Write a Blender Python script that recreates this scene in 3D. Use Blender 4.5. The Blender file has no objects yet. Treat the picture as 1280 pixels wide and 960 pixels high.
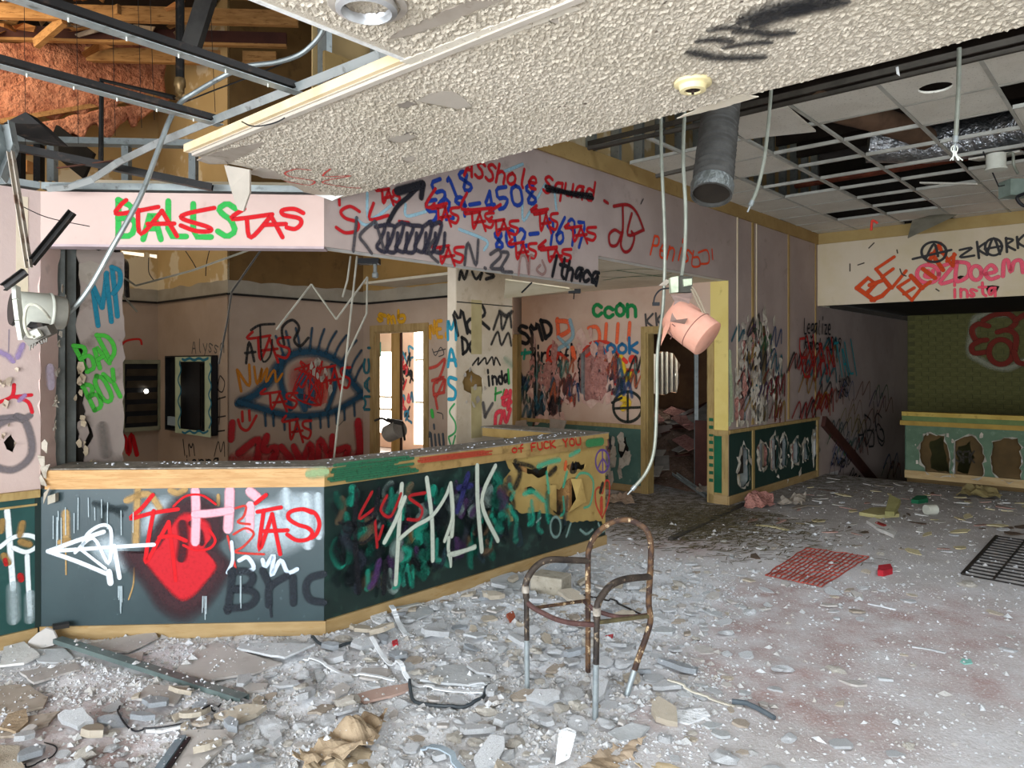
import bpy, bmesh, math, random
from mathutils import Vector, Matrix, noise
from mathutils.geometry import tessellate_polygon

sc = bpy.context.scene
COL = sc.collection
PI = math.pi
random.seed(11)

# ---------------------------------------------------------------- frame of the place
# camera stands at the origin, 1.65 m above the floor, looking along +Y
F, HOR, EYE = 924.0, 455.0, 1.65
_a = math.radians(41.6)
U = Vector((math.sin(_a), math.cos(_a), 0))      # along the long lobby wall, away from the entrance
V = Vector((-math.cos(_a), math.sin(_a), 0))     # across the lobby, towards the office
Z = Vector((0, 0, 1))
def P(u, v, h): return U*u + V*v + Z*h

# ---------------------------------------------------------------- camera
cam = bpy.data.cameras.new('camera')
cam.sensor_width = 36.0
cam.lens = 36.0*F/1280.0
cam.shift_y = -25.0/1280.0
cam.clip_start = 0.05
co = bpy.data.objects.new('camera', cam); COL.objects.link(co)
co.location = (0, 0, EYE); co.rotation_euler = (PI/2, 0, 0)
sc.camera = co

# ---------------------------------------------------------------- exposure and world
sc.view_settings.view_transform = 'Standard'
sc.view_settings.look = 'None'
sc.view_settings.exposure = 0.47
sc.view_settings.gamma = 1.0
sc.view_settings.use_curve_mapping = False
sc.cycles.transparent_max_bounces = 48
sc.cycles.max_bounces = 8
sc.cycles.diffuse_bounces = 6
sc.cycles.use_denoising = True
W = bpy.data.worlds.new('overcast_sky'); sc.world = W; W.use_nodes = True
W.node_tree.nodes['Background'].inputs[0].default_value = (0.80, 0.90, 1.0, 1)
W.node_tree.nodes['Background'].inputs[1].default_value = 1.2

def area(name, c, d, sx, sy, power, col):
    l = bpy.data.lights.new(name, 'AREA'); l.shape = 'RECTANGLE'; l.size = sx; l.size_y = sy
    l.energy = power; l.color = col
    o = bpy.data.objects.new(name, l); COL.objects.link(o)
    o.location = c; o.rotation_euler = Vector(d).to_track_quat('-Z', 'Y').to_euler()
    return o
# daylight at the storefront and rear openings, plus added roof, side and office fills
area('daylight_storefront', P(-3.3, -0.2, 1.45), U + V*0.12 - Z*0.04, 7.5, 2.2, 620, (0.86, 0.93, 1.0))
area('added_roof_fill', P(4.0, -0.4, 4.78), -Z, 2.2, 4.4, 150, (0.84, 0.92, 1.0))  # overhead lamp added to brighten the lobby floor
area('added_side_fill', P(4.0, -6.3, 1.6), V + U*0.1, 7.0, 2.2, 8, (0.92, 0.97, 1.0))  # weak fill light added from the side of the lobby
area('added_office_fill', P(0.2, 7.6, 1.7), U*1.0 - V*0.1, 2.6, 1.8, 14, (1.0, 0.93, 0.82))  # unseen lamp added to light the office; no window is built here
area('added_roof_space_fill', P(1.6, 8.6, 5.0), U + V*0.35 - Z*0.15, 1.6, 1.4, 28, (1.0, 0.86, 0.66))  # warm lamp added under the roof to light the upper boards
area('daylight_far_room', P(9.1, 10.9, 1.6), -U - V*0.3, 2.6, 2.0, 150, (1.0, 0.98, 0.93))
area('daylight_ruined_room', P(11.2, 6.0, 1.75), -U - Z*0.2, 0.7, 0.6, 22, (1.0, 0.97, 0.9))

# ---------------------------------------------------------------- helpers: planes and pixels
class Pl:
    """a vertical plane: origin, horizontal axis e, normal n towards the lobby"""
    def __init__(s, o, e, n): s.o, s.e, s.n, s.layer = o, e.normalized(), n.normalized(), 0
    def pt(s, a, h, off=0.0): return s.o + s.e*a + Z*h + s.n*off
    def px(s, x, y):
        d = Vector(((x-640)/F, 1, (HOR-y)/F)); c = Vector((0, 0, EYE))
        t = (s.o - c).dot(s.n)/d.dot(s.n); p = c + d*t
        return ((p - s.o).dot(s.e), p.z)
    def depth(s, x):
        d = Vector(((x-640)/F, 1, 0)); return (s.o.dot(s.n))/d.dot(s.n)
def UP(v0): return Pl(V*v0, U, -V)       # wall running along U
def VP(u0): return Pl(U*u0, V, -U)       # wall running along V
class HPl:
    """a horizontal plane at height h (ceiling seen from below or floor seen from above)"""
    def __init__(s, h, sgn): s.h, s.n, s.layer = h, Z*sgn, 0
    def pt(s, a, b, off=0.0): return Vector((a, b, s.h)) + s.n*off
    def px(s, x, y):
        D = (EYE - s.h)*F/(y-HOR); return ((x-640)/F*D, D)
    def depth(s, x): return 3.0
def at(x, y, D): return Vector(((x-640)/F*D, D, EYE+(HOR-y)/F*D))
def fl(x, y, h=0.0):
    D = (EYE-h)*F/(y-HOR); return Vector(((x-640)/F*D, D, h))

MAIN = UP(3.85); LEFT = UP(5.03); JAMB = UP(5.24); BACK = VP(8.15)
EYEW = UP(8.05); D2 = VP(6.07); PANW = VP(4.17); LOUW = UP(9.92)
HEAD = VP(11.09); PONY = VP(11.85); BRICK = VP(16.1)
_A, _B = P(2.61, 3.85, 0), P(1.43, 5.03, 0)
CHL = (_A-_B).length
_e = (_A-_B).normalized(); CHAM = Pl(_B, _e, Vector((_e.y, -_e.x, 0)))
STUBR = UP(5.26); STUBL = VP(5.10)
POP = HPl(2.66, -1); FLOOR = HPl(0.0, 1)

# ---------------------------------------------------------------- helpers: mesh building
class MB:
    def __init__(s): s.v, s.f, s.m, s.att = [], [], [], []
    def add(s, vs, fs):
        b = len(s.v); s.v += [Vector(p) for p in vs]; s.f += [tuple(b+i for i in f) for f in fs]; return s
    def box(s, c, ax, ay, az):
        c, ax, ay, az = Vector(c), Vector(ax), Vector(ay), Vector(az)
        vs = [c+ax*i+ay*j+az*k for i in (-1, 1) for j in (-1, 1) for k in (-1, 1)]
        return s.add(vs, [(0,1,3,2),(4,6,7,5),(0,4,5,1),(2,3,7,6),(0,2,6,4),(1,5,7,3)])
    def buv(s, u0, u1, v0, v1, h0, h1):
        return s.box(P((u0+u1)/2, (v0+v1)/2, (h0+h1)/2), U*(u1-u0)/2, V*(v1-v0)/2, Z*(h1-h0)/2)
    def pbox(s, pl, a0, a1, h0, h1, o0, o1):
        return s.box(pl.pt((a0+a1)/2, (h0+h1)/2, (o0+o1)/2), pl.e*(a1-a0)/2, Z*(h1-h0)/2, pl.n*(o1-o0)/2)
    def bar(s, p0, p1, w, t, up=None):
        p0, p1 = Vector(p0), Vector(p1); d = p1-p0; L = d.length; d.normalize()
        up = Vector(up) if up else (Z if abs(d.z) < .9 else Vector((0, 1, 0)))
        sd = d.cross(up).normalized(); up = sd.cross(d).normalized()
        return s.box((p0+p1)/2, d*L/2, sd*w/2, up*t/2)
    def chan(s, p0, p1, w, t, lip, up=None):
        """open steel channel: web and two flanges"""
        p0, p1 = Vector(p0), Vector(p1); d = (p1-p0).normalized()
        up = Vector(up) if up else (Z if abs(d.z) < .9 else Vector((0, 1, 0)))
        sd = d.cross(up).normalized(); up = sd.cross(d).normalized()
        s.bar(p0, p1, w, t, up)
        for q in (-1, 1):
            o = sd*q*(w-t)/2 + up*(lip/2+t/2); s.bar(p0+o, p1+o, t, lip, up)
        return s
    def tube(s, pts, r, n=8, closed=False, r2=None):
        pts = [Vector(p) for p in pts]; N = len(pts)
        if N < 2: return s
        b = len(s.v); prev = None
        for i, p in enumerate(pts):
            if closed: t = pts[(i+1) % N]-pts[i-1]
            else: t = pts[min(i+1, N-1)]-pts[max(i-1, 0)]
            t.normalize()
            if prev is None:
                a = Vector((0, 0, 1)) if abs(t.z) < .9 else Vector((1, 0, 0))
                x = t.cross(a).normalized()
            else:
                x = (prev - t*prev.dot(t)).normalized()
            y = t.cross(x); prev = x
            rr = r if r2 is None else r+(r2-r)*i/(N-1)
            for k in range(n):
                a = 2*PI*k/n; s.v.append(p + x*math.cos(a)*rr + y*math.sin(a)*rr)
        for i in range(N if closed else N-1):
            j = (i+1) % N
            for k in range(n):
                l = (k+1) % n; s.f.append((b+i*n+k, b+i*n+l, b+j*n+l, b+j*n+k))
        if not closed:
            s.f.append(tuple(b+k for k in range(n))[::-1]); s.f.append(tuple(b+(N-1)*n+k for k in range(n)))
        return s
    def lathe(s, o, ax, prof, n=24):
        """prof: (radius, distance along ax) pairs"""
        o, ax = Vector(o), Vector(ax).normalized()
        a = Vector((0, 0, 1)) if abs(ax.z) < .9 else Vector((1, 0, 0))
        x = ax.cross(a).normalized(); y = ax.cross(x); b = len(s.v)
        for r, t in prof:
            for k in range(n):
                q = 2*PI*k/n; s.v.append(o + ax*t + (x*math.cos(q)+y*math.sin(q))*max(r, 1e-4))
        for i in range(len(prof)-1):
            for k in range(n):
                l = (k+1) % n; s.f.append((b+i*n+k, b+i*n+l, b+(i+1)*n+l, b+(i+1)*n+k))
        return s
    def poly(s, pl, outer, holes=(), o1=0.0, o0=-0.012):
        """flat panel with holes, in plane coordinates, from offset o0 (back) to o1 (front)"""
        loops = [list(outer)]+[list(h) for h in holes]
        flat = [p for l in loops for p in l]
        tri = tessellate_polygon([[Vector((p[0], p[1], 0)) for p in l] for l in loops])
        n = len(flat)
        vs = [pl.pt(p[0], p[1], o1) for p in flat]+[pl.pt(p[0], p[1], o0) for p in flat]
        fs = []
        for t in tri:
            fs.append(tuple(t)); fs.append(tuple(n+i for i in reversed(t)))
        b = 0
        for l in loops:
            k = len(l)
            for i in range(k):
                j = (i+1) % k; fs.append((b+i, b+j, n+b+j, n+b+i))
            b += k
        return s.add(vs, fs)
    def slab(s, pts, t):
        """prism between the polygon pts (3-D) and its copy shifted by vector t"""
        pts = [Vector(p) for p in pts]; n = len(pts)
        t = Vector(t)
        tri = tessellate_polygon([pts])
        fs = [tuple(q) for q in tri]+[tuple(n+i for i in reversed(q)) for q in tri]
        fs += [(i, (i+1) % n, n+(i+1) % n, n+i) for i in range(n)]
        return s.add(pts+[p+t for p in pts], fs)
    def mesh(s, name, mat, smooth=False, fix=True):
        me = bpy.data.meshes.new(name); me.from_pydata([tuple(p) for p in s.v], [], s.f)
        if fix:
            bm = bmesh.new(); bm.from_mesh(me); bmesh.ops.recalc_face_normals(bm, faces=bm.faces); bm.to_mesh(me); bm.free()
        if mat:
            for q in (mat if isinstance(mat, (list, tuple)) else [mat]): me.materials.append(q)
        if smooth: me.polygons.foreach_set('use_smooth', [True]*len(me.polygons))
        me.update(); return me
    def build(s, name, mat, parent=None, smooth=False, label=None, fix=True):
        o = bpy.data.objects.new(name, s.mesh(name, mat, smooth, fix)); COL.objects.link(o)
        if smooth:
            try: o.data.set_sharp_from_angle(angle=math.radians(40))
            except Exception: pass
        if parent: o.parent = parent
        if label: o['label'] = label
        return o
def tag(o, label=None, cat=None, group=None, kind=None):
    if label: o['label'] = label
    if cat: o['category'] = cat
    if group: o['group'] = group
    if kind: o['kind'] = kind
    return o
def struct(o, label, cat='wall'): return tag(o, label, cat, kind='structure')
def thing(name, label, cat, group=None):
    o = bpy.data.objects.new(name, None); COL.objects.link(o); o.empty_display_size = .05
    return tag(o, label, cat, group)
def ragged(pts, amp, step, seed=0, close=True):
    """subdivide an outline and jitter it, in plane coordinates"""
    r = random.Random(seed); out = []; n = len(pts)
    for i in range(n if close else n-1):
        a, b = Vector(pts[i][:2]), Vector(pts[(i+1) % n][:2]); k = max(1, int((b-a).length/step))
        for j in range(k):
            p = a.lerp(b, j/k)
            q = amp if (j or amp < 0) else amp*.5
            out.append((p.x+r.uniform(-q, q), p.y+r.uniform(-q, q)))
    return out
def catmull(pts, k=6, closed=False):
    pts = [Vector(p) for p in pts]; n = len(pts); out = []
    if n < 3: return pts
    for i in range(n if closed else n-1):
        if closed: p0, p1, p2, p3 = pts[i-1], pts[i], pts[(i+1) % n], pts[(i+2) % n]
        else: p0, p1, p2, p3 = pts[max(i-1, 0)], pts[i], pts[i+1], pts[min(i+2, n-1)]
        for j in range(k):
            t = j/k; out.append(.5*((2*p1)+(p2-p0)*t+(2*p0-5*p1+4*p2-p3)*t*t+(3*p1-p0-3*p2+p3)*t*t*t))
    if not closed: out.append(pts[-1])
    return out

# ---------------------------------------------------------------- materials
def hexc(h):
    c = [int(h[i:i+2], 16)/255 for i in (0, 2, 4)]
    return tuple((x/12.92 if x <= .04045 else ((x+.055)/1.055)**2.4) for x in c)+(1,)
MATS = {}
def M(name, c1, c2=None, scale=4.0, lo=.42, hi=.62, c3=None, s3=18.0, lo3=.58, hi3=.72, rough=.85, metal=0.0,
      bump=0.0, bs=60.0, bd=.01, stretch=None, emis=None, spec=.3, attr=None):
    if name in MATS: return MATS[name]
    m = bpy.data.materials.new(name); m.use_nodes = True; nt = m.node_tree; N = nt.nodes; L = nt.links
    bs_ = N['Principled BSDF']; bs_.inputs['Roughness'].default_value = rough; bs_.inputs['Metallic'].default_value = metal
    bs_.inputs['Specular IOR Level'].default_value = spec
    tc = N.new('ShaderNodeTexCoord'); src = tc.outputs['Object']
    if stretch:
        mp = N.new('ShaderNodeMapping'); mp.inputs['Scale'].default_value = stretch; L.new(src, mp.inputs[0]); src = mp.outputs[0]
    def nz(s, d=5.0, rg=.6):
        n = N.new('ShaderNodeTexNoise'); n.inputs['Scale'].default_value = s; n.inputs['Detail'].default_value = d
        n.inputs['Roughness'].default_value = rg; L.new(src, n.inputs['Vector']); return n.outputs['Fac']
    def mix(fac, a, b):
        x = N.new('ShaderNodeMix'); x.data_type = 'RGBA'; L.new(fac, x.inputs[0])
        for i, q in ((6, a), (7, b)):
            if hasattr(q, 'is_linked'): L.new(q, x.inputs[i])
            else: x.inputs[i].default_value = hexc(q)
        return x.outputs[2]
    def rng(f, a, b):
        r = N.new('ShaderNodeMapRange'); r.inputs[1].default_value = a; r.inputs[2].default_value = b; L.new(f, r.inputs[0]); return r.outputs[0]
    cur = None
    if c2: cur = mix(rng(nz(scale), lo, hi), c1, c2)
    if c3: cur = mix(rng(nz(s3, 4), lo3, hi3), cur if cur else c1, c3)
    if attr:                                   # per-piece tone stored on the mesh
        at_ = N.new('ShaderNodeAttribute'); at_.attribute_name = attr[0]
        cur = mix(at_.outputs['Fac'], cur if cur else c1, attr[1])
    if cur is not None: L.new(cur, bs_.inputs['Base Color'])
    else: bs_.inputs['Base Color'].default_value = hexc(c1)
    if bump:
        b = N.new('ShaderNodeBump'); b.inputs['Strength'].default_value = bump; b.inputs['Distance'].default_value = bd
        L.new(nz(bs, 3), b.inputs['Height']); L.new(b.outputs[0], bs_.inputs['Normal'])
    if emis:
        bs_.inputs['Emission Color'].default_value = hexc(emis[0]); bs_.inputs['Emission Strength'].default_value = emis[1]
    MATS[name] = m; return m

pink = M('pink_wall_paint', 'd9bdb2', 'cfb0a6', 1.5, c3='a58f86', s3=5, lo3=.62, hi3=.85, bump=.15, bs=40)
mauve = M('mauve_wall_paint', 'a3928a', '988780', 1.3, c3='80716a', s3=6, lo3=.62, hi3=.85, bump=.15, bs=40)
cream = M('cream_wall_paint', 'd0c0a8', 'c9b898', 1.5, c3='b7a183', s3=5, lo3=.66, hi3=.85, bump=.12, bs=40)
officep = M('office_wall_paint', 'ab9582', 'a08a77', 1.2, c3='a48c74', s3=5, lo3=.6, hi3=.85, bump=.12, bs=40)
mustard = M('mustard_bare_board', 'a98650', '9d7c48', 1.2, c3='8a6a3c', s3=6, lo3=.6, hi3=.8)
drywall = M('bare_drywall_board', 'c8aa78', 'bd9f6c', .9, c3='dccbaa', s3=1.6, lo3=.56, hi3=.6)
yellow = M('yellow_wall_paint', 'd8c276', 'cfb768', 2, c3='b49c58', s3=7, lo3=.62, hi3=.8)
gold = M('ochre_trim_paint', '9f8352', '927648', 3, c3='7b633e', s3=14, lo3=.6, hi3=.8)
oak = M('oak_casing', 'a58c5a', '937a4c', 6, stretch=(3, 3, .6), c3='86693a', s3=14, lo3=.58, hi3=.72, rough=.6)
pine = M('pine_edge_board', 'c39a66', 'b28652', 5, stretch=(1, 1, 9), c3='a97a44', s3=12, lo3=.58, hi3=.7, rough=.55)
basew = M('oak_baseboard', 'a48a60', '977c52', 4, stretch=(1, 1, 5), c3='94713e', s3=9, lo3=.58, hi3=.74, rough=.6)
dgreen = M('dark_green_laminate', '2d3f42', '26373b', 2.5, c3='435558', s3=24, lo3=.66, hi3=.74, rough=.38, spec=.5)
wgreen = M('green_wainscot_paint', '1d352f', '182e29', 3, c3='33483f', s3=18, lo3=.64, hi3=.76, rough=.55)
bgreen = M('bright_green_panel', '0f5a3c', '0c4c33', 3, rough=.5)
hardb = M('tan_hardboard', 'b79a5c', 'a98b50', 3, c3='92743f', s3=10, lo3=.6, hi3=.75)
popc = M('popcorn_ceiling_texture', 'beb3a2', 'b6ab99', 2.0, bump=.6, bs=140, bd=.01, rough=.95)
bareg = M('bare_ceiling_board', 'b7ada0', 'aea497', 4, rough=.9)
tanp = M('torn_tan_paper', 'a2978a', '94897c', 6, c3='807567', s3=16, rough=.95)
whitep = M('white_plaster', 'd9d8d4', 'cbc9c4', 8, bump=.4, bs=50)
tilem = M('acoustic_tile', 'd8d3c6', 'cfc9bb', 3, c3='9f9787', s3=70, lo3=.6, hi3=.7, bump=.5, bs=120, bd=.004)
teem = M('ceiling_grid_steel', 'b5b3a8', 'a3a096', 5, rough=.5)
teed = M('tarnished_grid_steel', '4a443c', '3c372f', 5, rough=.55, metal=.3)
galv = M('galvanised_steel', 'a3a8a6', '8f9593', 6, c3='72746f', s3=20, rough=.42, metal=.55)
darks = M('black_painted_steel', '2a2725', '211f1d', 6, c3='4a3c33', s3=22, rough=.5, metal=.3)
duct_g = M('grey_flexible_duct', '4f4d49', '403e3a', 12, rough=.8)
foil = M('foil_duct_wrap', 'b9bbbd', '8f9296', 9, rough=.28, metal=.9, bump=1.0, bs=14, bd=.04)
kraft = M('brown_kraft_paper', 'a39077', '95826a', 6, c3='7d6a52', s3=14, rough=.9, bump=.4, bs=25, bd=.02)
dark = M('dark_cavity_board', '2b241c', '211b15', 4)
deck = M('dark_roof_deck', '3a3029', '2e2620', 3, rough=.95)  # plain dark brown for deck, joists and stairwell floor
insul = M('pink_glass_wool', 'cc8a6a', 'b87556', 5, c3='8f543f', s3=11, lo3=.5, hi3=.68, bump=1.0, bs=18, bd=.06, rough=1)
insulp = M('pale_pink_glass_wool', 'b98478', 'a87268', 9, c3='8b5a50', s3=22, lo3=.52, hi3=.7, bump=1.0, bs=30, bd=.04, rough=1)
joist = M('rough_timber', 'b98a55', 'a47746', 4, stretch=(1, 6, 6), c3='7e5630', s3=9, lo3=.55, hi3=.7)
redw = M('red_brown_timber', '4c2a22', '3f221c', 4, rough=.6)
brickm = M('olive_painted_brick', '6d6a3e', '636036', 5, c3='55532d', s3=20, lo3=.58, hi3=.75, bump=.4, bs=40)
mortar = M('olive_mortar', '5a5833', '525030', 8)
rust = M('rusted_tube', '6b5038', '40302a', 14, lo=.42, hi=.56, c3='c2ab88', s3=26, lo3=.56, hi3=.62, rough=.7, metal=.2)
rustd = M('scorched_tube', '4a4038', '2c2725', 12, c3='8a7a66', s3=30, lo3=.6, hi3=.66, rough=.6, metal=.3)
rustp = M('purple_brown_rail', '5e4440', '4b3532', 14, c3='85695c', s3=30, rough=.65, metal=.2)
legm = M('pale_leg_tube', '98a0a2', '858d90', 20, rough=.5, metal=.4)
whitel = M('white_enamel', 'cfcfc2', 'c2c2b4', 8, c3='8d8b7c', s3=20, lo3=.66, hi3=.76, rough=.5)
pinkl = M('pink_overspray_enamel', 'd29a84', 'c88e78', 5, c3='b98674', s3=9, lo3=.6, hi3=.8, rough=.55)
condm = M('pale_conduit', '8f9184', '808275', 12, rough=.45, metal=.3)
ivory = M('ivory_plastic', 'e2d3a4', 'd8c896', 6, rough=.5)
black = M('black_plastic', '16161a', '1d1d20', 8, rough=.5)
glow = M('daylit_window_glass', 'ffffff', emis=('fff8ea', 5.0))
teal = M('teal_green_paint', '2b7f74', '24726a', 4)
redp = M('red_plastic_net', 'a84a3c', '8f3c30', 10, rough=.7)
beige = M('beige_paper_board', 'b5b0ab', 'a8a39e', 3, c3='95908a', s3=9, lo3=.6, hi3=.75, rough=.9)
gypw = M('broken_gypsum', 'e2e4e6', 'd2d4d6', 12, c3='94948f', s3=35, lo3=.55, hi3=.7, bump=.8, bs=60, bd=.012, rough=.95)
gypg = M('grey_gypsum_board', 'b7babb', 'a8abac', 5, c3='cdcfd0', s3=18, lo3=.6, hi3=.72, bump=.3, bs=40, rough=.95)
concm = M('concrete_block', 'a8a091', '989080', 8, c3='7f7768', s3=20, bump=.7, bs=40, rough=.95)
ctop = M('dusty_grey_worktop', '8a8378', '6f695f', 3.5, c3='b9b3a8', s3=26, lo3=.56, hi3=.7, rough=.8, bump=.5, bs=50)
# ================================================================ FLOOR
def spot(p, c, r): return math.exp(-((p-Vector(c)).length_squared)/(r*r))
pinks = [(fl(40, 945), .35), (fl(90, 900), .3), (fl(150, 930), .3), (fl(980, 790), .5), (fl(1090, 775), .6), (fl(1180, 770), .6),
         (fl(930, 830), .35), (fl(1000, 860), .4), (fl(1050, 905), .3), (fl(820, 905), .2), (fl(1230, 860), .3), (fl(850, 680), .5), (fl(960, 740), .4)]
straws = [(fl(800, 640), .7), (fl(850, 635), .7), (fl(870, 650), .4), (fl(770, 625), .6)]
def rubble(u, v):
    """how thick the broken plaster lies, 0..1, over the lobby floor"""
    n = noise.noise(Vector((u*.8, v*.8, 3.1)))
    a = max(0.0, min(1.0, (v-1.35+.5*n)/.9))*max(0.0, min(1.0, (6.0-u+.8*n)/1.6))
    return a*(.7+.5*n)
def floor_h(u, v):
    p = P(u, v, 0); r = rubble(u, v)
    return .004*noise.noise(p*6)+.003*noise.noise(p*15)+r*(.020*noise.noise(p*4+Vector((9, 0, 0)))+.020*noise.noise(p*11)+.010*noise.noise(p*23)+.004)
# height map of what lies on the ground; things are let down onto it until they touch
CELL = .012
HM = {}
def ground(i, j):
    k = (i, j)
    if k not in HM:
        p = Vector(((i+.5)*CELL, (j+.5)*CELL, 0)); HM[k] = (floor_h(p.dot(U), p.dot(V)), False)
    return HM[k]
def meshes_of(o):
    out_ = [o] if o.type == 'MESH' else []
    for c in o.children: out_ += meshes_of(c)
    return out_
def raster(o, zmax=None):
    """cells covered by an object -> (lowest z, highest z) there"""
    cells = {}
    def put(i, j, z):
        a = cells.get((i, j)); cells[(i, j)] = (z, z) if a is None else (min(a[0], z), max(a[1], z))
    for m in meshes_of(o):
        M4 = Matrix.LocRotScale(m.location, m.rotation_euler, m.scale); q = m.parent
        while q: M4 = Matrix.LocRotScale(q.location, q.rotation_euler, q.scale) @ M4; q = q.parent
        vs = [M4 @ v.co for v in m.data.vertices]; m.data.calc_loop_triangles()
        for v in vs:
            if zmax is None or v.z < zmax: put(math.floor(v.x/CELL), math.floor(v.y/CELL), v.z)
        for t in m.data.loop_triangles:
            a, b, c = (vs[k] for k in t.vertices)
            if zmax is not None and min(a.z, b.z, c.z) > zmax: continue
            d = (b.y-c.y)*(a.x-c.x)+(c.x-b.x)*(a.y-c.y)
            if abs(d) < 1e-12: continue
            for i in range(math.floor(min(a.x, b.x, c.x)/CELL), math.floor(max(a.x, b.x, c.x)/CELL)+1):
                for j in range(math.floor(min(a.y, b.y, c.y)/CELL), math.floor(max(a.y, b.y, c.y)/CELL)+1):
                    x, y = (i+.5)*CELL, (j+.5)*CELL
                    l1 = ((b.y-c.y)*(x-c.x)+(c.x-b.x)*(y-c.y))/d; l2 = ((c.y-a.y)*(x-c.x)+(a.x-c.x)*(y-c.y))/d
                    if l1 < -1e-6 or l2 < -1e-6 or l1+l2 > 1+1e-6: continue
                    put(i, j, l1*a.z+l2*b.z+(1-l1-l2)*c.z)
    return cells
def mark(cells):
    for k, (lo_, hi_) in cells.items():
        if hi_ > ground(*k)[0]: HM[k] = (hi_, True)
def occupy(o, zmax=.3): mark(raster(o, zmax))
def settle(o, sink=.006, cells=None):
    """let an object down (or up) until it just touches the dust or what already lies there"""
    cells = cells or raster(o); dz = -9
    for k, (lo_, hi_) in cells.items():
        g, on = ground(*k); dz = max(dz, g-(.001 if on else sink)-lo_)
    o.location.z += dz; mark({k: (a+dz, b+dz) for k, (a, b) in cells.items()}); return dz
NOGO = set()
def keep_clear(cells, m=1):
    for i, j in cells:
        for a in range(-m, m+1):
            for b in range(-m, m+1): NOGO.add((i+a, j+b))
def free(cells, rise):
    """True where nothing but dust, or only low flat pieces, lies under the footprint"""
    return not any(k in NOGO for k in cells) and all(not ground(*k)[1] or ground(*k)[0]-floor_cell(k) < rise for k in cells)
def floor_cell(k):
    p = Vector(((k[0]+.5)*CELL, (k[1]+.5)*CELL, 0)); return floor_h(p.dot(U), p.dot(V))
def make_floor():
    mb = MB(); st = .05; u0, u1, v0, v1 = -3.4, 11.45, -6.4, 5.3
    nu, nv = int((u1-u0)/st), int((v1-v0)/st); pk, sw, du = [], [], []
    for i in range(nu+1):
        for j in range(nv+1):
            u, v = u0+(u1-u0)*i/nu, v0+(v1-v0)*j/nv; p = P(u, v, 0)
            h = floor_h(u, v)
            mb.v.append(P(u, v, h))
            du.append(min(1, rubble(u, v)*1.1+.35*spot(p, fl(900, 740), 1.3)))  # rubble dust, plus a paler round patch on the open floor
            pk.append(min(1, sum(spot(p, c, q) for c, q in pinks))); sw.append(min(1, sum(spot(p, c, q) for c, q in straws)*1.2 + max(0, (p.y-7.4)/3.2)))  # straw spots, plus a brown that deepens with distance
    for i in range(nu):
        for j in range(nv):
            a = i*(nv+1)+j; mb.f.append((a, a+nv+1, a+nv+2, a+1))
    o = mb.build('floor', None, fix=False, smooth=True)
    for nm, d in (('pink', pk), ('straw', sw), ('dust', du)):
        t = o.data.attributes.new(nm, 'FLOAT', 'POINT'); t.data.foreach_set('value', d)
    m = bpy.data.materials.new('plaster_dust_floor'); m.use_nodes = True; nt = m.node_tree; N = nt.nodes; L = nt.links
    b = N['Principled BSDF']; b.inputs['Roughness'].default_value = .95; b.inputs['Specular IOR Level'].default_value = .15
    tc = N.new('ShaderNodeTexCoord').outputs['Object']
    def nz(s, d=6, rg=.65):
        n = N.new('ShaderNodeTexNoise'); n.inputs['Scale'].default_value = s; n.inputs['Detail'].default_value = d; n.inputs['Roughness'].default_value = rg
        L.new(tc, n.inputs['Vector']); return n.outputs['Fac']
    def rg(f, a, c):
        r = N.new('ShaderNodeMapRange'); r.inputs[1].default_value = a; r.inputs[2].default_value = c; L.new(f, r.inputs[0]); return r.outputs[0]
    def mx(f, a, c):
        x = N.new('ShaderNodeMix'); x.data_type = 'RGBA'; L.new(f, x.inputs[0])
        for i, q in ((6, a), (7, c)):
            if isinstance(q, str): x.inputs[i].default_value = hexc(q)
            else: L.new(q, x.inputs[i])
        return x.outputs[2]
    def ml(a, c):
        x = N.new('ShaderNodeMath'); x.operation = 'MULTIPLY'; L.new(a, x.inputs[0]); L.new(c, x.inputs[1]); return x.outputs[0]
    def av(n):
        x = N.new('ShaderNodeAttribute'); x.attribute_name = n; return x.outputs['Fac']
    c = mx(rg(nz(2.2), .38, .62), 'cbc8c8', 'b4afac')
    c = mx(rg(nz(28), .52, .8), c, 'a39c95')
    c = mx(ml(av('dust'), rg(nz(3.5), .2, .5)), c, 'e2e5e9')
    c = mx(ml(av('pink'), rg(nz(4), .3, .7)), c, 'a1857f')
    c = mx(ml(av('straw'), rg(nz(9), .25, .6)), c, '574c3a')
    c = mx(rg(nz(70, 3), .56, .68), c, 'cfcfd0')
    L.new(c, b.inputs['Base Color'])
    bp = N.new('ShaderNodeBump'); bp.inputs['Strength'].default_value = .7; bp.inputs['Distance'].default_value = .008
    L.new(nz(45, 4), bp.inputs['Height']); L.new(bp.outputs[0], b.inputs['Normal'])
    o.data.materials.append(m); m.name = 'plaster_dust_floor'; MATS['floor'] = m
    struct(o, 'dusty floor of the lobby covered with crushed white plaster', 'floor')
make_floor()
mb = MB(); mb.buv(-3.5, 11.3, 5.2, 13.0, -.08, -.01); mb.buv(8.0, 12.0, 3.85, 5.2, -.08, -.005)
struct(mb.build('floor_office', MATS['floor']), 'littered floor of the rooms behind the counter', 'floor')
mb = MB(); mb.buv(-3.6, 11.5, -6.6, 13.2, -.3, -.1)
struct(mb.build('floor_slab', concm), 'concrete slab below the dusty floor', 'floor')

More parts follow.
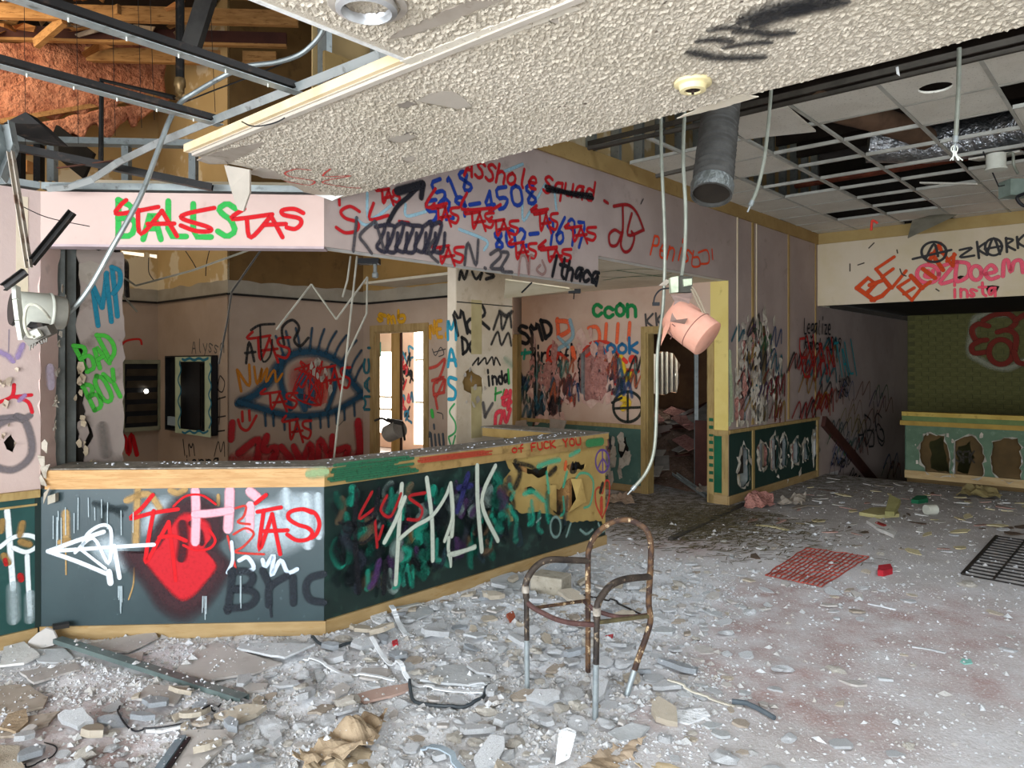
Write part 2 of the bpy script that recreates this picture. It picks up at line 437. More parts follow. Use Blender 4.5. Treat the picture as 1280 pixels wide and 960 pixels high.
# ================================================================ LOBBY WALL (counter side), upper part and far part
def pxs(pl, pts): return [pl.px(*p) for p in pts]
hs = [ragged(pxs(MAIN, q), .02, .05, 5+i) for i, q in enumerate([
    [(922, 470), (928, 425), (934, 415), (938, 450), (936, 500), (934, 528), (923, 528)],
    [(946, 430), (951, 410), (957, 400), (960, 440), (961, 500), (957, 527), (944, 526), (942, 480)],
    [(966, 470), (973, 462), (974, 522), (966, 523)]])]
outer = [(2.61, 2.366), (5.51, 2.366), (5.51, 2.627), (8.152, 2.627), (8.152, .86), (11.09, .86), (11.09, -1.6), (16.1, -1.6), (16.1, 2.5), (11.09, 2.5), (11.09, 3.42), (2.61, 3.42)]
mb = MB(); mb.poly(MAIN, outer, hs, 0, -.016)
wmain = struct(mb.build('wall_lobby', mauve), 'long mauve lobby wall above the counter and beside the stairs, covered in graffiti')
mb = MB(); mb.buv(2.61, 5.51, 3.866, 3.97, 2.366, 2.384); mb.buv(5.49, 5.51, 3.866, 3.97, 2.384, 2.63)
mb.buv(5.51, 8.29, 3.866, 3.97, 2.627, 2.64); mb.buv(11.09, 16.1, 3.88, 3.95, -1.6, 2.5)
mb.build('soffit_board', whitep, wmain)
mb = MB(); mb.poly(UP(3.972), [(2.61, 2.366), (5.51, 2.366), (5.51, 2.627), (8.15, 2.627), (8.15, .0), (11.2, 0), (11.2, 5.0), (2.61, 5.0)], [], 0, -.012)
mb.build('rear_board', drywall, wmain)
for i in range(22):                       # steel studs inside the wall
    u = 2.64+i*.405
    h0 = 2.39 if u < 5.5 else (2.65 if u < 8.25 else .02)
    mb = MB(); mb.buv(u, u+.04, 3.868, 3.965, h0, 4.95); mb.build('wall_stud', galv, wmain)
for u, w in ((8.37, .02), (8.79, .055), (9.95, .05), (8.92, .015), (10.98, .03)):   # vertical battens on the far wall
    mb = MB(); mb.pbox(MAIN, u, u+w, .9, 3.40, .0, .012); mb.build('wall_batten', gold if w > .02 else cream, wmain)
# insulation seen in the holes of the far wall
for q in ([(918, 490), (932, 480), (936, 505), (932, 535), (920, 535)], [(943, 440), (955, 430), (958, 470), (945, 475)]):
    mb = MB(); mb.poly(UP(3.90), ragged(pxs(MAIN, q), .02, .06, 4), [], 0, -.05); mb.build('insulation_batt', insulp, wmain)
# torn paper flaps round the holes
flapm = M('grubby_torn_paper', 'b3a99a', '9f9586', 7, c3='7d7468', s3=20)
def rims(pl, holes_, parent, seed, mat, grow=.035, off=.003, name='torn_rim'):
    for i, hq in enumerate(holes_):
        r_ = random.Random(seed*31+i); c = sum((Vector(q) for q in hq), Vector((0, 0)))/len(hq)
        out_ = []
        for q in hq:
            d = Vector(q)-c; d.normalize(); z = Vector(q)+d*grow*(r_.random()**3*2.2+.05); out_.append((z.x, z.y))
        inn = [tuple(Vector(q)-(Vector(q)-c).normalized()*grow*r_.random()**2*.8) for q in hq]
        n = len(hq); vs = [pl.pt(*q, off+.012*r_.random()) for q in out_]+[pl.pt(*q, off+.03*r_.random()) for q in inn]
        mb = MB(); mb.add(vs, [(k, (k+1) % n, n+(k+1) % n, n+k) for k in range(n)]); mb.build(name, mat, parent, fix=False)
def rags(pl, box, n, seed, mat, parent, name='torn_strip', w=.05, l=.35):
    r_ = random.Random(seed)
    for i in range(n):
        x, y = r_.uniform(box[0], box[2]), r_.uniform(box[1], box[3]); a, h = pl.px(x, y); L = l*r_.uniform(.5, 1.2); W_ = w*r_.uniform(.5, 1.3); k = 7
        lf = [(a-W_/2+r_.uniform(-.012, .012), h-L/2+L*j/k) for j in range(k+1)]; rt = [(a+W_/2+r_.uniform(-.016, .016), h-L/2+L*j/k) for j in range(k+1)]
        rt[-1] = (a+r_.uniform(-.02, .02), h+L/2+.03); lf[0] = (a+r_.uniform(-.02, .02), h-L/2-.03)
        mb = MB(); vs = [pl.pt(*q, .004+.02*r_.random()) for q in lf]+[pl.pt(*q, .004+.03*r_.random()) for q in rt]; m = k+1
        mb.add(vs, [(j, m+j, m+j+1, j+1) for j in range(k)]); mb.build(name, mat, parent, fix=False)
def flaps(pl, pts, n, seed, mat, parent, s0=.04, s1=.11, name='torn_flap'):
    r = random.Random(seed)
    for i in range(n):
        x, y = pts[i % len(pts)]; a, h = pl.px(x+r.uniform(-5, 5), y+r.uniform(-10, 10))
        s = r.uniform(s0, s1); q = []
        k = r.choice((4, 5, 6)); off = r.uniform(.012, .05)
        ang0 = r.uniform(0, 6)
        for j in range(k):
            t = ang0+2*PI*j/k; d = s*r.uniform(.45, 1.0)
            q.append(pl.pt(a+d*math.cos(t)*.6, h+d*math.sin(t)*1.1, off*(.2+.8*r.random())))
        mb = MB(); mb.slab(q, pl.n*.003); mb.build(name, mat, parent)
rims(MAIN, hs, wmain, 1, flapm, .05)
rags(MAIN, (918, 400, 962, 515), 12, 5, flapm, wmain)
rags(MAIN, (918, 420, 965, 515), 7, 6, tanp, wmain)
rags(MAIN, (918, 430, 950, 515), 5, 7, insulp, wmain, w=.09)
flaps(MAIN, [(925, 440), (934, 420), (946, 400), (955, 390), (962, 430), (940, 470), (948, 500), (930, 490), (958, 480), (972, 460), (930, 400), (965, 405)], 14, 3, flapm, wmain, .05, .16)
flaps(MAIN, [(933, 430), (950, 420), (944, 460), (926, 410)], 9, 8, tanp, wmain, .05, .15)
# ochre trim along the top
mb = MB(); mb.pbox(MAIN, 2.6, 11.09, 3.40, 3.555, 0, .022)
struct(mb.build('trim_1', gold), 'ochre painted trim board along the top of the lobby wall', 'trim')
# wainscot on the far part of the lobby wall
wsc = thing('wainscot', 'broken dark green wainscot panelling with holes below the far lobby wall', 'wainscot'); wsc['kind'] = 'structure'
hh = [ragged(pxs(MAIN, q), .02, .05, 40+i) for i, q in enumerate([
    [(922, 575), (928, 555), (934, 562), (936, 600), (928, 612), (922, 605)], [(946, 560), (952, 552), (960, 560), (960, 580), (950, 590)],
    [(962, 548), (968, 542), (972, 555), (971, 585), (963, 588)], [(974, 552), (980, 540), (983, 552), (982, 582), (975, 586)],
    [(988, 555), (995, 545), (999, 560), (997, 580), (989, 583)], [(1002, 555), (1008, 548), (1010, 575), (1003, 578)], [(1014, 545), (1021, 535), (1023, 560), (1016, 582)]])]
mb = MB(); mb.poly(MAIN, [(8.152, 0), (11.07, 0), (11.07, .84), (8.152, .84)], hh, .0, -.012); mb.build('wainscot_panel', wgreen, wsc)
mb = MB(); mb.pbox(MAIN, 8.13, 11.09, .835, .875, 0, .035); mb.build('cap_rail', oak, wsc)
mb = MB(); mb.pbox(MAIN, 8.14, 11.07, 0, .10, 0, .015); mb.build('baseboard', basew, wsc)
mb = MB(); mb.pbox(MAIN, 11.03, 11.09, 0, .84, 0, .02); mb.build('end_board', oak, wsc)
mb = MB(); mb.pbox(MAIN, 8.80, 8.86, .1, .84, 0, .012); mb.build('batten', oak, wsc)
palerag = M('pale_torn_edge', 'a39c8e', '8d8678', 7)
rims(MAIN, hh, wsc, 2, palerag, .035)
flaps(MAIN, [(930, 560), (927, 580), (936, 570), (955, 560), (970, 560), (985, 560), (995, 570), (1010, 560), (1018, 550), (1020, 570), (965, 590), (975, 592), (985, 592), (1000, 588), (950, 592), (928, 605)], 14, 14, flapm, wsc, .03, .09)
for x, m in ((951, insulp), (968, insulp), (978, dark), (992, insulp), (1006, tanp), (929, dark)):
    a, h = MAIN.px(x, 570); mb = MB(); mb.pbox(MAIN, a-.09, a+.09, h-.22, h+.2, -.10, -.04); mb.build('cavity_filling', m, wsc)
# sloping stair string on the wall beyond the wainscot
a0, h0 = MAIN.px(1030, 530); a1, h1 = MAIN.px(1088, 598)
mb = MB(); mb.bar(MAIN.pt(a0-.1, h0+.05, .03), MAIN.pt(a1+.4, h1-.2, .03), .06, .16)
struct(mb.build('trim_2', redw), 'dark sloping handrail board down the stair wall', 'trim')

# ================================================================ BACK WALL with the ruined doorway
bh = [ragged(pxs(BACK, q), .02, .06, 60+i) for i, q in enumerate([
    [(668, 425), (678, 470), (682, 520), (668, 520), (664, 470)], [(686, 470), (694, 460), (700, 470), (705, 500), (698, 520), (684, 520)],
    [(722, 455), (728, 435), (738, 430), (752, 440), (764, 460), (760, 490), (752, 502), (730, 502), (722, 480)]])]
v0d, v1d, v1o = 4.10, 4.95, 5.06
mb = MB(); mb.poly(BACK, [(3.85, 0), (4.10, 0), (4.10, 2.05), (4.95, 2.05), (4.95, .86), (7.05, .86), (7.05, 2.63), (3.85, 2.63)], bh, 0, -.014)
wback = struct(mb.build('wall_back', M('blush_wall_paint', 'c2a793', 'b99b86', 1.5, c3='b2957f', s3=6, lo3=.62, hi3=.85)), 'blush back wall beyond the counter with torn holes and graffiti')
mb = MB(); mb.poly(VP(8.29), [(3.87, 0), (4.10, 0), (4.10, 2.05), (4.95, 2.05), (4.95, 0), (7.05, 0), (7.05, 2.63), (3.87, 2.63)], [], 0, -.012); mb.build('rear_board', dark, wback)
for v in (5.15, 5.55, 5.95, 6.35, 6.75, 7.0):
    mb = MB(); mb.buv(8.166, 8.285, v, v+.04, .02, 2.6); mb.build('wall_stud', galv, wback)
for q in ([(684, 470), (702, 462), (708, 520), (684, 522)], [(722, 440), (738, 430), (764, 455), (764, 502), (722, 504)]):
    mb = MB(); mb.poly(VP(8.20), ragged(pxs(BACK, q), .02, .06, 9), [], 0, -.04)
    mb.build('insulation_batt', insulp, wback)
torn = M('torn_pink_paper', 'c9a999', 'b98f82', 8)
rims(BACK, bh, wback, 3, torn, .06)
rags(BACK, (664, 440, 710, 505), 8, 9, insulp, wback, w=.10, l=.4)
rags(BACK, (722, 440, 765, 490), 12, 10, insulp, wback, w=.09, l=.3)
rags(BACK, (662, 430, 690, 510), 5, 11, M('dark_torn_edge', '4a3a30', '3c2f27', 7), wback, w=.04, l=.6)
flaps(BACK, [(728, 415), (735, 410), (724, 440), (720, 480), (745, 435), (760, 450), (770, 480), (700, 520), (665, 500), (668, 440), (682, 515), (718, 500), (755, 505), (740, 510), (765, 500)], 22, 21, torn, wback, .05, .15)
# end face of the lobby wall: yellow column and green panel
mb = MB(); mb.pbox(BACK, 3.85, 4.075, .86, 2.627, 0, .006)
mb.build('yellow_end_board', yellow, wback, label='yellow painted end face of the lobby wall')
mb = MB(); mb.pbox(BACK, 3.85, 4.075, 0, .86, 0, .004); mb.build('end_frame', oak, wback)
mb = MB(); mb.pbox(BACK, 3.93, 4.06, .13, .80, .004, .012); mb.build('green_end_panel', bgreen, wback)
mb = MB(); mb.pbox(BACK, 3.83, 4.09, .82, .87, 0, .04); mb.build('cap_rail', oak, wback)
mb = MB(); mb.pbox(BACK, 3.85, 4.09, 0, .11, 0, .02); mb.build('baseboard', basew, wback)
# wainscot of the back wall
mb = MB(); mb.poly(BACK, [(4.95, 0), (7.05, 0), (7.05, .84), (4.95, .84)], [ragged(pxs(BACK, [(753, 548), (760, 542), (766, 560), (762, 585), (754, 582)]), .02, .05, 3), ragged(pxs(BACK, [(772, 552), (782, 545), (786, 560), (776, 580)]), .02, .05, 4)], 0, -.012)
mb.build('wainscot_panel', M('grey_green_panel', '4d6a5f', '435f55', 3, c3='6d8074', s3=14, lo3=.62, hi3=.74), wback)
mb = MB(); mb.pbox(BACK, 4.95, 7.05, .82, .87, 0, .03); mb.build('cap_rail', oak, wback)
mb = MB(); mb.pbox(BACK, 4.95, 7.05, 0, .09, 0, .015); mb.build('baseboard', basew, wback)
flaps(BACK, [(756, 552), (758, 570), (770, 560), (780, 550), (784, 568), (775, 585), (764, 580), (760, 590)], 24, 31, flapm, wback, .05, .14)
flaps(BACK, [(757, 556), (757, 562)], 6, 33, insulp, wback, .06, .11)
# torn boards propped on the wainscot ledge
for i, q in enumerate(([(676, 540), (679, 523), (692, 522), (690, 541)], [(722, 520), (742, 523), (738, 538), (722, 534)], [(690, 536), (695, 527), (700, 540)], [(715, 538), (722, 532), (726, 541)])):
    mb = MB(); mb.slab([BACK.pt(*BACK.px(x, y), .05+.02*i+.001*y) for x, y in q], BACK.n*.015)
    mb.build('torn_board', tanp, wback)

d1 = thing('door_1', 'open doorway with oak casing and ruined room behind it', 'door'); d1['kind'] = 'structure'
def casing(par, pl, a0, a1, top, w, mat, dep=.14, n='casing'):
    for q, s in ((a0, -1), (a1, 1)):
        mb = MB(); x0, x1 = sorted((q, q+s*w)); mb.pbox(pl, x0, x1, 0, top, 0, .02); mb.build(n, mat, par)
        mb = MB(); x0, x1 = sorted((q, q-s*.02)); mb.pbox(pl, x0, x1, 0, top, -dep, .0); mb.build('jamb', mat, par)
    mb = MB(); mb.pbox(pl, a0-w, a1+w, top, top+w, 0, .02); mb.build(n, mat, par)
    mb = MB(); mb.pbox(pl, a0, a1, top-.02, top, -dep, 0); mb.build('jamb', mat, par)
casing(d1, BACK, 4.10, 4.95, 2.05, .075, oak)
mb = MB()
for k in range(9): mb.pbox(BACK, 4.03, 4.085, .25+k*.09, .29+k*.09, .02, .021)
mb.build('green_paint_marks', bgreen, d1)

# ---- ruined room behind the doorway
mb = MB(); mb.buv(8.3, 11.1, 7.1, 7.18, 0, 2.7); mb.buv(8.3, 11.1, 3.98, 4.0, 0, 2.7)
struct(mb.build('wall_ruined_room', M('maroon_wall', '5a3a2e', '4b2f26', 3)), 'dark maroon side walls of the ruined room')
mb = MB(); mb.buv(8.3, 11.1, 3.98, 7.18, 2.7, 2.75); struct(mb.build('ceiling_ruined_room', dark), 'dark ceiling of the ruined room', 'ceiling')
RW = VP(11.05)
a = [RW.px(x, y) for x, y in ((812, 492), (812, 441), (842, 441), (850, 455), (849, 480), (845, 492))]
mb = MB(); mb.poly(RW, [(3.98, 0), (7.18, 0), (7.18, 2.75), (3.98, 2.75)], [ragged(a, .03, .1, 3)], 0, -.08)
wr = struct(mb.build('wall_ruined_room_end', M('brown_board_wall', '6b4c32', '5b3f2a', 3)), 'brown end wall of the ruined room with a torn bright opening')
mb = MB(); mb.buv(11.9, 12.0, 3.98, 7.6, 0, 2.7); mb.build('sunlit_outer_wall', M('pale_sunlit_render', 'e6e4d8', 'dad8ca', 3), wr)
for x in (817, 823, 829, 835, 841):
    s, h = RW.px(x, 465); mb = MB(); mb.pbox(RW, s-.025, s+.025, .9, 2.2, -.25, -.2); mb.build('exposed_stud', galv, wr)
area('daylight_torn_opening', P(11.5, 6.2, 2.5), U*.7-Z*.6, .6, .6, 22, (1, .97, .9))
r = random.Random(5)
mb = MB()
pts = []
for i in range(12):
    for j in range(10):
        u, v = 8.6+i*.22, 4.04+j*.335
        pts.append(P(u, v, max(-.05, (u-8.6)*.42+.12*noise.noise(Vector((u*2, v*2, 0)))-.10)))
mb.v = pts; mb.f = [(i*10+j, (i+1)*10+j, (i+1)*10+j+1, i*10+j+1) for i in range(11) for j in range(9)]
heap_ = tag(mb.build('rubble_heap', M('brown_rubble', '6f5546', '57402f', 7, c3='8d7a6c', s3=20, bump=1, bs=25, bd=.05), fix=False), 'brown heap of rubble filling the ruined room', 'rubble', kind='stuff')
raster_heap = raster(heap_); mark(raster_heap)
mb = MB(); mb.chan(at(843, 590, 10.05)+Z*.2, at(884, 618, 9.15)+Z*.2, .07, .006, .03)
o = tag(mb.build('fallen_channel', galv), 'grey steel channel lying aslant in the ruined doorway', 'channel'); q = raster(o); settle(o, .005); keep_clear(q, 2)
mb = MB(); mb.box(P(8.76, 4.50, .46), U*.018+V*.004, V*.095, Z*.46); o = tag(mb.build('maroon_door_leaf', redw), 'maroon wooden panel standing inside the ruined doorway', 'panel')
keep_clear(raster(o), 3)
mb = MB(); mb.chan(P(8.86, 4.63, .06), P(8.86, 4.63, 2.3), .05, .004, .03); o = tag(mb.build('bent_stud', galv), 'bare steel stud standing in the ruined doorway', 'stud')
keep_clear(raster(o), 3)
sn = (Z-U*.42).normalized()
nb = 0
while nb < 46:                        # boards and timber lying on the slope of the heap
    u = 8.75+1.9*r.random(); v = 4.55+2.1*r.random()
    a = r.uniform(0, PI); d = (U*math.cos(a)+V*math.sin(a)); d = (d-sn*d.dot(sn)).normalized(); L = r.uniform(.25, .7)
    p = P(u, v, (u-8.6)*.42+.3); nn_ = (sn+Vector((r.uniform(-.12, .12), r.uniform(-.12, .12), 0))).normalized()
    mb = MB(); mb.bar(p-d*L/2, p+d*L/2, r.uniform(.06, .28), .018, nn_)
    o = mb.build('fallen_board', r.choice((M('dark_wood_debris', '5f4a3a', '4d3b2e', 5), tanp, redw, M('grey_board_debris', '8d857c', '776f66', 5), insulp)))
    q = raster(o)
    if any(k in NOGO for k in q): bpy.data.objects.remove(o); continue
    settle(o, .01, q); nb += 1
    tag(o, 'broken board in the heap inside the ruined room', 'board', 'heap of boards in the ruined room')
# ================================================================ HEADER over the stairs, and its trim
mb = MB(); mb.poly(HEAD, [(3.85, 2.5), (3.85, 3.42), (-6.4, 3.42), (-6.4, 2.5)], [ragged(pxs(HEAD, [(1232, 358), (1240, 356), (1250, 358), (1246, 365), (1234, 365)]), .01, .05, 2), ragged(pxs(HEAD, [(1194, 347), (1200, 344), (1206, 345), (1200, 349)]), .006, .04, 2)], 0, -.016)
whead = struct(mb.build('wall_header', cream), 'cream header wall over the stairs with orange and pink graffiti')
mb = MB(); mb.buv(11.106, 11.2, -6.4, 3.85, 2.5, 2.52); mb.buv(11.18, 11.2, -6.4, 3.85, 2.5, 4.6); mb.build('header_underside', dark, whead)
mb = MB(); mb.pbox(HEAD, -6.4, 3.85, 3.40, 3.555, 0, .022)
struct(mb.build('trim_3', M('light_ochre_trim', 'ab925f', 'a08654', 3)), 'ochre trim board along the top of the header wall', 'trim')

# ================================================================ STAIRS, PONY WALL, BRICK WALL
st = thing('staircase', 'dark stairs going down beside the pony wall', 'stairs'); st['kind'] = 'structure'
for i in range(8):
    mb = MB(); mb.buv(11.45+i*.27, 11.74+i*.27, 2.9, 3.84, -.17*(i+1)-.2, -.17*(i+1)); mb.build('step', M('dark_stair_carpet', '4b443f', '3c3631', 6), st)
mb = MB(); mb.buv(11.45, 16.1, -6.4, 3.85, -1.7, -1.6); struct(mb.build('floor_stairwell', deck), 'dark floor of the stairwell', 'floor')
pw = thing('wall_pony', 'green pony wall with broken holes and a wooden cap beside the stairs', 'wall'); pw['kind'] = 'structure'
ph = [ragged(pxs(PONY, q), .018, .05, 80+i) for i, q in enumerate([
    [(1150, 560), (1155, 545), (1164, 542), (1180, 545), (1186, 560), (1188, 594), (1175, 597), (1160, 592), (1152, 578)],
    [(1192, 595), (1192, 558), (1200, 548), (1215, 544), (1224, 552), (1230, 560), (1229, 596), (1212, 598)],
    [(1240, 590), (1240, 552), (1255, 547), (1272, 548), (1277, 560), (1276, 600), (1262, 605), (1250, 600)]])]
mb = MB(); mb.poly(PONY, [(2.87, .1), (2.87, .80), (-6.4, .80), (-6.4, .1)], ph, 0, -.014)
mb.build('front_board', M('sage_green_paint', '5c705a', '516650', 4, c3='728470', s3=14, lo3=.6, hi3=.74), pw)
mb = MB(); mb.poly(VP(11.97), [(2.87, -1.6), (2.87, .80), (-6.4, .80), (-6.4, -1.6)], [ragged(pxs(VP(11.97), [(1163, 585), (1163, 552), (1178, 546), (1188, 592)]), .02, .06, 3), ragged(pxs(VP(11.97), [(1196, 588), (1198, 558), (1212, 552), (1218, 572), (1210, 592)]), .02, .06, 4)], 0, -.012)
mb.build('rear_board', M('dark_rear_board', '5a4526', '4d3b20', 3), pw)  # board colour darkened for the dim interior behind the holes
mb = MB(); mb.buv(11.80, 12.02, -6.4, 2.9, .90, .96); mb.build('cap', M('yellow_cap_board', 'b59a4e', 'a88c42', 4, c3='8e7637', s3=12), pw)
mb = MB(); mb.buv(11.815, 11.99, -6.4, 2.9, .83, .90); mb.build('cap_moulding', M('green_moulding', '6b7b4a', '5f6f42', 5), pw)
mb = MB(); mb.buv(11.79, 12.0, -6.4, 2.92, .765, .83); mb.build('lower_cap', M('oak_cap_board', 'a3853f', '927536', 4), pw)
mb = MB(); mb.pbox(PONY, -6.4, 2.87, 0, .11, -.014, .012); mb.build('baseboard', basew, pw)
mb = MB(); mb.buv(11.85, 11.98, 2.85, 2.87, 0, .8); mb.build('end_board', M('sage_end', '66806a', '5b755f', 4), pw)
for x in (1190, 1234, 1279):
    a, h = PONY.px(x, 570); mb = MB(); mb.pbox(PONY, a-.022, a+.022, .1, .8, -.1, -.016); mb.build('stud', whitep, pw)
rims(PONY, ph, pw, 4, palerag, .018)
flaps(PONY, [(1150, 560), (1147, 552), (1150, 572), (1165, 543), (1190, 545), (1192, 560), (1225, 550), (1240, 550), (1245, 560), (1256, 546), (1190, 590), (1170, 594), (1275, 600), (1248, 565), (1194, 555)], 7, 51, flapm, pw, .02, .06)
# bricks: each one its own piece, on a mortar backing
mb = MB(); mb.pbox(BRICK, -3.6, 3.85, -1.6, 2.6, -.06, 0)
wbr = struct(mb.build('wall_brick', mortar), 'olive painted brick wall behind the stairs')
bm_ = MB(); bm_.box((0, 0, 0), BRICK.e*.115, Z*.038, BRICK.n*.012); bme = bm_.mesh('brick', brickm)
r = random.Random(2)
for row in range(26):
    for k in range(13):
        s = 3.72-k*.245-(.12 if row % 2 else 0); h = .62+row*.0835
        if s < .7: continue
        o = bpy.data.objects.new('brick', bme); COL.objects.link(o); o.location = BRICK.pt(s, h, r.uniform(-.004, .006)); o.parent = wbr
# small hanging lamp under the header
t = thing('pendant_lamp', 'small white dish lamp hanging below the cream header', 'lamp')
c = at(1238, 375, 12.4)
mb = MB(); mb.lathe(c, -Z, [(.02, -.03), (.08, 0), (.15, .05), (.16, .07), (.14, .07), (.02, .05)]); mb.build('shade', whitel, t, True)
mb = MB(); mb.tube([c+Z*.02, Vector((c.x, c.y, 3.0))], .01); mb.build('stem', whitel, t)

# ================================================================ LEFT WALL and jamb of the counter opening
lh = [ragged(pxs(LEFT, [(5, 553), (14, 542), (20, 552), (16, 565), (8, 562)]), .006, .02, 3)]
mb = MB(); mb.poly(LEFT, [(-3.4, .90), (1.43, .90), (1.43, 2.68), (-3.4, 2.68)], lh, 0, -.014)
wleft = struct(mb.build('wall_left', M('pale_pink_paint', 'bfa9a0', 'b59d95', 1.2, c3='b39a92', s3=5, lo3=.6, hi3=.85, bump=.2, bs=30)), 'pale pink wall beside the counter with a torn hole and grey graffiti')
mb = MB(); mb.pbox(LEFT, -3.4, 1.40, .08, .86, -.012, 0); mb.build('wainscot_panel', M('deep_green_panel', '274a46', '20413e', 3, rough=.4), wleft)
mb = MB(); mb.pbox(LEFT, -3.4, 1.42, .86, .905, 0, .03); mb.build('cap_rail', oak, wleft)
mb = MB(); mb.pbox(LEFT, -3.4, 1.41, .81, .822, 0, .008); mb.build('panel_bead', oak, wleft)
mb = MB(); mb.pbox(LEFT, -3.4, 1.41, 0, .085, 0, .018); mb.build('baseboard', basew, wleft)
mb = MB(); mb.pbox(LEFT, 1.40, 1.43, .0, .86, -.012, .004); mb.build('corner_post', M('near_black_green', '1d2b28'), wleft)
mb = MB(); a0, _ = LEFT.px(20, 300); a1, _ = LEFT.px(35, 300); _, h1 = LEFT.px(25, 245); _, h0 = LEFT.px(25, 405)
mb.pbox(LEFT, a0, a1, h0, h1, 0, .003); mb.build('bare_patch', cream, wleft)
mb = MB(); mb.buv(-3.4, 1.41, 5.1, 5.12, 0, 2.68); mb.build('rear_board', dark, wleft)
flaps(LEFT, [(3, 480), (8, 500), (14, 540), (22, 455), (6, 470), (20, 560), (4, 545)], 9, 61, M('torn_lining_paper', 'c3b2a0', 'b3a08c', 6), wleft, .012, .035)
# jamb return behind the counter end
q0, q1 = _B, P(1.64, 5.24, 0); JR = Pl(q0, q1-q0, Vector((q1-q0).cross(Z)))
L0 = (q1-q0).length
mb = MB(); mb.poly(JR, ragged([(0, 1.0), (L0*.62, 1.0), (L0*.5, 1.3), (L0*.66, 1.7), (L0*.55, 2.0), (L0*.72, 2.366), (0, 2.366)], .012, .05, 7), [], 0, -.014)
mb.build('jamb_return', pink, wleft)
mb = MB(); mb.chan(P(1.585, 5.19, .9), P(1.585, 5.19, 2.4), .05, .004, .035, V); mb.build('jamb_stud', M('shaded_stud', '6d706c', '5b5e5a', 6, rough=.5, metal=.3), wleft)  # stud steel darkened: the shade at the jamb is in its colour
mb = MB(); mb.chan(P(1.67, 5.26, .9), P(1.67, 5.26, 2.4), .05, .004, .035, V); mb.build('jamb_stud', M('shaded_stud', '6d706c', '5b5e5a', 6, rough=.5, metal=.3), wleft)
mb = MB(); mb.poly(JAMB, ragged([(1.735, 1.0), (1.98, 1.0), (1.98, 2.40), (1.70, 2.40), (1.72, 2.1), (1.69, 1.9), (1.75, 1.7), (1.73, 1.4), (1.76, 1.25)], .012, .05, 9), [ragged(pxs(JAMB, [(98, 528), (106, 522), (112, 530), (118, 545), (108, 560), (100, 555)]), .006, .03, 1)], 0, -.014)
wj = struct(mb.build('wall_jamb', M('shaded_jamb_paint', '93857b', '867870', 2, c3='70635a', s3=7)), 'broken end of wall with teal and green graffiti letters beside the opening')  # jamb paint darkened: the shade on this wall is in its colour
mb = MB(); mb.buv(1.62, 1.98, 5.30, 5.33, 0, 2.7); mb.build('rear_board', dark, wj)
mb = MB(); mb.poly(JAMB, ragged(pxs(JAMB, [(98, 330), (112, 326), (124, 330), (122, 345), (112, 358), (100, 350)]), .006, .03, 2), [], .002, 0); mb.build('torn_paper', tanp, wj)
flaps(JAMB, [(97, 480), (100, 470), (104, 520), (108, 560), (112, 570), (96, 500), (102, 545)], 16, 62, M('crumbled_gypsum', 'b9a78e', 'a08f76', 8), wj, .02, .05)
flaps(JR, [(66, 470), (68, 500), (70, 540), (74, 420), (75, 360)], 12, 63, flapm, wleft, .015, .04)
# shreds hanging at the counter end
for i, (x, y) in enumerate(((60, 560), (58, 578), (61, 592), (60, 606), (63, 616))):
    r = random.Random(i); p = CHAM.pt(*CHAM.px(x, y), .03)
    q = [p+CHAM.e*r.uniform(-.03, .03)+Z*r.uniform(-.07, .07)+CHAM.n*r.uniform(0, .02) for _ in range(5)]
    mb = MB(); c = sum(q, Vector())/5; q.sort(key=lambda w: math.atan2((w-c).z, (w-c).dot(CHAM.e))); mb.slab(q, CHAM.n*.004); mb.build('torn_flap', flapm, wleft)

# ================================================================ SOFFIT over the angled counter front
mb = MB(); mb.pbox(CHAM, 0, CHL, 2.366, 2.68, -.10, 0)
wsof = struct(mb.build('wall_soffit', M('bright_pink_paint', 'cbb1a6', 'c3a79c', 1.5, c3='ab938a', s3=6, lo3=.64, hi3=.85)), 'pink soffit over the angled counter front with green and red letters')
mb = MB(); mb.pbox(CHAM, 0, CHL, 2.352, 2.366, -.11, .004); mb.build('soffit_edge', M('lilac_edge', 'b9a6a8', 'ab989a', 5), wsof)
mb = MB(); mb.chan(CHAM.pt(0, 2.70, -.05), CHAM.pt(CHL, 2.70, -.05), .09, .004, .035); mb.build('steel_track', galv, wsof)
mb = MB(); mb.pbox(CHAM, -.0, CHL+.3, 2.69, 2.85, -.42, -.40); mb.build('inner_board', cream, wsof)
mb = MB(); mb.chan(LEFT.pt(-.4, 2.70, -.05), LEFT.pt(1.43, 2.70, -.05), .09, .004, .035); mb.build('steel_track', galv, wsof)

# ================================================================ OUTER SHELL (unseen sides of the lobby, with its windows)
mb = MB()
mb.buv(-3.6, -3.5, -6.6, 13, 0, .3); mb.buv(-3.6, -3.5, -6.6, 13, 2.6, 6.6)
for v in (-6.5, -4.4, -2.3, -.2, 1.9, 4.0): mb.buv(-3.6, -3.5, v, v+.12, .3, 2.6)
mb.buv(-3.6, -3.5, 5.0, 13, .3, 2.6)
struct(mb.build('wall_entrance', cream), 'storefront wall behind the entrance with wide window openings')
mb = MB(); mb.buv(-3.6, 16.2, -6.6, -6.5, -1.6, .6); mb.buv(-3.6, 16.2, -6.6, -6.5, 2.6, 6.6)
for u in (-3.5, -1.0, 1.5, 4.0, 6.5, 9.0): mb.buv(u, u+.12, -6.6, -6.5, .6, 2.6)
mb.buv(3.0, 16.2, -6.6, -6.5, .6, 2.6)
struct(mb.build('wall_right', cream), 'side wall of the lobby with window openings')
mb = MB(); mb.buv(16.15, 16.25, -6.6, 13, -1.7, 6.6); struct(mb.build('wall_far', dark), 'dark far outer wall')
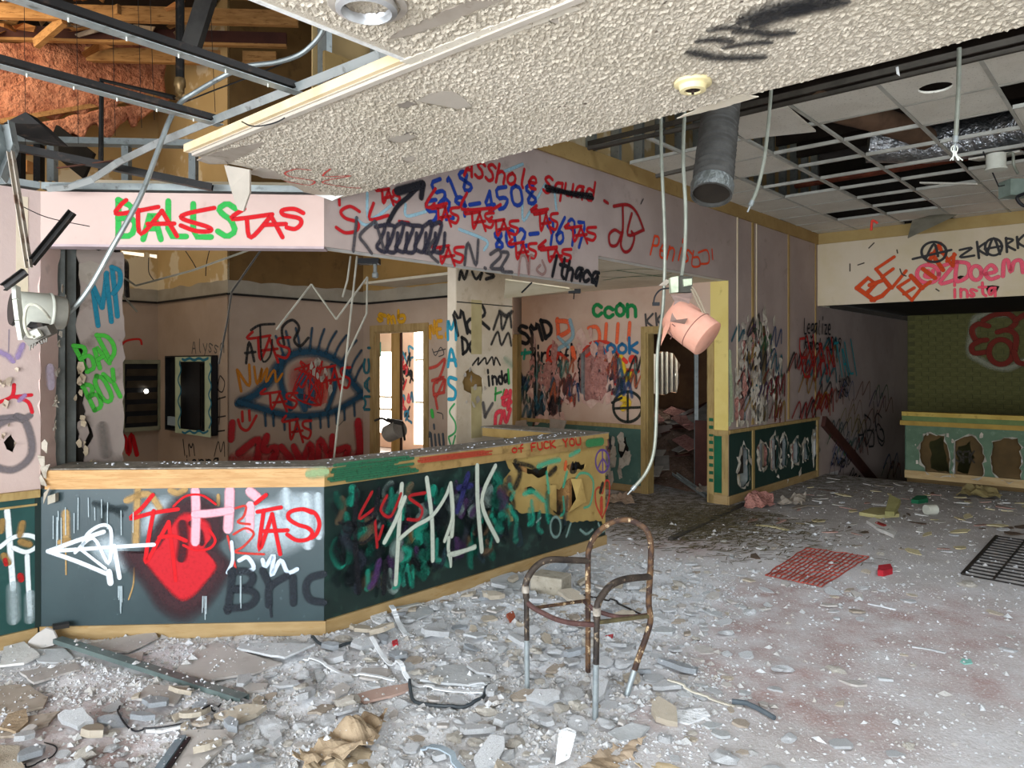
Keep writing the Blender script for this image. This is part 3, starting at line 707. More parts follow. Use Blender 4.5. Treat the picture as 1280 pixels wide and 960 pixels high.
mb = MB(); mb.buv(-3.6, 2.9, -6.6, 3.9, 4.75, 4.85); mb.buv(5.1, 16.2, -6.6, 3.9, 4.75, 4.85); mb.buv(2.9, 5.1, -6.6, -2.6, 4.75, 4.85); mb.buv(2.9, 5.1, 1.8, 3.9, 4.75, 4.85); struct(mb.build('ceiling_deck', deck), 'sooty roof deck with a square opening above the lobby ceiling', 'ceiling')  # square opening added in the deck to let light onto the floor
mb = MB(); mb.buv(11.2, 16.2, -6.5, 3.95, 2.6, 2.7); struct(mb.build('ceiling_stairwell', dark), 'dark ceiling over the stairs', 'ceiling')
mb = MB(); mb.buv(-3.6, 16.2, 12.9, 13.0, 0, 6.6); struct(mb.build('wall_rear', dark), 'dark rear outer wall')
# ================================================================ POPCORN CEILING over the entrance
def uvxy(u, v): p = P(u, v, 0); return (p.x, p.y)
def poppx(pts): return [POP.px(*p) for p in pts]
brk = [(2.67, 3.84), (2.55, 3.80), (2.43, 3.80), (2.30, 3.70), (2.16, 3.62), (2.08, 3.66), (1.98, 3.55), (1.84, 3.55), (1.74, 3.50), (1.62, 3.50)]
brk = ragged(brk, .012, .05, 4, close=False)+[(1.62, 3.50)]
far = [(2.67+.006*math.sin(i*7.1)+.004*math.sin(i*2.3), -6.4+i*10.24/80) for i in range(80)]
out = [uvxy(*q) for q in [(-3.45, -6.4)]+far+brk+[(1.62, 1.89), (-.9, 1.89), (-.9, 5.0), (-3.45, 5.0)]]
mb = MB(); mb.poly(POP, out, [], 0, -.022)
ceil = struct(mb.build('ceiling', popc), 'popcorn textured plasterboard ceiling with a broken edge and torn patches', 'ceiling')
mb = MB(); mb.buv(1.60, 1.625, 1.89, 3.52, 2.664, 2.70); mb.build('edge_batten', M('pale_edge_wood', 'e0c9a4', 'd2b98f', 5), ceil)
mb = MB(); mb.buv(-.9, 1.62, 1.885, 1.90, 2.655, 2.69); mb.build('edge_bead', whitep, ceil)
mb = MB(); mb.buv(1.63, 1.655, 1.2, 3.50, 2.648, 2.662); mb.build('edge_tape', bareg, ceil)
BARE = []
def cpatch(pts, mat, name='bare_patch', off=.0015, amp=.004, seed=1):
    if name == 'bare_patch': BARE.append(pts)
    mb = MB(); mb.poly(POP, ragged(poppx(pts), amp, .02, seed), [], off, -.002); return mb.build(name, mat, ceil)
cpatch([(480, 50), (500, 38), (545, 18), (590, 0), (636, -4), (560, 28), (520, 42)], tanp)
cpatch([(246, 200), (270, 190), (300, 183), (335, 176), (318, 187), (285, 205), (262, 205)], tanp)
cpatch([(519, 126), (540, 116), (565, 113), (578, 121), (590, 132), (572, 136), (552, 131)], bareg, seed=3)
cpatch([(484, 173), (497, 168), (512, 167), (520, 170), (505, 178), (492, 177)], bareg, seed=5)
cpatch([(504, 197), (510, 194), (519, 196), (516, 202), (508, 202)], bareg, seed=6)
cpatch([(310, 216), (325, 209), (343, 212), (352, 220), (350, 224), (328, 222)], bareg, seed=7)
cpatch([(497, 130), (507, 126), (522, 129), (512, 134), (502, 134)], M('hole_putty', '8f857a'), seed=8)
cpatch([(500, 75), (600, 36), (660, 14), (705, 4), (726, 9), (690, 22), (620, 48), (520, 80)], M('loose_white_tape', 'cfc6b6', 'c3baa9', 5), 'loose_tape', .006, .002)
cpatch([(688, 26), (696, 22), (704, 26), (696, 30)], bareg, seed=9)
for x, y in ((824, 39), (829, 2), (918, 24), (928, 22), (735, 129), (704, 133), (928, 2)):
    cpatch([(x-7, y+1), (x-2, y-2), (x+6, y-2), (x+2, y+2)], M('torn_nick', '6e6258'), 'nick', .002, .002, int(x))
# bare strip along the far edge
cpatch([(846, 148), (870, 137), (900, 126), (928, 118), (948, 121), (900, 135)], M('scraped_edge', 'd6cbb8', 'c9bda8', 6), seed=12)
def popcorn():
    from mathutils.geometry import intersect_point_tri_2d
    polys = [[Vector(q) for q in poppx(p_)] for p_ in BARE]
    bbs = [(min(q.x for q in p_), max(q.x for q in p_), min(q.y for q in p_), max(q.y for q in p_)) for p_ in polys]
    def inside(x, y):
        for p_, b in zip(polys, bbs):
            if b[0] < x < b[1] and b[2] < y < b[3]:
                c = False; j = len(p_)-1
                for i in range(len(p_)):
                    if (p_[i].y > y) != (p_[j].y > y) and x < (p_[j].x-p_[i].x)*(y-p_[i].y)/(p_[j].y-p_[i].y)+p_[i].x: c = not c
                    j = i
                if c: return True
        return False
    st = .0078; u0, u1, v0, v1 = .35, 2.664, -1.75, 3.80; nu, nv = int((u1-u0)/st), int((v1-v0)/st)
    idx = {}; vs, fs = [], []
    nn = noise.noise
    for i in range(nu+1):
        u = u0+i*st
        for j in range(nv+1):
            v = v0+j*st
            if u < 1.66 and v > 1.86: continue
            if v > 3.42+.36*max(0, u-1.62)-.03: continue
            p = P(u, v, 0)
            w = .02*nn(p*9)
            if inside(p.x+w, p.y+w): continue
            q = p*62
            d = nn(q)+.7*nn(q*1.9+Vector((5, 5, 5)))
            d = max(0.0, d+.25)
            idx[(i, j)] = len(vs); vs.append((p.x+.002*nn(p*40), p.y+.002*nn(p*40+Vector((3, 3, 3))), 2.6592-.0085*min(d, 1.2)))
    for i in range(nu):
        for j in range(nv):
            a, b, c, e = idx.get((i, j)), idx.get((i+1, j)), idx.get((i+1, j+1)), idx.get((i, j+1))
            if None not in (a, b, c, e): fs.append((a, e, c, b))
    me = bpy.data.meshes.new('popcorn_texture'); me.from_pydata(vs, [], fs); me.materials.append(popc); me.update()
    o = bpy.data.objects.new('popcorn_texture', me); COL.objects.link(o); o.parent = ceil; o['kind'] = 'stuff'
popcorn()
# hanging ceiling shard at the broken end
mb = MB(); q = [at(280, 206, 3.74), at(312, 212, 3.78), at(312, 240, 3.8), at(304, 264, 3.8), at(297, 262, 3.79), at(288, 235, 3.76)]
mb.slab(q, Vector((.004, .012, .002))); mb.build('hanging_shard', bareg, ceil)
mb = MB(); q = [at(240, 190, 3.52), at(262, 182, 3.5), at(285, 205, 3.7), at(262, 204, 3.66)]
mb.slab(q, Z*.012); mb.build('hanging_shard', tanp, ceil)
# broken crumbs of board under the corner near the soffit
for i, q in enumerate(([(380, 236), (392, 232), (415, 240), (430, 244), (415, 251), (390, 242)],)):
    mb = MB(); mb.slab([at(x, y, 4.42) for x, y in q], Vector((0, .01, .02))); mb.build('hanging_shard', whitep, ceil)

# recessed ceiling lamp at the top, smoke detector base
t = thing('recessed_downlight', 'recessed round downlight with a chrome rim hanging from the popcorn ceiling', 'lamp')
a = POP.px(460, 4); c = Vector((a[0], a[1], 2.66))
mb = MB(); mb.lathe(c, -Z, [(.11, -.10), (.115, 0.001), (.11, .008), (.09, .008), (.085, -.09), (.01, -.1)]); mb.build('can', M('lamp_can', 'b5aca0', '9d948a', 8, rough=.5), t, True)
mb = MB(); mb.lathe(c+Vector((.0, -.02, -.02)), -Z, [(.075, -.02), (.085, .0), (.085, .012), (.07, .018), (.066, .0)]); mb.build('rim', M('chrome_rim', 'c8c8c8', 'a8a8a8', 5, rough=.35, metal=.6), t, True)
t = thing('smoke_detector_base', 'round ivory smoke detector base on the popcorn ceiling', 'smoke detector')
a = POP.px(866, 101); c = Vector((a[0], a[1], 2.66))
mb = MB(); mb.lathe(c, -Z, [(.01, -.001), (.066, 0), (.066, .014), (.050, .018), (.046, .036), (.030, .038), (.027, .026), (.01, .026)]); mb.build('housing', ivory, t, True)
mb = MB(); mb.lathe(c-Z*.027, -Z, [(.001, .0), (.026, .0), (.026, .006), (.001, .006)]); mb.box(c-Z*.04, Vector((.004, 0, 0)), Vector((0, .004, 0)), Z*.008); mb.build('socket', M('detector_socket', '2a1c16'), t)

# ================================================================ SUSPENDED GRID CEILING
gc = thing('ceiling_grid', 'suspended tile ceiling with missing and sagging tiles beyond the popcorn ceiling', 'ceiling'); gc['kind'] = 'structure'
us = [5.4, 6.0, 6.6, 7.2, 7.8, 8.4, 9.0, 9.6, 10.2, 10.8, 11.08]
vs = [3.84, 3.29, 2.69, 2.08, 1.48, .88, .28, -.32, -.92, -1.52, -2.12]
GH = 3.55
def tee(p0, p1, mat, name='tee_bar'):
    mb = MB(); mb.bar(p0, p1, .024, .003); mb.bar(p0+Z*.016, p1+Z*.016, .004, .03); return mb.build(name, mat, gc)
for j, v in enumerate(vs[1:]): tee(P(5.4, v, GH), P(11.08, v, GH), teem, 'main_tee')
tee(P(5.4, 3.84, GH), P(5.4, -4.5, GH), teed, 'edge_tee')
mb = MB(); mb.bar(P(5.34, 3.84, GH+.05), P(5.34, -4.5, GH+.05), .02, .04); mb.build('edge_tee', teed, gc)
for i, u in enumerate(us[1:10]):
    for j in range(len(vs)-1): tee(P(u, vs[j]-.012, GH), P(u, vs[j+1]+.012, GH), teem, 'cross_tee')
have = {0: '0111111111', 1: '0110011011', 2: '1000000010', 3: '1000001111', 4: '1100011111', 5: '1011111111', 6: '1110111111', 7: '1'*10, 8: '1'*10, 9: '1'*10}
r = random.Random(4)
for j in range(len(vs)-1):
    for i in range(10):
        if have[j][i] != '1': continue
        u0, u1, v1, v0 = us[i]+.012, us[i+1]-.012, vs[j]-.012, vs[j+1]+.012
        mb = MB(); cu, cv = (u0+u1)/2, (v0+v1)/2
        if j == 4 and i == 0:                # tile with a round hole
            n = 20; hole = [uvxy(cu+.05+.105*math.cos(2*PI*k/n), cv+.02+.105*math.sin(2*PI*k/n)) for k in range(n)]
            mb.poly(HPl(GH+.004, -1), [uvxy(u0, v0), uvxy(u1, v0), uvxy(u1, v1), uvxy(u0, v1)], [hole], 0, -.015)
        elif j == 2 and i == 0:              # sagging tile
            mb.box(P(cu, cv, GH+.0), U*(u1-u0)/2-Z*.02, V*(v1-v0)/2+Z*.03, Z*.008)
        else:
            e = r.uniform(-.004, .006); mb.box(P(cu, cv, GH+.012), U*(u1-u0)/2, V*(v1-v0)/2+Z*e, Z*.008)
        mb.build('ceiling_tile', tilem, gc)
# loose, hanging tiles
mb = MB(); q = [HEAD.pt(*HEAD.px(x, y), .35) for x, y in ((1140, 278), (1195, 271), (1192, 268))]
hp = [at(1135, 298, 9.25), at(1141, 276, 9.5), at(1170, 268, 9.45), at(1196, 269, 9.2)]
mb.slab(hp, Vector((.0, .012, .01))); mb.build('hanging_tile', M('tile_back', '8f8a7a', '7d7869', 5), gc)
mb = MB(); mb.box(P(9.2, 1.75, 3.60), U*.26+Z*.03, V*.27+Z*.05, Z*.009); mb.build('loose_tile', tilem, gc)
mb = MB(); mb.box(P(8.3, 1.2, 3.62), U*.28+Z*.05, V*.2, Z*.009); mb.build('loose_tile', tilem, gc)
# light fixture body between the tiles
def thingmesh(name, mb, mat, label, cat, group=None, smooth=False): return tag(mb.build(name, mat, None, smooth), label, cat, group)
# ducts and pipes above the grid
mb = MB(); mb.tube([P(8.1, 2.3, 3.92), P(8.3, 1.8, 3.86), P(8.35, 1.2, 3.84), P(8.0, .5, 3.88), P(7.6, -.4, 3.92), P(7.4, -2.0, 3.95)], .2, 16)
thingmesh('foil_duct', mb, foil, 'crumpled foil wrapped duct above the missing ceiling tiles', 'duct', smooth=True)
mb = MB(); mb.tube([P(6.2, 2.15, 3.78), P(6.9, 1.9, 3.78), P(7.5, 1.75, 3.78), P(7.8, 1.72, 3.78)], .11, 12)
thingmesh('cardboard_duct', mb, M('brown_duct', '6d5340', '5a4434', 6), 'brown tube duct above the missing ceiling tiles', 'duct', smooth=True)
mb = MB(); mb.tube([P(9.3, 3.5, 3.9), P(9.2, -1, 3.9)], .05, 10)
thingmesh('rusty_pipe', mb, M('rusty_red_pipe', '7a3d28', '5f2f20', 8), 'rusty red pipe crossing above the open ceiling grid', 'pipe', smooth=True)
mb = MB(); mb.tube([P(4.6, 3.6, 4.25), P(4.5, -3, 4.3)], .15, 12)
thingmesh('grey_duct', mb, duct_g, 'grey round duct in the dark gap behind the popcorn ceiling', 'duct', smooth=True)
for k in range(8):
    u = 5.2+k*.72; mb = MB(); mb.buv(u, u+.06, -6.3, 3.84, 4.5, 4.74); thingmesh('roof_joist', mb, deck, 'dark roof joist above the grid ceiling', 'joist', 'dark joists above the grid ceiling')
# junction boxes hanging in the grid
t = thing('metal_lamp_can', 'white round lamp can with a conduit between the ceiling tiles', 'lamp')
c = at(1245, 203, 6.3)
mb = MB(); mb.lathe(c, -Z, [(.001, -.07), (.075, -.07), (.075, .05), (.085, .05), (.085, .065), (.001, .065)]); mb.build('can', whitel, t, True)
mb = MB(); mb.tube(catmull([c+Vector((.06, 0, .05)), c+Vector((.14, 0, .08)), c+Vector((.15, 0, -.02)), c+Vector((.22, .05, -.08))]), .012); mb.build('conduit', condm, t, True)
t = thing('junction_box', 'grey green junction box with black cable among the ceiling tiles', 'junction box')
c = at(1270, 236, 6.4)
mb = MB(); mb.box(c, Vector((.10, 0, 0)), Vector((0, .08, 0)), Z*.07); mb.build('box_body', M('grey_green_box', '7d8a80', '6d7a70', 6, rough=.5), t)
mb = MB(); mb.tube(catmull([c+Vector((.02, -.1, -.06)), c+Vector((-.06, -.1, -.10)), c+Vector((.0, -.1, -.17)), c+Vector((.10, -.1, -.15)), c+Vector((.14, -.1, -.06))]), .014); mb.build('cable_loop', black, t, True)
mb = MB(); mb.tube([c+Vector((.1, 0, .07)), c+Vector((-.15, 0, .02)), c+Vector((-.22, .1, .35))], .006); mb.build('wire', black, t)

# flexible grey duct hanging down in front of the lobby wall
t = thing('hanging_flex_duct', 'grey ribbed flexible duct hanging down from the dark ceiling gap', 'duct')
top, bot = at(903, 120, 4.9), at(889, 244, 4.6)
prof = []; d = (bot-top); n = 60
for i in range(n+1): prof.append((.118+.006*math.sin(i*1.9)+.006*(i/n), d.length*i/n))
mb = MB(); mb.lathe(top, d, prof+[(.115, d.length), (.112, d.length*.9)], 20); mb.build('hose', duct_g, t, True)
mb = MB(); mb.lathe(top, d, [(.128, d.length*.88), (.135, d.length*.92), (.13, d.length*.965), (.120, d.length*1.0), (.116, d.length)], 20); mb.build('end_collar', M('torn_grey_foil', '777a78', '62655f', 14, rough=.4, metal=.4, bump=1, bs=30, bd=.02), t, True)
mb = MB(); mb.lathe(top, d, [(.001, d.length*.97), (.117, d.length*.972)], 20); mb.build('dark_mouth', dark, t)

# hanging conduits
def conduit(name, pts, r_, label, mat=condm, group=None, end=True):
    t = thing(name, label, 'conduit', group); q = catmull(pts, 8)
    mb = MB(); mb.tube(q, r_, 8); mb.build('tube', mat, t, True)
    if end:
        mb = MB(); mb.lathe(q[-1], q[-1]-q[-3], [(r_*1.3, -.03), (r_*1.3, 0), (r_*.6, .004), (r_*.5, .04), (.001, .04)], 10); mb.build('connector', galv, t, True)
    return t
conduit('flexible_conduit', [at(826, 130, 4.4), at(827, 200, 4.4), at(831, 300, 4.42), at(829, 380, 4.45), at(822, 440, 4.45), at(821, 500, 4.45), at(818, 560, 4.45), at(808, 590, 4.45), at(790, 612, 4.45)], .0105, 'long pale conduit hanging past the pink lamp in front of the doorway')
conduit('flexible_conduit', [at(856, 130, 4.3), at(854, 200, 4.3), at(857, 260, 4.3), at(856, 310, 4.3), at(852, 345, 4.27)], .011, 'short pale conduit carrying the pink lamp', end=False)
conduit('flexible_conduit', [at(964, 110, 4.2), at(960, 160, 4.2), at(955, 200, 4.2), at(947, 235, 4.2), at(938, 257, 4.2)], .0105, 'thin conduit hanging beside the grey flexible duct')
t = conduit('flexible_conduit', [at(1199, 60, 3.6), at(1198, 110, 3.6), at(1196, 150, 3.6), at(1194, 178, 3.6)], .0105, 'straight conduit with frayed end hanging below the tile with the round hole')
r = random.Random(3)
for i in range(5):
    p = at(1194, 180, 3.6); mb = MB(); mb.tube(catmull([p, p+Vector((r.uniform(-.02, .03), 0, -.03)), p+Vector((r.uniform(-.03, .05), 0, -.08))], 4), .003, 5); mb.build('frayed_wire', whitel, t)
mb = MB(); mb.slab([at(1120, 84, 3.0), at(1123, 83, 3.0), at(1125, 95, 2.99), at(1121, 92, 2.99)], Vector((0, .003, 0)))
thingmesh('paper_scrap', mb, whitep, 'white scrap hanging from the popcorn ceiling edge', 'scrap')
mb = MB(); mb.tube(catmull([at(1089, 288, 7.2), at(1090, 277, 7.2), at(1092, 276, 7.2), at(1097, 279, 7.2)], 4), .012, 6)
thingmesh('red_ribbon', mb, M('red_tape', 'c0382c'), 'red ribbon hanging from the grid ceiling', 'ribbon')
# thin rails hanging in the gap beyond the popcorn ceiling
for i, (a, b) in enumerate((((735, 187), (810, 172)), ((810, 172), (880, 158)), ((820, 222), (905, 202)))):
    mb = MB(); mb.chan(at(*a, 5.4), at(*b, 5.2), .03, .004, .02); thingmesh('dangling_rail', mb, teed, 'dark dangling ceiling rail before the open studs', 'rail', 'dangling rails before the open studs')

# ================================================================ OPEN CEILING at the left: channels, pipes, conduits
for i, (a, b, da, db) in enumerate((((-60, -28), (374, 116), 1.75, 2.62), ((-80, 60), (276, 156), 2.3, 3.12))):
    D0 = 1.1*F/(HOR-a[1]); D1 = 1.1*F/(HOR-b[1])
    t = thing('furring_channel', ('upper' if i == 0 else 'lower')+' black steel furring channel under the open roof', 'channel')
    p0, p1 = at(*a, D0), at(*b, D1)
    mb = MB(); mb.chan(p0+Z*.01, p1+Z*.01, .045, .003, .022); mb.build('web', darks, t)
    mb = MB(); mb.bar(p0-Z*.004, p1-Z*.004, .05, .003); mb.build('face', galv, t)
    for k in range(6):
        p = p0.lerp(p1, (k+.7)/6.5); mb = MB(); mb.tube([p, p-Z*.018], .003, 6); mb.build('screw', whitel, t)
t = thing('carrying_channel', 'bent galvanised carrying channel along the broken ceiling edge', 'channel')
pth = [at(500, 66, 2.6), at(480, 72, 2.68), at(300, 142, 3.25), at(200, 182, 3.75), at(150, 206, 4.05), at(120, 226, 4.2), at(90, 236, 4.25), at(62, 238, 4.27)]
mb = MB()
for a, b in zip(pth, pth[1:]): mb.chan(a, b, .038, .003, .03, (0, -.6, .8))
mb.build('rail', galv, t)
# dark pipe with a sprinkler fitting
t = thing('sprinkler_pipe', 'dark vertical sprinkler pipe with a brass fitting under the open roof', 'pipe')
p = at(225, 115, 4.6)
mb = MB(); mb.tube([at(225, -120, 4.6), at(225, 100, 4.6)], .026, 10); mb.build('pipe', darks, t, True)
mb = MB(); mb.lathe(at(225, 98, 4.6), -Z, [(.03, 0), (.034, .02), (.034, .05), (.026, .06), (.026, .09), (.012, .1), (.012, .12), (.03, .125), (.001, .13)], 12); mb.build('fitting', M('brass_fitting', '8a6f48', '6c5639', 8, metal=.5, rough=.4), t, True)
t = thing('branch_pipe', 'thin black branch pipe hanging below the furring channel', 'pipe')
mb = MB(); mb.tube([at(218, 122, 4.6), at(127, 100, 4.75), at(126, 214, 4.75)], .016, 8); mb.build('pipe', darks, t)
mb = MB(); mb.box(at(252, 18, 4.4), Vector((.045, 0, -.02)), Vector((0, .03, 0)), Vector((.06, 0, .19))); thingmesh('metal_duct_piece', mb, M('grey_duct_steel', '4f4c48', '403d3a', 6, metal=.4), 'grey rectangular duct piece hanging aslant from the roof', 'duct')
conduit('flexible_conduit', [at(406, 34, 3.4), at(396, 50, 3.42), at(375, 68, 3.45), at(345, 78, 3.5), at(308, 83, 3.55), at(280, 95, 3.6), at(245, 115, 3.6), at(226, 128, 3.6), at(212, 150, 3.55), at(195, 195, 3.5), at(178, 240, 3.45), at(160, 275, 3.42), at(140, 310, 3.4), at(115, 355, 3.4), at(92, 385, 3.38), at(64, 406, 3.35)], .012, 'long grey conduit sagging from the roof to the white lamp', galv)
mb = MB(); mb.tube(catmull([at(302, 152, 3.0), at(318, 158, 3.0), at(345, 153, 3.0), at(365, 140, 3.0), at(374, 125, 3.0)]), .003, 5)
thingmesh('black_wire', mb, black, 'thin black wire looping under the broken ceiling edge', 'wire')
mb = MB(); mb.tube(catmull([at(230, 128, 3.7), at(270, 112, 3.7), at(310, 97, 3.7), at(352, 80, 3.7)]), .004, 5)
thingmesh('grey_wire', mb, darks, 'thin grey wire beside the sagging conduit', 'wire')
for i, x in enumerate((30, 95, 140, 172, 187, 262)):
    mb = MB(); mb.tube([at(x, -20, 4.9), at(x+2+i, 190-10*i, 4.9)], .0022, 4); thingmesh('hanger_wire', mb, darks, 'thin hanger wire dangling from the roof', 'wire', 'hanger wires under the open roof')
# stud framing of the soffit top, seen through the hole
fr = thing('soffit_framing', 'galvanised stud framing standing on the pink soffit', 'framing')
FD = 5.3
for a, b, w in (((60, 180), (252, 184), .05), ((-30, 176), (62, 180), .05)):
    mb = MB(); mb.chan(at(*a, FD), at(*b, FD), .09, .004, .04); mb.build('track', galv, fr)
for x in (22, 46, 63, 156, 240, -10):
    mb = MB(); mb.chan(at(x, 180, FD), at(x, 226, FD), .05, .004, .05, (0, 1, 0)); mb.build('stud', galv if x > 50 else darks, fr)
mb = MB(); mb.chan(at(-20, 180, 4.1), at(265, 238, 4.35), .05, .004, .035); thingmesh('fallen_channel', mb, darks, 'dark channel lying along the top of the pink soffit', 'channel')
mb = MB(); mb.bar(at(72, 210, 4.2), at(156, 199, 4.2), .016, .006); thingmesh('rusty_strip', mb, M('rusty_strip', '5b3424', '43271b', 8), 'rusty strip resting on the dark channel', 'strip')
# crumpled black sheet and bent stud at the far left
mb = MB(); mb.slab([at(4, 154, 4.0), at(32, 140, 4.0), at(50, 155, 4.05), at(74, 178, 4.2), at(50, 176, 4.2), at(20, 168, 4.1)], Vector((.02, .06, -.01)))
thingmesh('crumpled_sheet', mb, darks, 'crumpled black metal sheet above the pale pink wall', 'sheet')
t = thing('bent_stud', 'bent galvanised stud leaning above the pale pink wall', 'stud')
mb = MB(); mb.chan(at(10, 155, 3.4), at(16, 187, 3.4), .06, .004, .04, (0, -1, 0)); mb.chan(at(16, 187, 3.4), at(0, 230, 3.3), .06, .004, .04, (0, -1, 0)); mb.build('rail', galv, t)
t = thing('hanging_strip', 'rust edged steel strip hanging over the white lamp', 'strip')
mb = MB(); mb.chan(at(15, 190, 3.1), at(38, 335, 3.1), .022, .003, .018, (0, -1, 0)); mb.build('rail', M('rust_edged_steel', 'a59a8c', '6f5647', 9, lo=.48, hi=.55, rough=.5, metal=.3), t)
mb = MB(); mb.chan(at(40, 330, 3.1), at(92, 266, 3.15), .03, .003, .02, (0, -1, 0)); mb.build('dark_rail', darks, t)
mb = MB(); mb.chan(at(6, 360, 3.05), at(33, 340, 3.05), .03, .003, .02, (0, -1, 0)); mb.build('dark_rail', darks, t)
mb = MB(); mb.tube(catmull([at(28, 258, 3.2), at(60, 272, 3.2), at(112, 283, 3.2)]), .002, 4); thingmesh('thin_wire', mb, black, 'thin wire sticking out over the pink soffit', 'wire')

# ================================================================ OFFICE behind the counter
HC = 2.44
def twotone(name, pl, a0, a1, lab, holes=(), top=6.3, cut=None, split=None, um=mustard):
    """painted lower wall up to the old ceiling line, grey joint band, bare board above"""
    o_ = cut if cut else [(a0, 0), (a1, 0), (a1, HC), (a0, HC)]
    mb = MB(); mb.poly(pl, o_, holes, 0, -.016); w = struct(mb.build(name, officep), lab)
    mb = MB(); mb.pbox(pl, a0, a1, HC, HC+.025, -.01, .02); mb.build('wall_angle', darks, w)
    n = max(4, int(abs(a1-a0)/.08)); up = [(a0+(a1-a0)*i/n, HC+.18+.03*noise.noise(Vector((i*.3, a0, 0)))+.01*noise.noise(Vector((i*1.1, 3, 0)))) for i in range(n+1)]
    mb = MB(); mb.poly(pl, [(a0, HC+.02), (a1, HC+.02)]+up[::-1], [], .002, -.016); mb.build('joint_compound', M('grey_joint_compound', 'a59b8a', '988e7d', 3), w)
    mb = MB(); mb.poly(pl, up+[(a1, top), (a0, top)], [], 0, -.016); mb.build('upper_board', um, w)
    return w
eh = [ragged(pxs(EYEW, [(384, 478), (390, 466), (400, 470), (410, 483), (411, 504), (392, 508), (391, 480)]), .015, .05, 2)]
weye = twotone('wall_office_back', EYEW, 4.17, 6.07, 'office wall with a large blue painted eye', eh, um=M('shaded_brown_board', '7a5c34', '6d512c', 2, c3='5c4526', s3=5))  # mustard board with the upper wall's shade put into its colour
mb = MB(); mb.poly(UP(8.12), pxs(EYEW, [(380, 460), (415, 460), (415, 512), (380, 512)]), [], 0, -.03); mb.build('insulation_batt', M('dusky_pink_batt', 'b97d6e', 'a86c5e', 8, bump=.6, bs=20), weye)
flaps(EYEW, [(388, 462), (394, 458), (398, 466), (402, 472), (408, 478)], 12, 71, flapm, weye, .04, .1)
wd2 = twotone('wall_office_door', D2, 5.4, 8.05, 'office wall around the bright doorway', (), 6.3, [(5.4, 0), (6.83, 0), (6.83, 2.07), (7.80, 2.07), (7.80, 0), (8.05, 0), (8.05, HC), (5.4, HC)])
wpa = twotone('wall_office_panel', PANW, 8.05, 9.92, 'narrow office wall carrying the open breaker box', um=drywall)
wlo = twotone('wall_office_louver', LOUW, 1.0, 4.17, 'far office wall with the louvered vent', (), 5.5, um=drywall)
d2 = thing('door_2', 'oak framed doorway to the bright room behind the office', 'door'); d2['kind'] = 'structure'
casing(d2, D2, 6.83, 7.80, 2.07, .085, M('olive_oak_casing', 'a3875a', '8f7448', 5, stretch=(3, 3, .6)), .07)
# stub wall and its cap
SB = M('stub_wall_paint', 'cbbba4', 'bda98f', 2, c3='a8967c', s3=6)
sh = [ragged(pxs(STUBR, [(578, 478), (583, 464), (588, 460), (592, 465), (604, 472), (603, 492), (592, 495), (580, 488)]), .012, .04, 5)]
mb = MB(); mb.poly(STUBR, [(5.10, 0), (5.93, 0), (5.93, 2.64), (5.10, 2.64)], sh, 0, -.014)
wst = struct(mb.build('wall_stub', SB), 'short stub wall with black graffiti and a punched hole behind the counter')
mb = MB(); mb.buv(5.10, 5.12, 5.262, 5.39, 0, 2.64); mb.build('end_face', M('pale_stub_end', 'ded0bc', 'd2c2ab', 2), wst)  # paler copy of the stub paint: light on the end put into the colour
mb = MB(); mb.buv(5.12, 5.93, 5.37, 5.39, 0, 2.64); mb.build('rear_board', mustard, wst)
a0, _ = STUBR.px(589, 400); a1, _ = STUBR.px(602, 400)
mb = MB(); mb.pbox(STUBR, a0, a1, .9, 1.42, 0, .003); mb.build('joint_tape', M('joint_tape', 'b3a377', 'a69669', 4), wst)
mb = MB(); mb.pbox(STUBR, a0, a1, 1.75, 2.3, 0, .003); mb.build('joint_tape', M('joint_tape', 'b3a377'), wst)
mb = MB(); mb.pbox(STUBR, 5.10, 5.93, 2.26, 2.27, 0, .006); mb.build('wall_angle', darks, wst)
flaps(STUBR, [(583, 465), (590, 490), (600, 492), (586, 500)], 9, 77, tanp, wst, .025, .06)
# doorway beside the stub wall (second passage) and closing wall
mb = MB(); mb.buv(8.05, 8.15, 7.05, 7.12, 0, 2.08); mb.buv(8.08, 8.14, 7.12, 7.20, 0, 2.02); struct(mb.build('trim_4', oak), 'oak casing at the end of the blush back wall', 'trim')
# open ceiling of the passage: pale board above
mb = MB(); mb.buv(5.6, 8.3, 3.97, 7.4, 2.63, 2.66); struct(mb.build('ceiling_passage', M('pale_passage_ceiling', 'd3cab6', 'c7bda8', 3)), 'pale ceiling of the passage before the ruined doorway', 'ceiling')
mb = MB(); mb.slab([at(630, 373, 7.2), at(632, 350, 6.6), at(712, 361, 6.7), at(718, 363, 6.9)], Z*.012); thingmesh('hanging_ceiling_panel', mb, M('pale_panel', 'd9cdb2', 'cdbf9f', 3), 'pale ceiling panel hanging down beside the stub wall', 'panel')
mb = MB(); mb.tube([at(652, 366, 6.5), at(665, 353, 6.5)], .008, 5); thingmesh('dark_rod', mb, black, 'dark rod sticking out under the hanging ceiling panel', 'rod')
mb = MB(); mb.box(at(718, 364, 7.4), Vector((.06, 0, 0)), Vector((0, .03, 0)), Z*.02); mb.tube([at(718, 364, 7.4), at(717, 374, 7.4)], .006, 5); thingmesh('dangling_bracket', mb, black, 'small black bracket dangling from the passage ceiling', 'bracket')
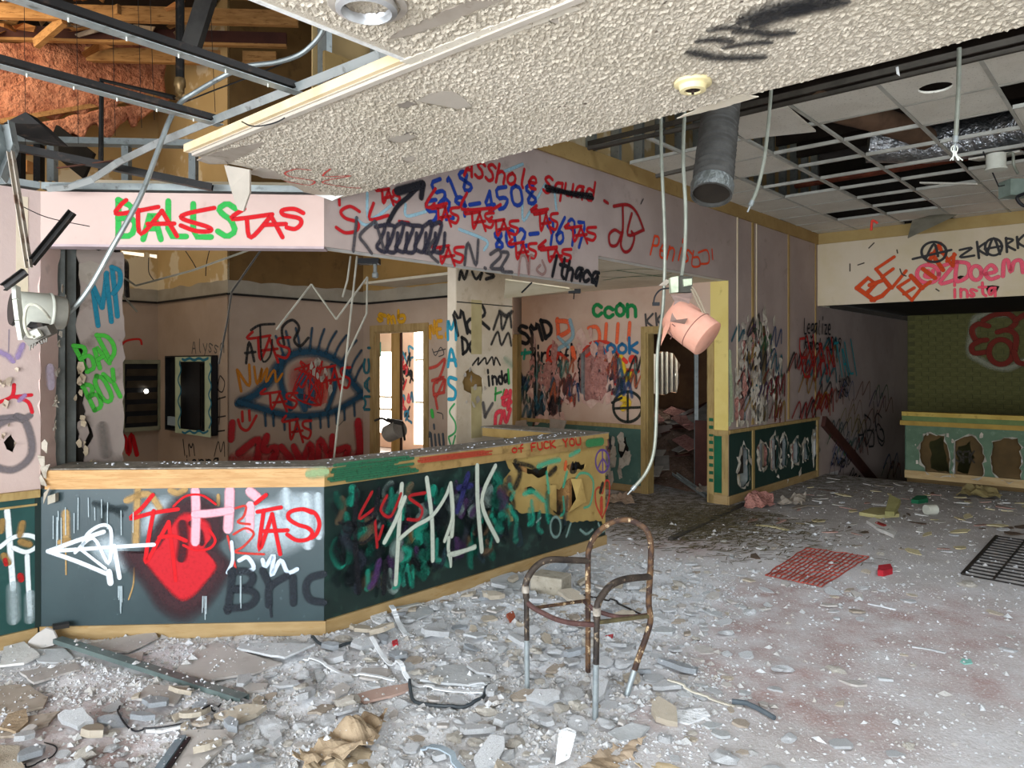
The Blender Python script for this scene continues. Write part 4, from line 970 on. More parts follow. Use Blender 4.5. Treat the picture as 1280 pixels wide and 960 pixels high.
# ---- bright room behind the office
mb = MB(); mb.buv(8.15, 9.4, 7.22, 7.30, 0, 2.75); mb.buv(6.09, 9.4, 12.7, 12.8, 0, 2.75); mb.buv(6.09, 8.3, 4.0, 4.02, 2.64, 2.75)
FR = VP(9.3)
b0 = [FR.px(x, y) for x, y in ((462, 541), (462, 440), (491, 440), (491, 541))]; b1 = [FR.px(x, y) for x, y in ((517, 556), (517, 395), (534, 395), (534, 556))]
mb.poly(FR, [(7.25, 0), (12.75, 0), (12.75, 2.8), (7.25, 2.8)], [b0, b1], 0, -.1)
wfr = struct(mb.build('wall_bright_room', M('peach_room_paint', 'e0c2ac', 'd6b69f', 2)), 'peach walls of the bright room beyond the office')
mb = MB(); mb.buv(6.09, 9.4, 7.42, 12.8, 2.75, 2.8); struct(mb.build('ceiling_bright_room', whitep), 'white ceiling of the bright room', 'ceiling')
def fwin(name, b, lab, mul):
    t = thing(name, lab, 'window'); t['kind'] = 'structure'
    (a0, h0), (_, h1), (a1, _), _ = b; a0, a1 = min(a0, a1), max(a0, a1)
    mb = MB(); mb.pbox(FR, a0, a1, h0, h1, -.09, -.085); mb.build('pane', glow, t)
    for k in mul:
        mb = MB(); mb.pbox(FR, a0, a1, h0+(h1-h0)*k-.02, h0+(h1-h0)*k+.02, -.085, -.06); mb.build('mullion', whitel, t)
fwin('window_1', b0, 'overexposed white wide window of the bright room behind the green awning', (.3, .45)); fwin('window_2', b1, 'overexposed white tall narrow window of the bright room beside the graffiti', (.33, .66))
q = [FR.pt(*FR.px(x, y), .25) for x, y in ((462, 448), (462, 425), (489, 428), (489, 446), (478, 440))]
mb = MB(); mb.slab(q, FR.n*.02); thingmesh('green_awning', mb, teal, 'green awning board above the bright room window', 'awning')
mb = MB(); mb.box(at(495, 480, 10.4), Vector((.055, .02, 0)), Vector((0, .05, 0)), Z*1.25); o = thingmesh('timber_post', mb, M('bare_post', 'b8965c', 'a58349', 4, stretch=(4, 4, .5)), 'bare timber post standing in the bright doorway', 'post'); o.location.z = -.08
mb = MB(); mb.box(at(501, 480, 10.45), Vector((.018, .01, 0)), Vector((0, .05, 0)), Z*1.25); o = thingmesh('maroon_post', mb, redw, 'narrow maroon post beside the bare timber post', 'post'); o.location.z = -.08
t = thing('hanging_floodlight', 'grey floodlight drum on an arm hanging in the bright doorway', 'lamp')
c = at(492, 539, 8.6)
ax = Vector((.75, -.55, .38)).normalized()
mb = MB(); mb.lathe(c, ax, [(.001, -.1), (.10, -.1), (.105, .08), (.11, .09), (.11, .11), (.10, .11), (.095, .10), (.001, .10)]); mb.build('drum', M('grey_lamp_drum', '8d867c', '7b746a', 8, rough=.5), t, True)
mb = MB(); mb.bar(at(484, 525, 8.55), at(503, 529, 8.45), .02, .05); mb.bar(at(503, 529, 8.45), at(506, 550, 8.5), .02, .04); mb.build('yoke', darks, t)
mb = MB(); mb.tube(catmull([at(484, 526, 8.6), at(477, 523, 8.6), at(468, 526, 8.6)]), .015, 6); mb.build('arm', darks, t)
# ---- breaker box, louvered vent, small hole of light
t = thing('louvered_vent', 'dark louvered metal vent with a bullet hole on the far office wall', 'vent')
LV = UP(9.86)
c4 = [LV.px(x, y) for x, y in ((151, 449), (203, 450), (203, 537), (151, 538))]
a0, a1 = c4[0][0], c4[1][0]; h0, h1 = c4[2][1], c4[1][1]
for (x0, x1, y0, y1) in ((a0, a1, h0, h0+.05), (a0, a1, h1-.05, h1), (a1-.05, a1, h0, h1), (a0, a0+.04, h0, h1)):
    mb = MB(); mb.pbox(LV, x0, x1, y0, y1, -.04, .02); mb.build('frame', M('aged_frame', '8d8b72', '7d7b64', 6), t)
mb = MB(); mb.pbox(LV, a0, a1, h0, h1, -.04, -.03); mb.build('backing', black, t)
for k in range(5):
    hh_ = h0+.10+(h1-h0-.16)*k/5
    mb = MB(); mb.box(LV.pt((a0+a1)/2, hh_+.05, .0), LV.e*(a1-a0-.14)/2, Z*.045+LV.n*.02, LV.n*.004); mb.build('louver', M('brown_louver', '4d4234', '41382c', 5, rough=.5), t)
a, h = LV.px(182, 489); mb = MB(); mb.lathe(LV.pt(a, h, .025), LV.n, [(.001, 0), (.025, 0), (.03, -.004)], 10); mb.build('bullet_hole', glow, t, label='bright hole of daylight')  # emissive disc set on the vent in place of daylight through a hole
t = thing('breaker_box', 'open black breaker box with a pale scribbled door on the office wall', 'breaker box')
BX = VP(4.10)
g = lambda x, y: BX.px(x, y)
a0, h0 = g(266, 545); a1, h1 = g(207, 445)
for (x0, x1, y0, y1) in ((a0, a1, h0, h0+.02), (a0, a1, h1-.02, h1), (a0, a0+.02, h0, h1), (a1-.02, a1, h0, h1)):
    mb = MB(); mb.pbox(BX, x0, x1, y0, y1, -.06, .01); mb.build('side', black, t)
mb = MB(); mb.pbox(BX, a0, a1, h0, h1, -.06, -.05); mb.build('back', black, t)
x0, x1 = g(266, 0)[0], g(222, 0)[0]; i0, i1 = g(259, 0)[0], g(228, 0)[0]; _, y0 = g(240, 543); _, y1 = g(240, 446); _, j0 = g(240, 537); _, j1 = g(240, 452)
mb = MB(); mb.poly(BX, [(x0, y0), (x1, y0), (x1, y1), (x0, y1)], [[(i0, j0), (i1, j0), (i1, j1), (i0, j1)]], .03, .022); pd = mb.build('door_frame', M('pale_green_frame', 'b9c4a4', 'a9b494', 6, rough=.5), t)
for k in range(12):
    mb = MB(); mb.pbox(BX, i0+.05, i0+.085, j0+.06+k*(j1-j0-.1)/12, j0+.085+k*(j1-j0-.1)/12, -.05, -.02); mb.build('terminal', galv, t)
for k in range(3):
    mb = MB(); mb.pbox(BX, i0+.11+k*.06, i0+.12+k*.06, j0+.02, j1-.02, -.05, -.02); mb.build('bus_bar', darks, t)
mb = MB(); mb.pbox(BX, x1+.02, a1-.03, h0+.06, h0+.17, -.04, -.01); mb.build('label_plate', M('label_plate', '8d99a0'), t)
# office ceiling leftovers: pipe, light diffusers, dangling grid bars
mb = MB(); mb.tube(catmull([at(152, 325, 6.4), at(156, 327, 6.4), at(158, 332, 6.4), at(158, 350, 6.4), at(159, 372, 6.4)], 4), .022, 8); thingmesh('drain_pipe', mb, darks, 'short dark drain pipe hanging in the office', 'pipe', smooth=True)
mb = MB(); mb.slab([at(152, 315, 6.5), at(180, 318, 6.5), at(180, 321, 6.3), at(152, 317, 6.3)], Z*.01); thingmesh('diffuser_bit', mb, M('glowing_diffuser', 'fff3e0', emis=('ffe9c8', 1.0)), 'long pale tube lamp under the soffit', 'lamp')  # light diffuser bits with a weak glow added in their material
mb = MB(); mb.slab([at(187, 319, 6.5), at(196, 320, 6.5), at(196, 323, 6.3), at(187, 321, 6.3)], Z*.01); thingmesh('diffuser_bit', mb, M('glowing_diffuser', 'fff3e0'), 'short pale tube lamp end under the soffit', 'lamp')
def grid_strip(pts, D, label, w=.02, mat=None):
    mat = mat or M('dull_grid_bar', '9d9786', '8a8474', 6, rough=.5)
    t = thing('dangling_grid_bar', label, 'grid bar'); p = [at(x, y, D+.03*i) for i, (x, y) in enumerate(pts)]
    for a, b in zip(p, p[1:]):
        mb = MB(); mb.bar(a, b, .004, w, (.2, -1, .1)); mb.bar(a+Vector((0, .008, 0)), b+Vector((0, .008, 0)), .014, .003, (.2, -1, .1)); mb.build('rail', mat, t)
    return t
grid_strip([(345, 412), (389, 355), (420, 399), (459, 346), (458, 392), (432, 448)], 5.6, 'zigzag bent ceiling bar hanging before the painted eye')
grid_strip([(446, 320), (440, 375), (432, 450), (424, 510), (417, 574)], 5.5, 'long thin ceiling bar hanging down to the counter', .009)
grid_strip([(438, 320), (434, 350), (428, 371)], 5.6, 'short thin ceiling bar beside the zigzag bar', .012)
grid_strip([(326, 312), (289, 365), (284, 400), (273, 455)], 5.4, 'dark bent ceiling bar hanging at the office wall corner', .026, teed)
grid_strip([(312, 312), (240, 338), (169, 357), (122, 324)], 5.6, 'long pale ceiling bar sagging across the office opening', .03)
grid_strip([(122, 331), (147, 362), (171, 390)], 5.3, 'pale ceiling bar end hanging beside the teal letters', .026)
grid_strip([(115, 318), (135, 328), (153, 333)], 5.2, 'grey ceiling bar stub at the jamb', .02, galv)
for i, q in enumerate(([(232, 314), (240, 326), (245, 335)], [(262, 312), (258, 330), (257, 345)], [(186, 322), (186, 340), (192, 350)])):
    mb = MB(); mb.tube(catmull([at(x, y, 6.6) for x, y in q], 4), .004, 4); thingmesh('dangling_wire', mb, black, 'thin dangling wire under the office soffit', 'wire', 'wires dangling in the office')
t = thing('office_fixture', 'black ceiling fixture with a grey stem hanging in the office', 'lamp')
mb = MB(); mb.box(at(461, 327, 6.8), Vector((.10, 0, 0)), Vector((0, .06, 0)), Z*.025); mb.build('plate', black, t)
mb = MB(); mb.tube([at(469, 327, 6.8), at(469, 347, 6.8)], .018, 8); mb.lathe(at(469, 340, 6.8), -Z, [(.02, 0), (.03, .02), (.03, .05), (.001, .06)], 10); mb.build('stem', galv, t)
# ================================================================ ROOF over the office: joists, deck, insulation
rf = thing('roof_structure', 'open timber roof with joists above the office', 'roof'); rf['kind'] = 'structure'
W86 = CHAM.e; N86 = -CHAM.n
r = random.Random(9)
for i, (y, D) in enumerate(((66, 8.5), (42, 8.1), (14, 7.7), (-20, 7.3), (-60, 7.0))):
    p = at(80, y, D); q0, q1 = p-W86*4.0, p+W86*2.4
    mb = MB(); mb.bar(q0, q1, .05, .13); mb.build('joist', redw if i in (1,) else joist, rf)
    mb = MB(); mb.bar(q0-Z*.08, q1-Z*.08, .06, .03); mb.build('flange', joist, rf)
mb = MB(); mb.slab([at(-300, 55, 9.3), at(270, 55, 9.3), at(270, -200, 6.6), at(-300, -200, 6.6)], Vector((0, .05, .1))); mb.build('deck', deck, rf)
# paper facing and torn batts between the joists
for i in range(26):
    x = r.uniform(-10, 235); k = r.choice((0, 1, 2, 3)); y = (52, 27, -2, 30)[k]+r.uniform(-9, 9); D = (8.3, 7.9, 7.5, 8.0)[k]
    L, h = r.uniform(22, 60), r.uniform(5, 12); sl = r.uniform(-8, 8)
    q = [(x-L/2, y-sl), (x, y-h*.6), (x+L/2, y+sl-2), (x+L*.4, y+h*.6+sl), (x, y+h*r.uniform(.2, .9)), (x-L*.4, y+h*.5-sl)]
    mb = MB(); mb.slab([at(a, b, D+r.uniform(-.15, .2)) for a, b in q], Vector((0, .02, .005))); mb.build('torn_facing', r.choice((joist, kraft, tanp, M('orange_lit_paper', 'c98d54', 'b57b45', 5))), rf)  # orange paper has the warm roof light put into its colour
for a, b in (((45, 55), (80, 25)), ((125, 25), (150, 12))):
    mb = MB(); mb.bar(at(*a, 7.9), at(*b, 7.7), .06, .1); mb.build('brace', joist, rf)
# big glass wool blanket hanging on the back slope
def wool(name, quad, nx, ny, amp, mat, label, seed):
    mb = MB(); o3 = Vector((seed*3.3, 0, 0))
    for i in range(nx+1):
        for j in range(ny+1):
            a = Vector(quad[0]).lerp(quad[1], i/nx); b = Vector(quad[3]).lerp(quad[2], i/nx); p = a.lerp(b, j/ny)
            edge = 1.0
            n1 = noise.noise(p*2.2+o3)+.5*noise.noise(p*5+o3)
            p = p+Vector((0, -1, 0))*(amp*n1)+Z*(.18*noise.noise(Vector((i*.35, seed, j*.05)))*(j/ny))
            mb.v.append(p)
    for i in range(nx):
        for j in range(ny):
            a = i*(ny+1)+j; mb.f.append((a, a+ny+1, a+ny+2, a+1))
    o = mb.build(name, mat, None, True, fix=False)
    md = o.modifiers.new('thick', 'SOLIDIFY'); md.thickness = .08
    return tag(o, label, 'insulation')
wool('insulation_blanket', [at(-80, 56, 7.6), at(206, 52, 9.15), at(206, 124, 9.15), at(-80, 168, 7.6)], 46, 20, .10, insul, 'large orange pink insulation blanket hanging under the roof', 1)
wool('insulation_roll', [at(40, 158, 7.95), at(205, 120, 8.85), at(184, 152, 8.8), at(66, 176, 8.05)], 30, 8, .10, insul, 'torn pink insulation roll hanging below the blanket', 2)
mb = MB(); mb.bar(at(0, 152, 7.9), at(205, 117, 9.1), .04, .05); mb.build('purlin', joist, rf)
mb = MB(); mb.buv(-3.6, 16.2, 3.95, 13, 6.55, 6.6); struct(mb.build('ceiling_roof_deck', deck), 'dark roof deck above the office', 'ceiling')
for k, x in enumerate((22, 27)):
    mb = MB(); mb.box(at(27, 185+k*24, 7.6), Vector((.09, 0, 0)), Vector((0, .05, 0)), Z*.06); mb.build('lit_block', M('orange_lit_paper', 'c98d54', 'b57b45', 5), rf)  # blocks coloured as if the warm roof light fell on them
mb = MB(); mb.bar(at(112, 208, 6.6), at(66, 172, 6.8), .03, .25); mb.build('gable_board', dark, rf)
# ================================================================ RECEPTION COUNTER
ct = thing('reception_counter', 'angled reception counter with dark green panels and pine edge boards, covered in graffiti', 'counter')
TH = 1.025
# angled front
mb = MB(); mb.pbox(CHAM, .0, CHL+.0, .085, .905, -.02, 0); mb.build('front_panel', dgreen, ct, label='dark green front panel with a painted mouth')
mb = MB(); mb.pbox(CHAM, -.0, CHL+.012, 0, .085, -.02, .012); mb.build('baseboard', basew, ct)
mb = MB(); mb.pbox(CHAM, .03, CHL+.006, .963, TH-.008, -.02, .022); mb.build('edge_board', pine, ct)
mb = MB(); mb.pbox(CHAM, .03, CHL+.004, .903, .961, -.02, .012); mb.build('edge_board', pine, ct)
# worktop: one continuous dusty board following the bend, with the return
def wt(u, v): return (u, v)
A0 = (2.61, 3.85); B0 = (1.43, 5.03); k = .30
nA = (2.61-k*.414, 3.85+k)      # inner corner of the bend
dB = (1.43+k*.707, 5.03+k*.707)
o_ = [(1.45, 5.01), (2.615, 3.835), (5.66, 3.835), (5.66, 5.15), (5.33, 5.15), (5.33, 4.15), (2.61+k*.414, 4.15), (1.66, 5.24)]
mb = MB(); mb.poly(HPl(TH, 1), [uvxy(*q) for q in o_], [], 0, -.012); mb.build('worktop', ctop, ct)
# right front: hardboard backing with holes, green laminate torn off at its far end
def Q(*pts): return [MAIN.px(x, y) for x, y in pts]
holes = [ragged(Q(*q), .012, .04, 90+i) for i, q in enumerate([
    [(498, 684), (506, 670), (520, 662), (530, 655), (532, 660), (520, 672), (510, 683), (500, 685)],
    [(531, 675), (537, 671), (543, 675), (540, 685), (533, 685)],
    [(616, 640), (624, 632), (630, 628), (637, 640), (634, 655), (622, 658)],
    [(640, 578), (655, 580), (665, 586), (680, 585), (686, 582), (685, 592), (676, 598), (662, 592), (645, 586)],
    [(708, 582), (720, 578), (733, 580), (732, 586), (712, 588)],
    [(656, 610), (664, 608), (671, 612), (668, 617), (658, 616)],
    [(682, 606), (690, 606), (700, 612), (712, 598), (722, 598), (722, 625), (714, 640), (700, 644), (692, 640), (690, 622)]])]
mb = MB(); mb.poly(MAIN, [(2.61, .085), (5.63, .085), (5.63, .905), (2.61, .905)], holes, -.006, -.018); mb.build('hardboard_panel', hardb, ct, label='tan hardboard panel with torn black holes')
lam = [MAIN.px(408, 608), (2.615, .09), (5.625, .09)]+Q((752, 652), (735, 651), (716, 654), (700, 650), (690, 643), (672, 640), (652, 642), (640, 636), (637, 622), (628, 612), (630, 598), (637, 588), (633, 578), (622, 574))+[MAIN.px(560, 578)]
lam = [(2.613, .90), (2.613, .088), (5.628, .088)]+ragged(Q((752, 651), (735, 651), (716, 653), (700, 649), (690, 643), (672, 640), (652, 642), (640, 636), (637, 622), (627, 612), (630, 598), (638, 588), (634, 580)), .008, .03, 4, False)
ax, ah = MAIN.px(632, 575); lam += [(ax, .90)]
lh2 = [h for h in holes[:3]]
mb = MB(); mb.poly(MAIN, lam, lh2, 0, -.005); mb.build('front_panel', M('blackish_green_laminate', '1c2e2a', '142320', 2.2, c3='2b463d', s3=9, lo3=.55, hi3=.7, rough=.45, spec=.45), ct, label='torn sooty green front panel')  # blackish version of the green laminate
mb = MB(); mb.pbox(MAIN, 2.61, 5.63, .0, .085, -.02, .012); mb.build('baseboard', basew, ct)
mb = MB(); mb.pbox(MAIN, 2.605, 5.645, .963, TH-.008, -.02, .022); mb.build('edge_board', M('worn_edge_board', 'a98a55', '957747', 5, c3='7e6439', s3=10), ct)
mb = MB(); mb.pbox(MAIN, 2.605, 5.64, .903, .961, -.02, .012); mb.build('edge_board', M('worn_edge_board', 'a98a55'), ct)
mb = MB(); mb.buv(2.7, 5.6, 4.0, 4.015, .0, 1.0); mb.build('rear_panel', M('counter_back', '4a3f2c', '3d3424', 3), ct)  # panel colour darkened for the shade seen through the torn holes
for u in (2.7, 3.3, 3.9, 4.5, 5.1, 5.56):
    mb = MB(); mb.buv(u, u+.04, 3.87, 4.0, .0, 1.0); mb.build('stud', joist, ct)
mb = MB(); mb.buv(5.615, 5.63, 3.87, 5.1, .0, .9); mb.build('return_panel', wgreen, ct)
mb = MB(); mb.buv(5.34, 5.36, 4.1, 5.14, .93, 1.012); mb.build('return_edge', M('return_edge_board', 'b99a5f', 'a88950', 5), ct)
mb = MB(); mb.pbox(CHAM, .02, CHL, 0, 1.0, -.17, -.155); mb.build('rear_panel', M('counter_back', '8f7a52'), ct)
# curled flaps of the torn hardboard
for q, off, dv in (([(682, 606), (692, 606), (690, 622), (694, 640), (684, 634), (682, 620)], .0, .05), ([(712, 598), (722, 598), (724, 626), (712, 640), (705, 640), (712, 622)], .0, .09), ([(624, 632), (634, 628), (636, 650), (628, 655)], .0, -.05)):
    pts = []
    for i, (x, y) in enumerate(q):
        s, h = MAIN.px(x, y); pts.append(MAIN.pt(s, h, off+.012+abs(dv)*(i % 3)/3))
    mb = MB(); mb.slab(pts, MAIN.n*.003); mb.build('torn_flap', hardb, ct)
mb = MB(); a, h = CHAM.px(70, 622); mb.box(CHAM.pt(a, h, .03), CHAM.e*.022+Z*.008, Z*.025, CHAM.n*.018); mb.build('broken_block', concm, ct)

# ================================================================ METAL CHAIR FRAME
ch = thing('chair_frame', 'burnt metal armchair frame without seat standing in the rubble', 'chair')
R_ = .0155
def lerpD(x, x0, D0, x1, D1): return D0+(D1-D0)*(x-x0)/(x1-x0)
def hoopD(x): return lerpD(x, 735, 3.955, 813, 3.75)
hp = [(735, 770), (735, 735), (735, 700), (736, 688), (741, 675), (748, 665), (757, 657.5), (766, 652.5), (776, 650), (786, 650), (795, 653), (804, 658.5), (810, 666), (813.5, 680), (813.5, 700), (812.5, 721), (811, 745), (811, 759)]
mb = MB(); mb.tube(catmull([at(x, y, hoopD(x)) for x, y in hp], 4), R_, 10); mb.build('back_hoop', rust, ch, True, label='rusted hoop of the chair back')
mb = MB(); mb.tube([at(735, 770, 3.955), at(735, 805, 3.955), fl(735, 840)], R_*.95, 10); mb.build('leg', rust, ch, True)
mb = MB(); mb.tube(catmull([at(811, 757, 3.75), at(813, 775, 3.745), at(808, 795, 3.735), at(799, 820, 3.715), at(793, 838, 3.70)], 5), R_*.98, 10); mb.build('leg', rust, ch, True)
mb = MB(); mb.tube([at(793, 838, 3.70), fl(783, 870)], R_*.96, 10); mb.build('leg_tip', legm, ch, True)
def aD(x): return lerpD(x, 657, 3.755, 735, 3.955)
la = [(658, 748), (657, 736), (658, 727), (662, 718), (669, 709), (678, 702.5), (690, 699.5), (710, 700), (735, 701)]
mb = MB(); mb.tube(catmull([at(x, y, aD(x)) for x, y in la], 4), R_*1.12, 10); mb.build('armrest', rustd, ch, True)
mb = MB(); mb.tube([at(658, 745, 3.757), at(658.5, 800, 3.756)], R_*.9, 10); mb.build('leg', rustd, ch, True)
mb = MB(); mb.tube([at(658.5, 800, 3.756), fl(659, 861)], R_*.9, 10); mb.build('leg_tip', legm, ch, True)
def bD(x): return lerpD(x, 744, 3.434, 812, 3.75)
ra = [(746, 775), (746, 763), (748, 753), (753, 744), (761, 734), (770, 728), (782, 724), (797, 722), (812, 721)]
mb = MB(); mb.tube(catmull([at(x, y, bD(x)) for x, y in ra], 4), R_*1.12, 10); mb.build('armrest', rustd, ch, True)
mb = MB(); mb.tube([at(746, 772, 3.436), at(745, 830, 3.434)], R_*.95, 10); mb.build('leg', rustd, ch, True)
mb = MB(); mb.tube([at(745, 830, 3.434), fl(744, 899)], R_*.95, 10); mb.build('leg_tip', legm, ch, True)
fd = lambda x: lerpD(x, 659, 3.756, 745, 3.434)
mb = MB(); mb.tube(catmull([at(x, y, fd(x)) for x, y in ((659, 753), (667, 760), (680, 767), (695, 774), (712, 778.5), (728, 780), (745, 781))], 4), R_*.85, 8); mb.build('seat_rail', rustp, ch, True)
mb = MB(); mb.tube(catmull([at(x, y, hoopD(x)) for x, y in ((730, 751), (743, 762), (757, 767.5), (773, 771), (792, 771), (811, 769))], 4), R_*.8, 8); mb.build('seat_rail', rustp, ch, True)
mb = MB(); mb.bar(at(668, 760, 3.73), at(737, 750, 3.955), .02, .012); mb.build('side_rail', rust, ch)
mb = MB(); mb.bar(at(746, 778, 3.436), at(811, 770, 3.75), .02, .016); mb.build('side_rail', M('olive_tube', '6b6244', '544c36', 10, rough=.6), ch)
for x, y, D in ((657, 737, 3.755), (746, 765, 3.434)):
    p = at(x, y, D); mb = MB(); mb.tube([p-Z*.015, p+Z*.02], R_*1.25, 10); mb.build('joint_sleeve', M('bare_joint_metal', 'b3aba0', '8d857a', 20, metal=.4), ch, True)

# ================================================================ PINK HANGING LAMP
pl_ = thing('pink_floodlight', 'pink painted drum floodlight hanging from a conduit before the doorway', 'lamp')
c0, c1 = at(851, 399, 4.2), at(885, 424, 4.11); ax = (c1-c0).normalized(); L = (c1-c0).length
mb = MB(); mb.lathe(c0, ax, [(.001, -.06), (.09, -.06), (.102, -.045), (.108, 0), (.111, L*.55), (.111, L*.56)], 28); mb.build('drum', pinkl, pl_, True)
mb = MB(); mb.lathe(c0, ax, [(.106, L*.555), (.110, L*.57), (.110, L*.98), (.104, L*1.0), (.001, L*1.0)], 28); mb.build('drum_cap', pinkl, pl_, True)
mb = MB(); mb.lathe(c0, ax, [(.113, L*.545), (.1135, L*.56), (.110, L*.565)], 28); mb.build('seam', M('dark_seam', '8f6458'), pl_, True)  # darker ring round the drum joint
# bent yoke plate
y0 = [at(843, 376, 4.15), at(862, 376, 4.15), at(861, 395, 4.1), at(856, 405, 4.0), at(838, 402, 4.1)]
mb = MB(); mb.slab(y0, Vector((0, .006, 0))); mb.build('yoke', M('dull_yoke', '8a7268', '7a6358', 8, rough=.5), pl_)
mb = MB(); mb.slab([at(843, 376, 4.15), at(840, 400, 4.12), at(834, 415, 4.12), at(826, 432, 4.12), at(829, 412, 4.14), at(836, 390, 4.16)], Vector((0, .006, 0))); mb.build('yoke_arm', pinkl, pl_)
mb = MB(); mb.slab([at(838, 368, 4.2), at(866, 366, 4.2), at(864, 374, 4.15), at(862, 377, 4.15), at(843, 377, 4.15)], Vector((0, .01, 0))); mb.build('yoke_top', M('dull_yoke', '8a7268'), pl_)
gb = M('pale_green_box', 'c5cdb0', '9ba38a', 9, rough=.4)
for q in ([(838, 347), (848, 345), (848, 365), (839, 366)], [(854, 349), (865, 348), (865, 356), (855, 358)]):
    mb = MB(); mb.slab([at(x, y, 4.2) for x, y in q], Vector((0, .05, 0))); mb.build('terminal_plate', gb, pl_)
mb = MB(); mb.box(at(852, 356, 4.25), Vector((.055, 0, 0)), Vector((0, .03, 0)), Z*.045); mb.build('terminal_box', M('dark_grey_box', '4f4d45', '3f3d36', 9), pl_)  # dark grey box behind the pale plates
for q in ([(865, 358), (873, 372), (880, 388), (886, 402), (888, 410)], [(864, 361), (871, 376), (879, 392), (885, 405)]):
    mb = MB(); mb.tube(catmull([at(x, y, 4.1) for x, y in q], 4), .005, 6); mb.build('cord', M('tan_cord', '8d806c'), pl_, True)
mb = MB(); mb.slab([at(823, 357, 4.25), at(833, 349, 4.25), at(838, 351, 4.25), at(833, 357, 4.25)], Vector((0, .004, 0))); mb.build('paper_tag', tanp, pl_)
mb = MB(); mb.tube(catmull([at(838, 360, 4.25), at(826, 362, 4.25), at(819, 370, 4.25), at(817, 380, 4.25)], 4), .005, 5); mb.box(at(820, 380, 4.25), Vector((.02, 0, 0)), Vector((0, .01, 0)), Z*.01); mb.build('loose_wire', black, pl_)
for q in ([(836, 412), (840, 420), (838, 424)], [(840, 405), (844, 408)]):
    mb = MB(); mb.tube([at(x, y, 4.02) for x, y in q], .003, 5); mb.build('scratch', M('scratch', '6e4b44'), pl_)

# ================================================================ WHITE LAMP at the left
wl = thing('white_floodlight', 'white drum floodlight with broken bracket hanging beside the pale pink wall', 'lamp')
c0, c1 = at(18, 386, 3.2), at(64, 390, 3.3); ax = (c1-c0).normalized(); L = (c1-c0).length
mb = MB(); mb.lathe(c0, ax, [(.001, 0), (.075, 0), (.078, .01), (.082, L*.98), (.080, L)], 28); mb.build('drum', whitel, wl, True)
mb = MB(); mb.lathe(c0, ax, [(.080, L*.99), (.078, L*1.0), (.074, L*1.35), (.06, L*1.42), (.001, L*1.42)], 28); mb.build('drum_cap', M('grey_lamp_cap', '8b887e', '7a776d', 8, rough=.5), wl, True)
mb = MB(); mb.lathe(c0, ax, [(.083, L*.9), (.085, L*.92), (.085, L*.97), (.082, L*.98)], 28); mb.build('rim', whitel, wl, True)
mb = MB(); mb.lathe(c0, ax, [(.001, -.012), (.07, -.012), (.076, -.002), (.001, -.001)], 28); mb.build('rear_ring', darks, wl, True)
br = [at(20, 358, 3.1), at(21, 375, 3.08), at(24, 400, 3.08), at(28, 424, 3.1)]
mb = MB()
for a, b in zip(br, br[1:]): mb.bar(a, b, .018, .03, (0, -1, 0))
mb.build('yoke', whitel, wl)
mb = MB(); mb.slab([at(28, 424, 3.08), at(36, 412, 3.08), at(58, 407, 3.1), at(64, 418, 3.1), at(50, 425, 3.08), at(36, 433, 3.08)], Vector((0, .05, .01))); mb.build('base_plate', M('broken_base', '6f6a62', '57524b', 10, rough=.6), wl)
mb = MB(); mb.slab([at(36, 415, 3.06), at(46, 411, 3.06), at(51, 419, 3.06), at(42, 424, 3.06)], Vector((0, .02, 0))); mb.build('mount_plate', whitel, wl)
mb = MB(); mb.slab([at(33, 408, 3.1), at(38, 402, 3.1), at(52, 404, 3.12), at(56, 412, 3.12), at(40, 412, 3.1)], Vector((0, .05, 0))); mb.build('bracket', darks, wl)
mb = MB(); mb.tube(catmull([at(62, 398, 3.1), at(54, 388, 3.05), at(44, 381, 3.03), at(35, 382, 3.03), at(31, 393, 3.04), at(31, 408, 3.05), at(36, 420, 3.05), at(42, 421, 3.05)], 5), .006, 6); mb.build('cord', M('pale_cord', 'b9b6a6', '9d9a8a', 20), wl, True)
r = random.Random(8)
for i in range(7):
    p = at(38+i*3.4, 432-i*1.6, 3.07); mb = MB(); mb.bar(p, p+Vector((r.uniform(-.005, .01), 0, -r.uniform(.008, .02))), .006, .004); mb.build('torn_edge', M('broken_base', '6f6a62'), wl)
for x, y in ((45, 422), (64, 422), (58, 423)):
    pass
# ================================================================ GRAFFITI: sprayed strokes lying on their walls
PAINT = {}
def pm(col, soft):
    k = (col, soft > .5)
    if k in PAINT: return PAINT[k]
    m = bpy.data.materials.new('spray_paint_'+col); m.use_nodes = True; nt = m.node_tree; N = nt.nodes; L = nt.links
    b = N['Principled BSDF']; b.inputs['Base Color'].default_value = hexc(col); b.inputs['Roughness'].default_value = .7; b.inputs['Specular IOR Level'].default_value = .2
    a = N.new('ShaderNodeAttribute'); a.attribute_name = 'pa'
    tc = N.new('ShaderNodeTexCoord'); n = N.new('ShaderNodeTexNoise'); n.inputs['Scale'].default_value = 60; n.inputs['Detail'].default_value = 3
    L.new(tc.outputs['Object'], n.inputs['Vector'])
    x = N.new('ShaderNodeMath'); x.operation = 'MULTIPLY_ADD'; L.new(n.outputs['Fac'], x.inputs[0]); x.inputs[1].default_value = .8; x.inputs[2].default_value = .6
    y = N.new('ShaderNodeMath'); y.operation = 'MULTIPLY'; y.use_clamp = True; L.new(a.outputs['Fac'], y.inputs[0]); L.new(x.outputs[0], y.inputs[1])
    L.new(y.outputs[0], b.inputs['Alpha']); PAINT[k] = m; return m
def wscale(pl, x, y):
    if isinstance(pl, HPl): return abs((EYE-pl.h)/(y-HOR))
    return abs(pl.px(x, y+.5)[1]-pl.px(x, y-.5)[1])
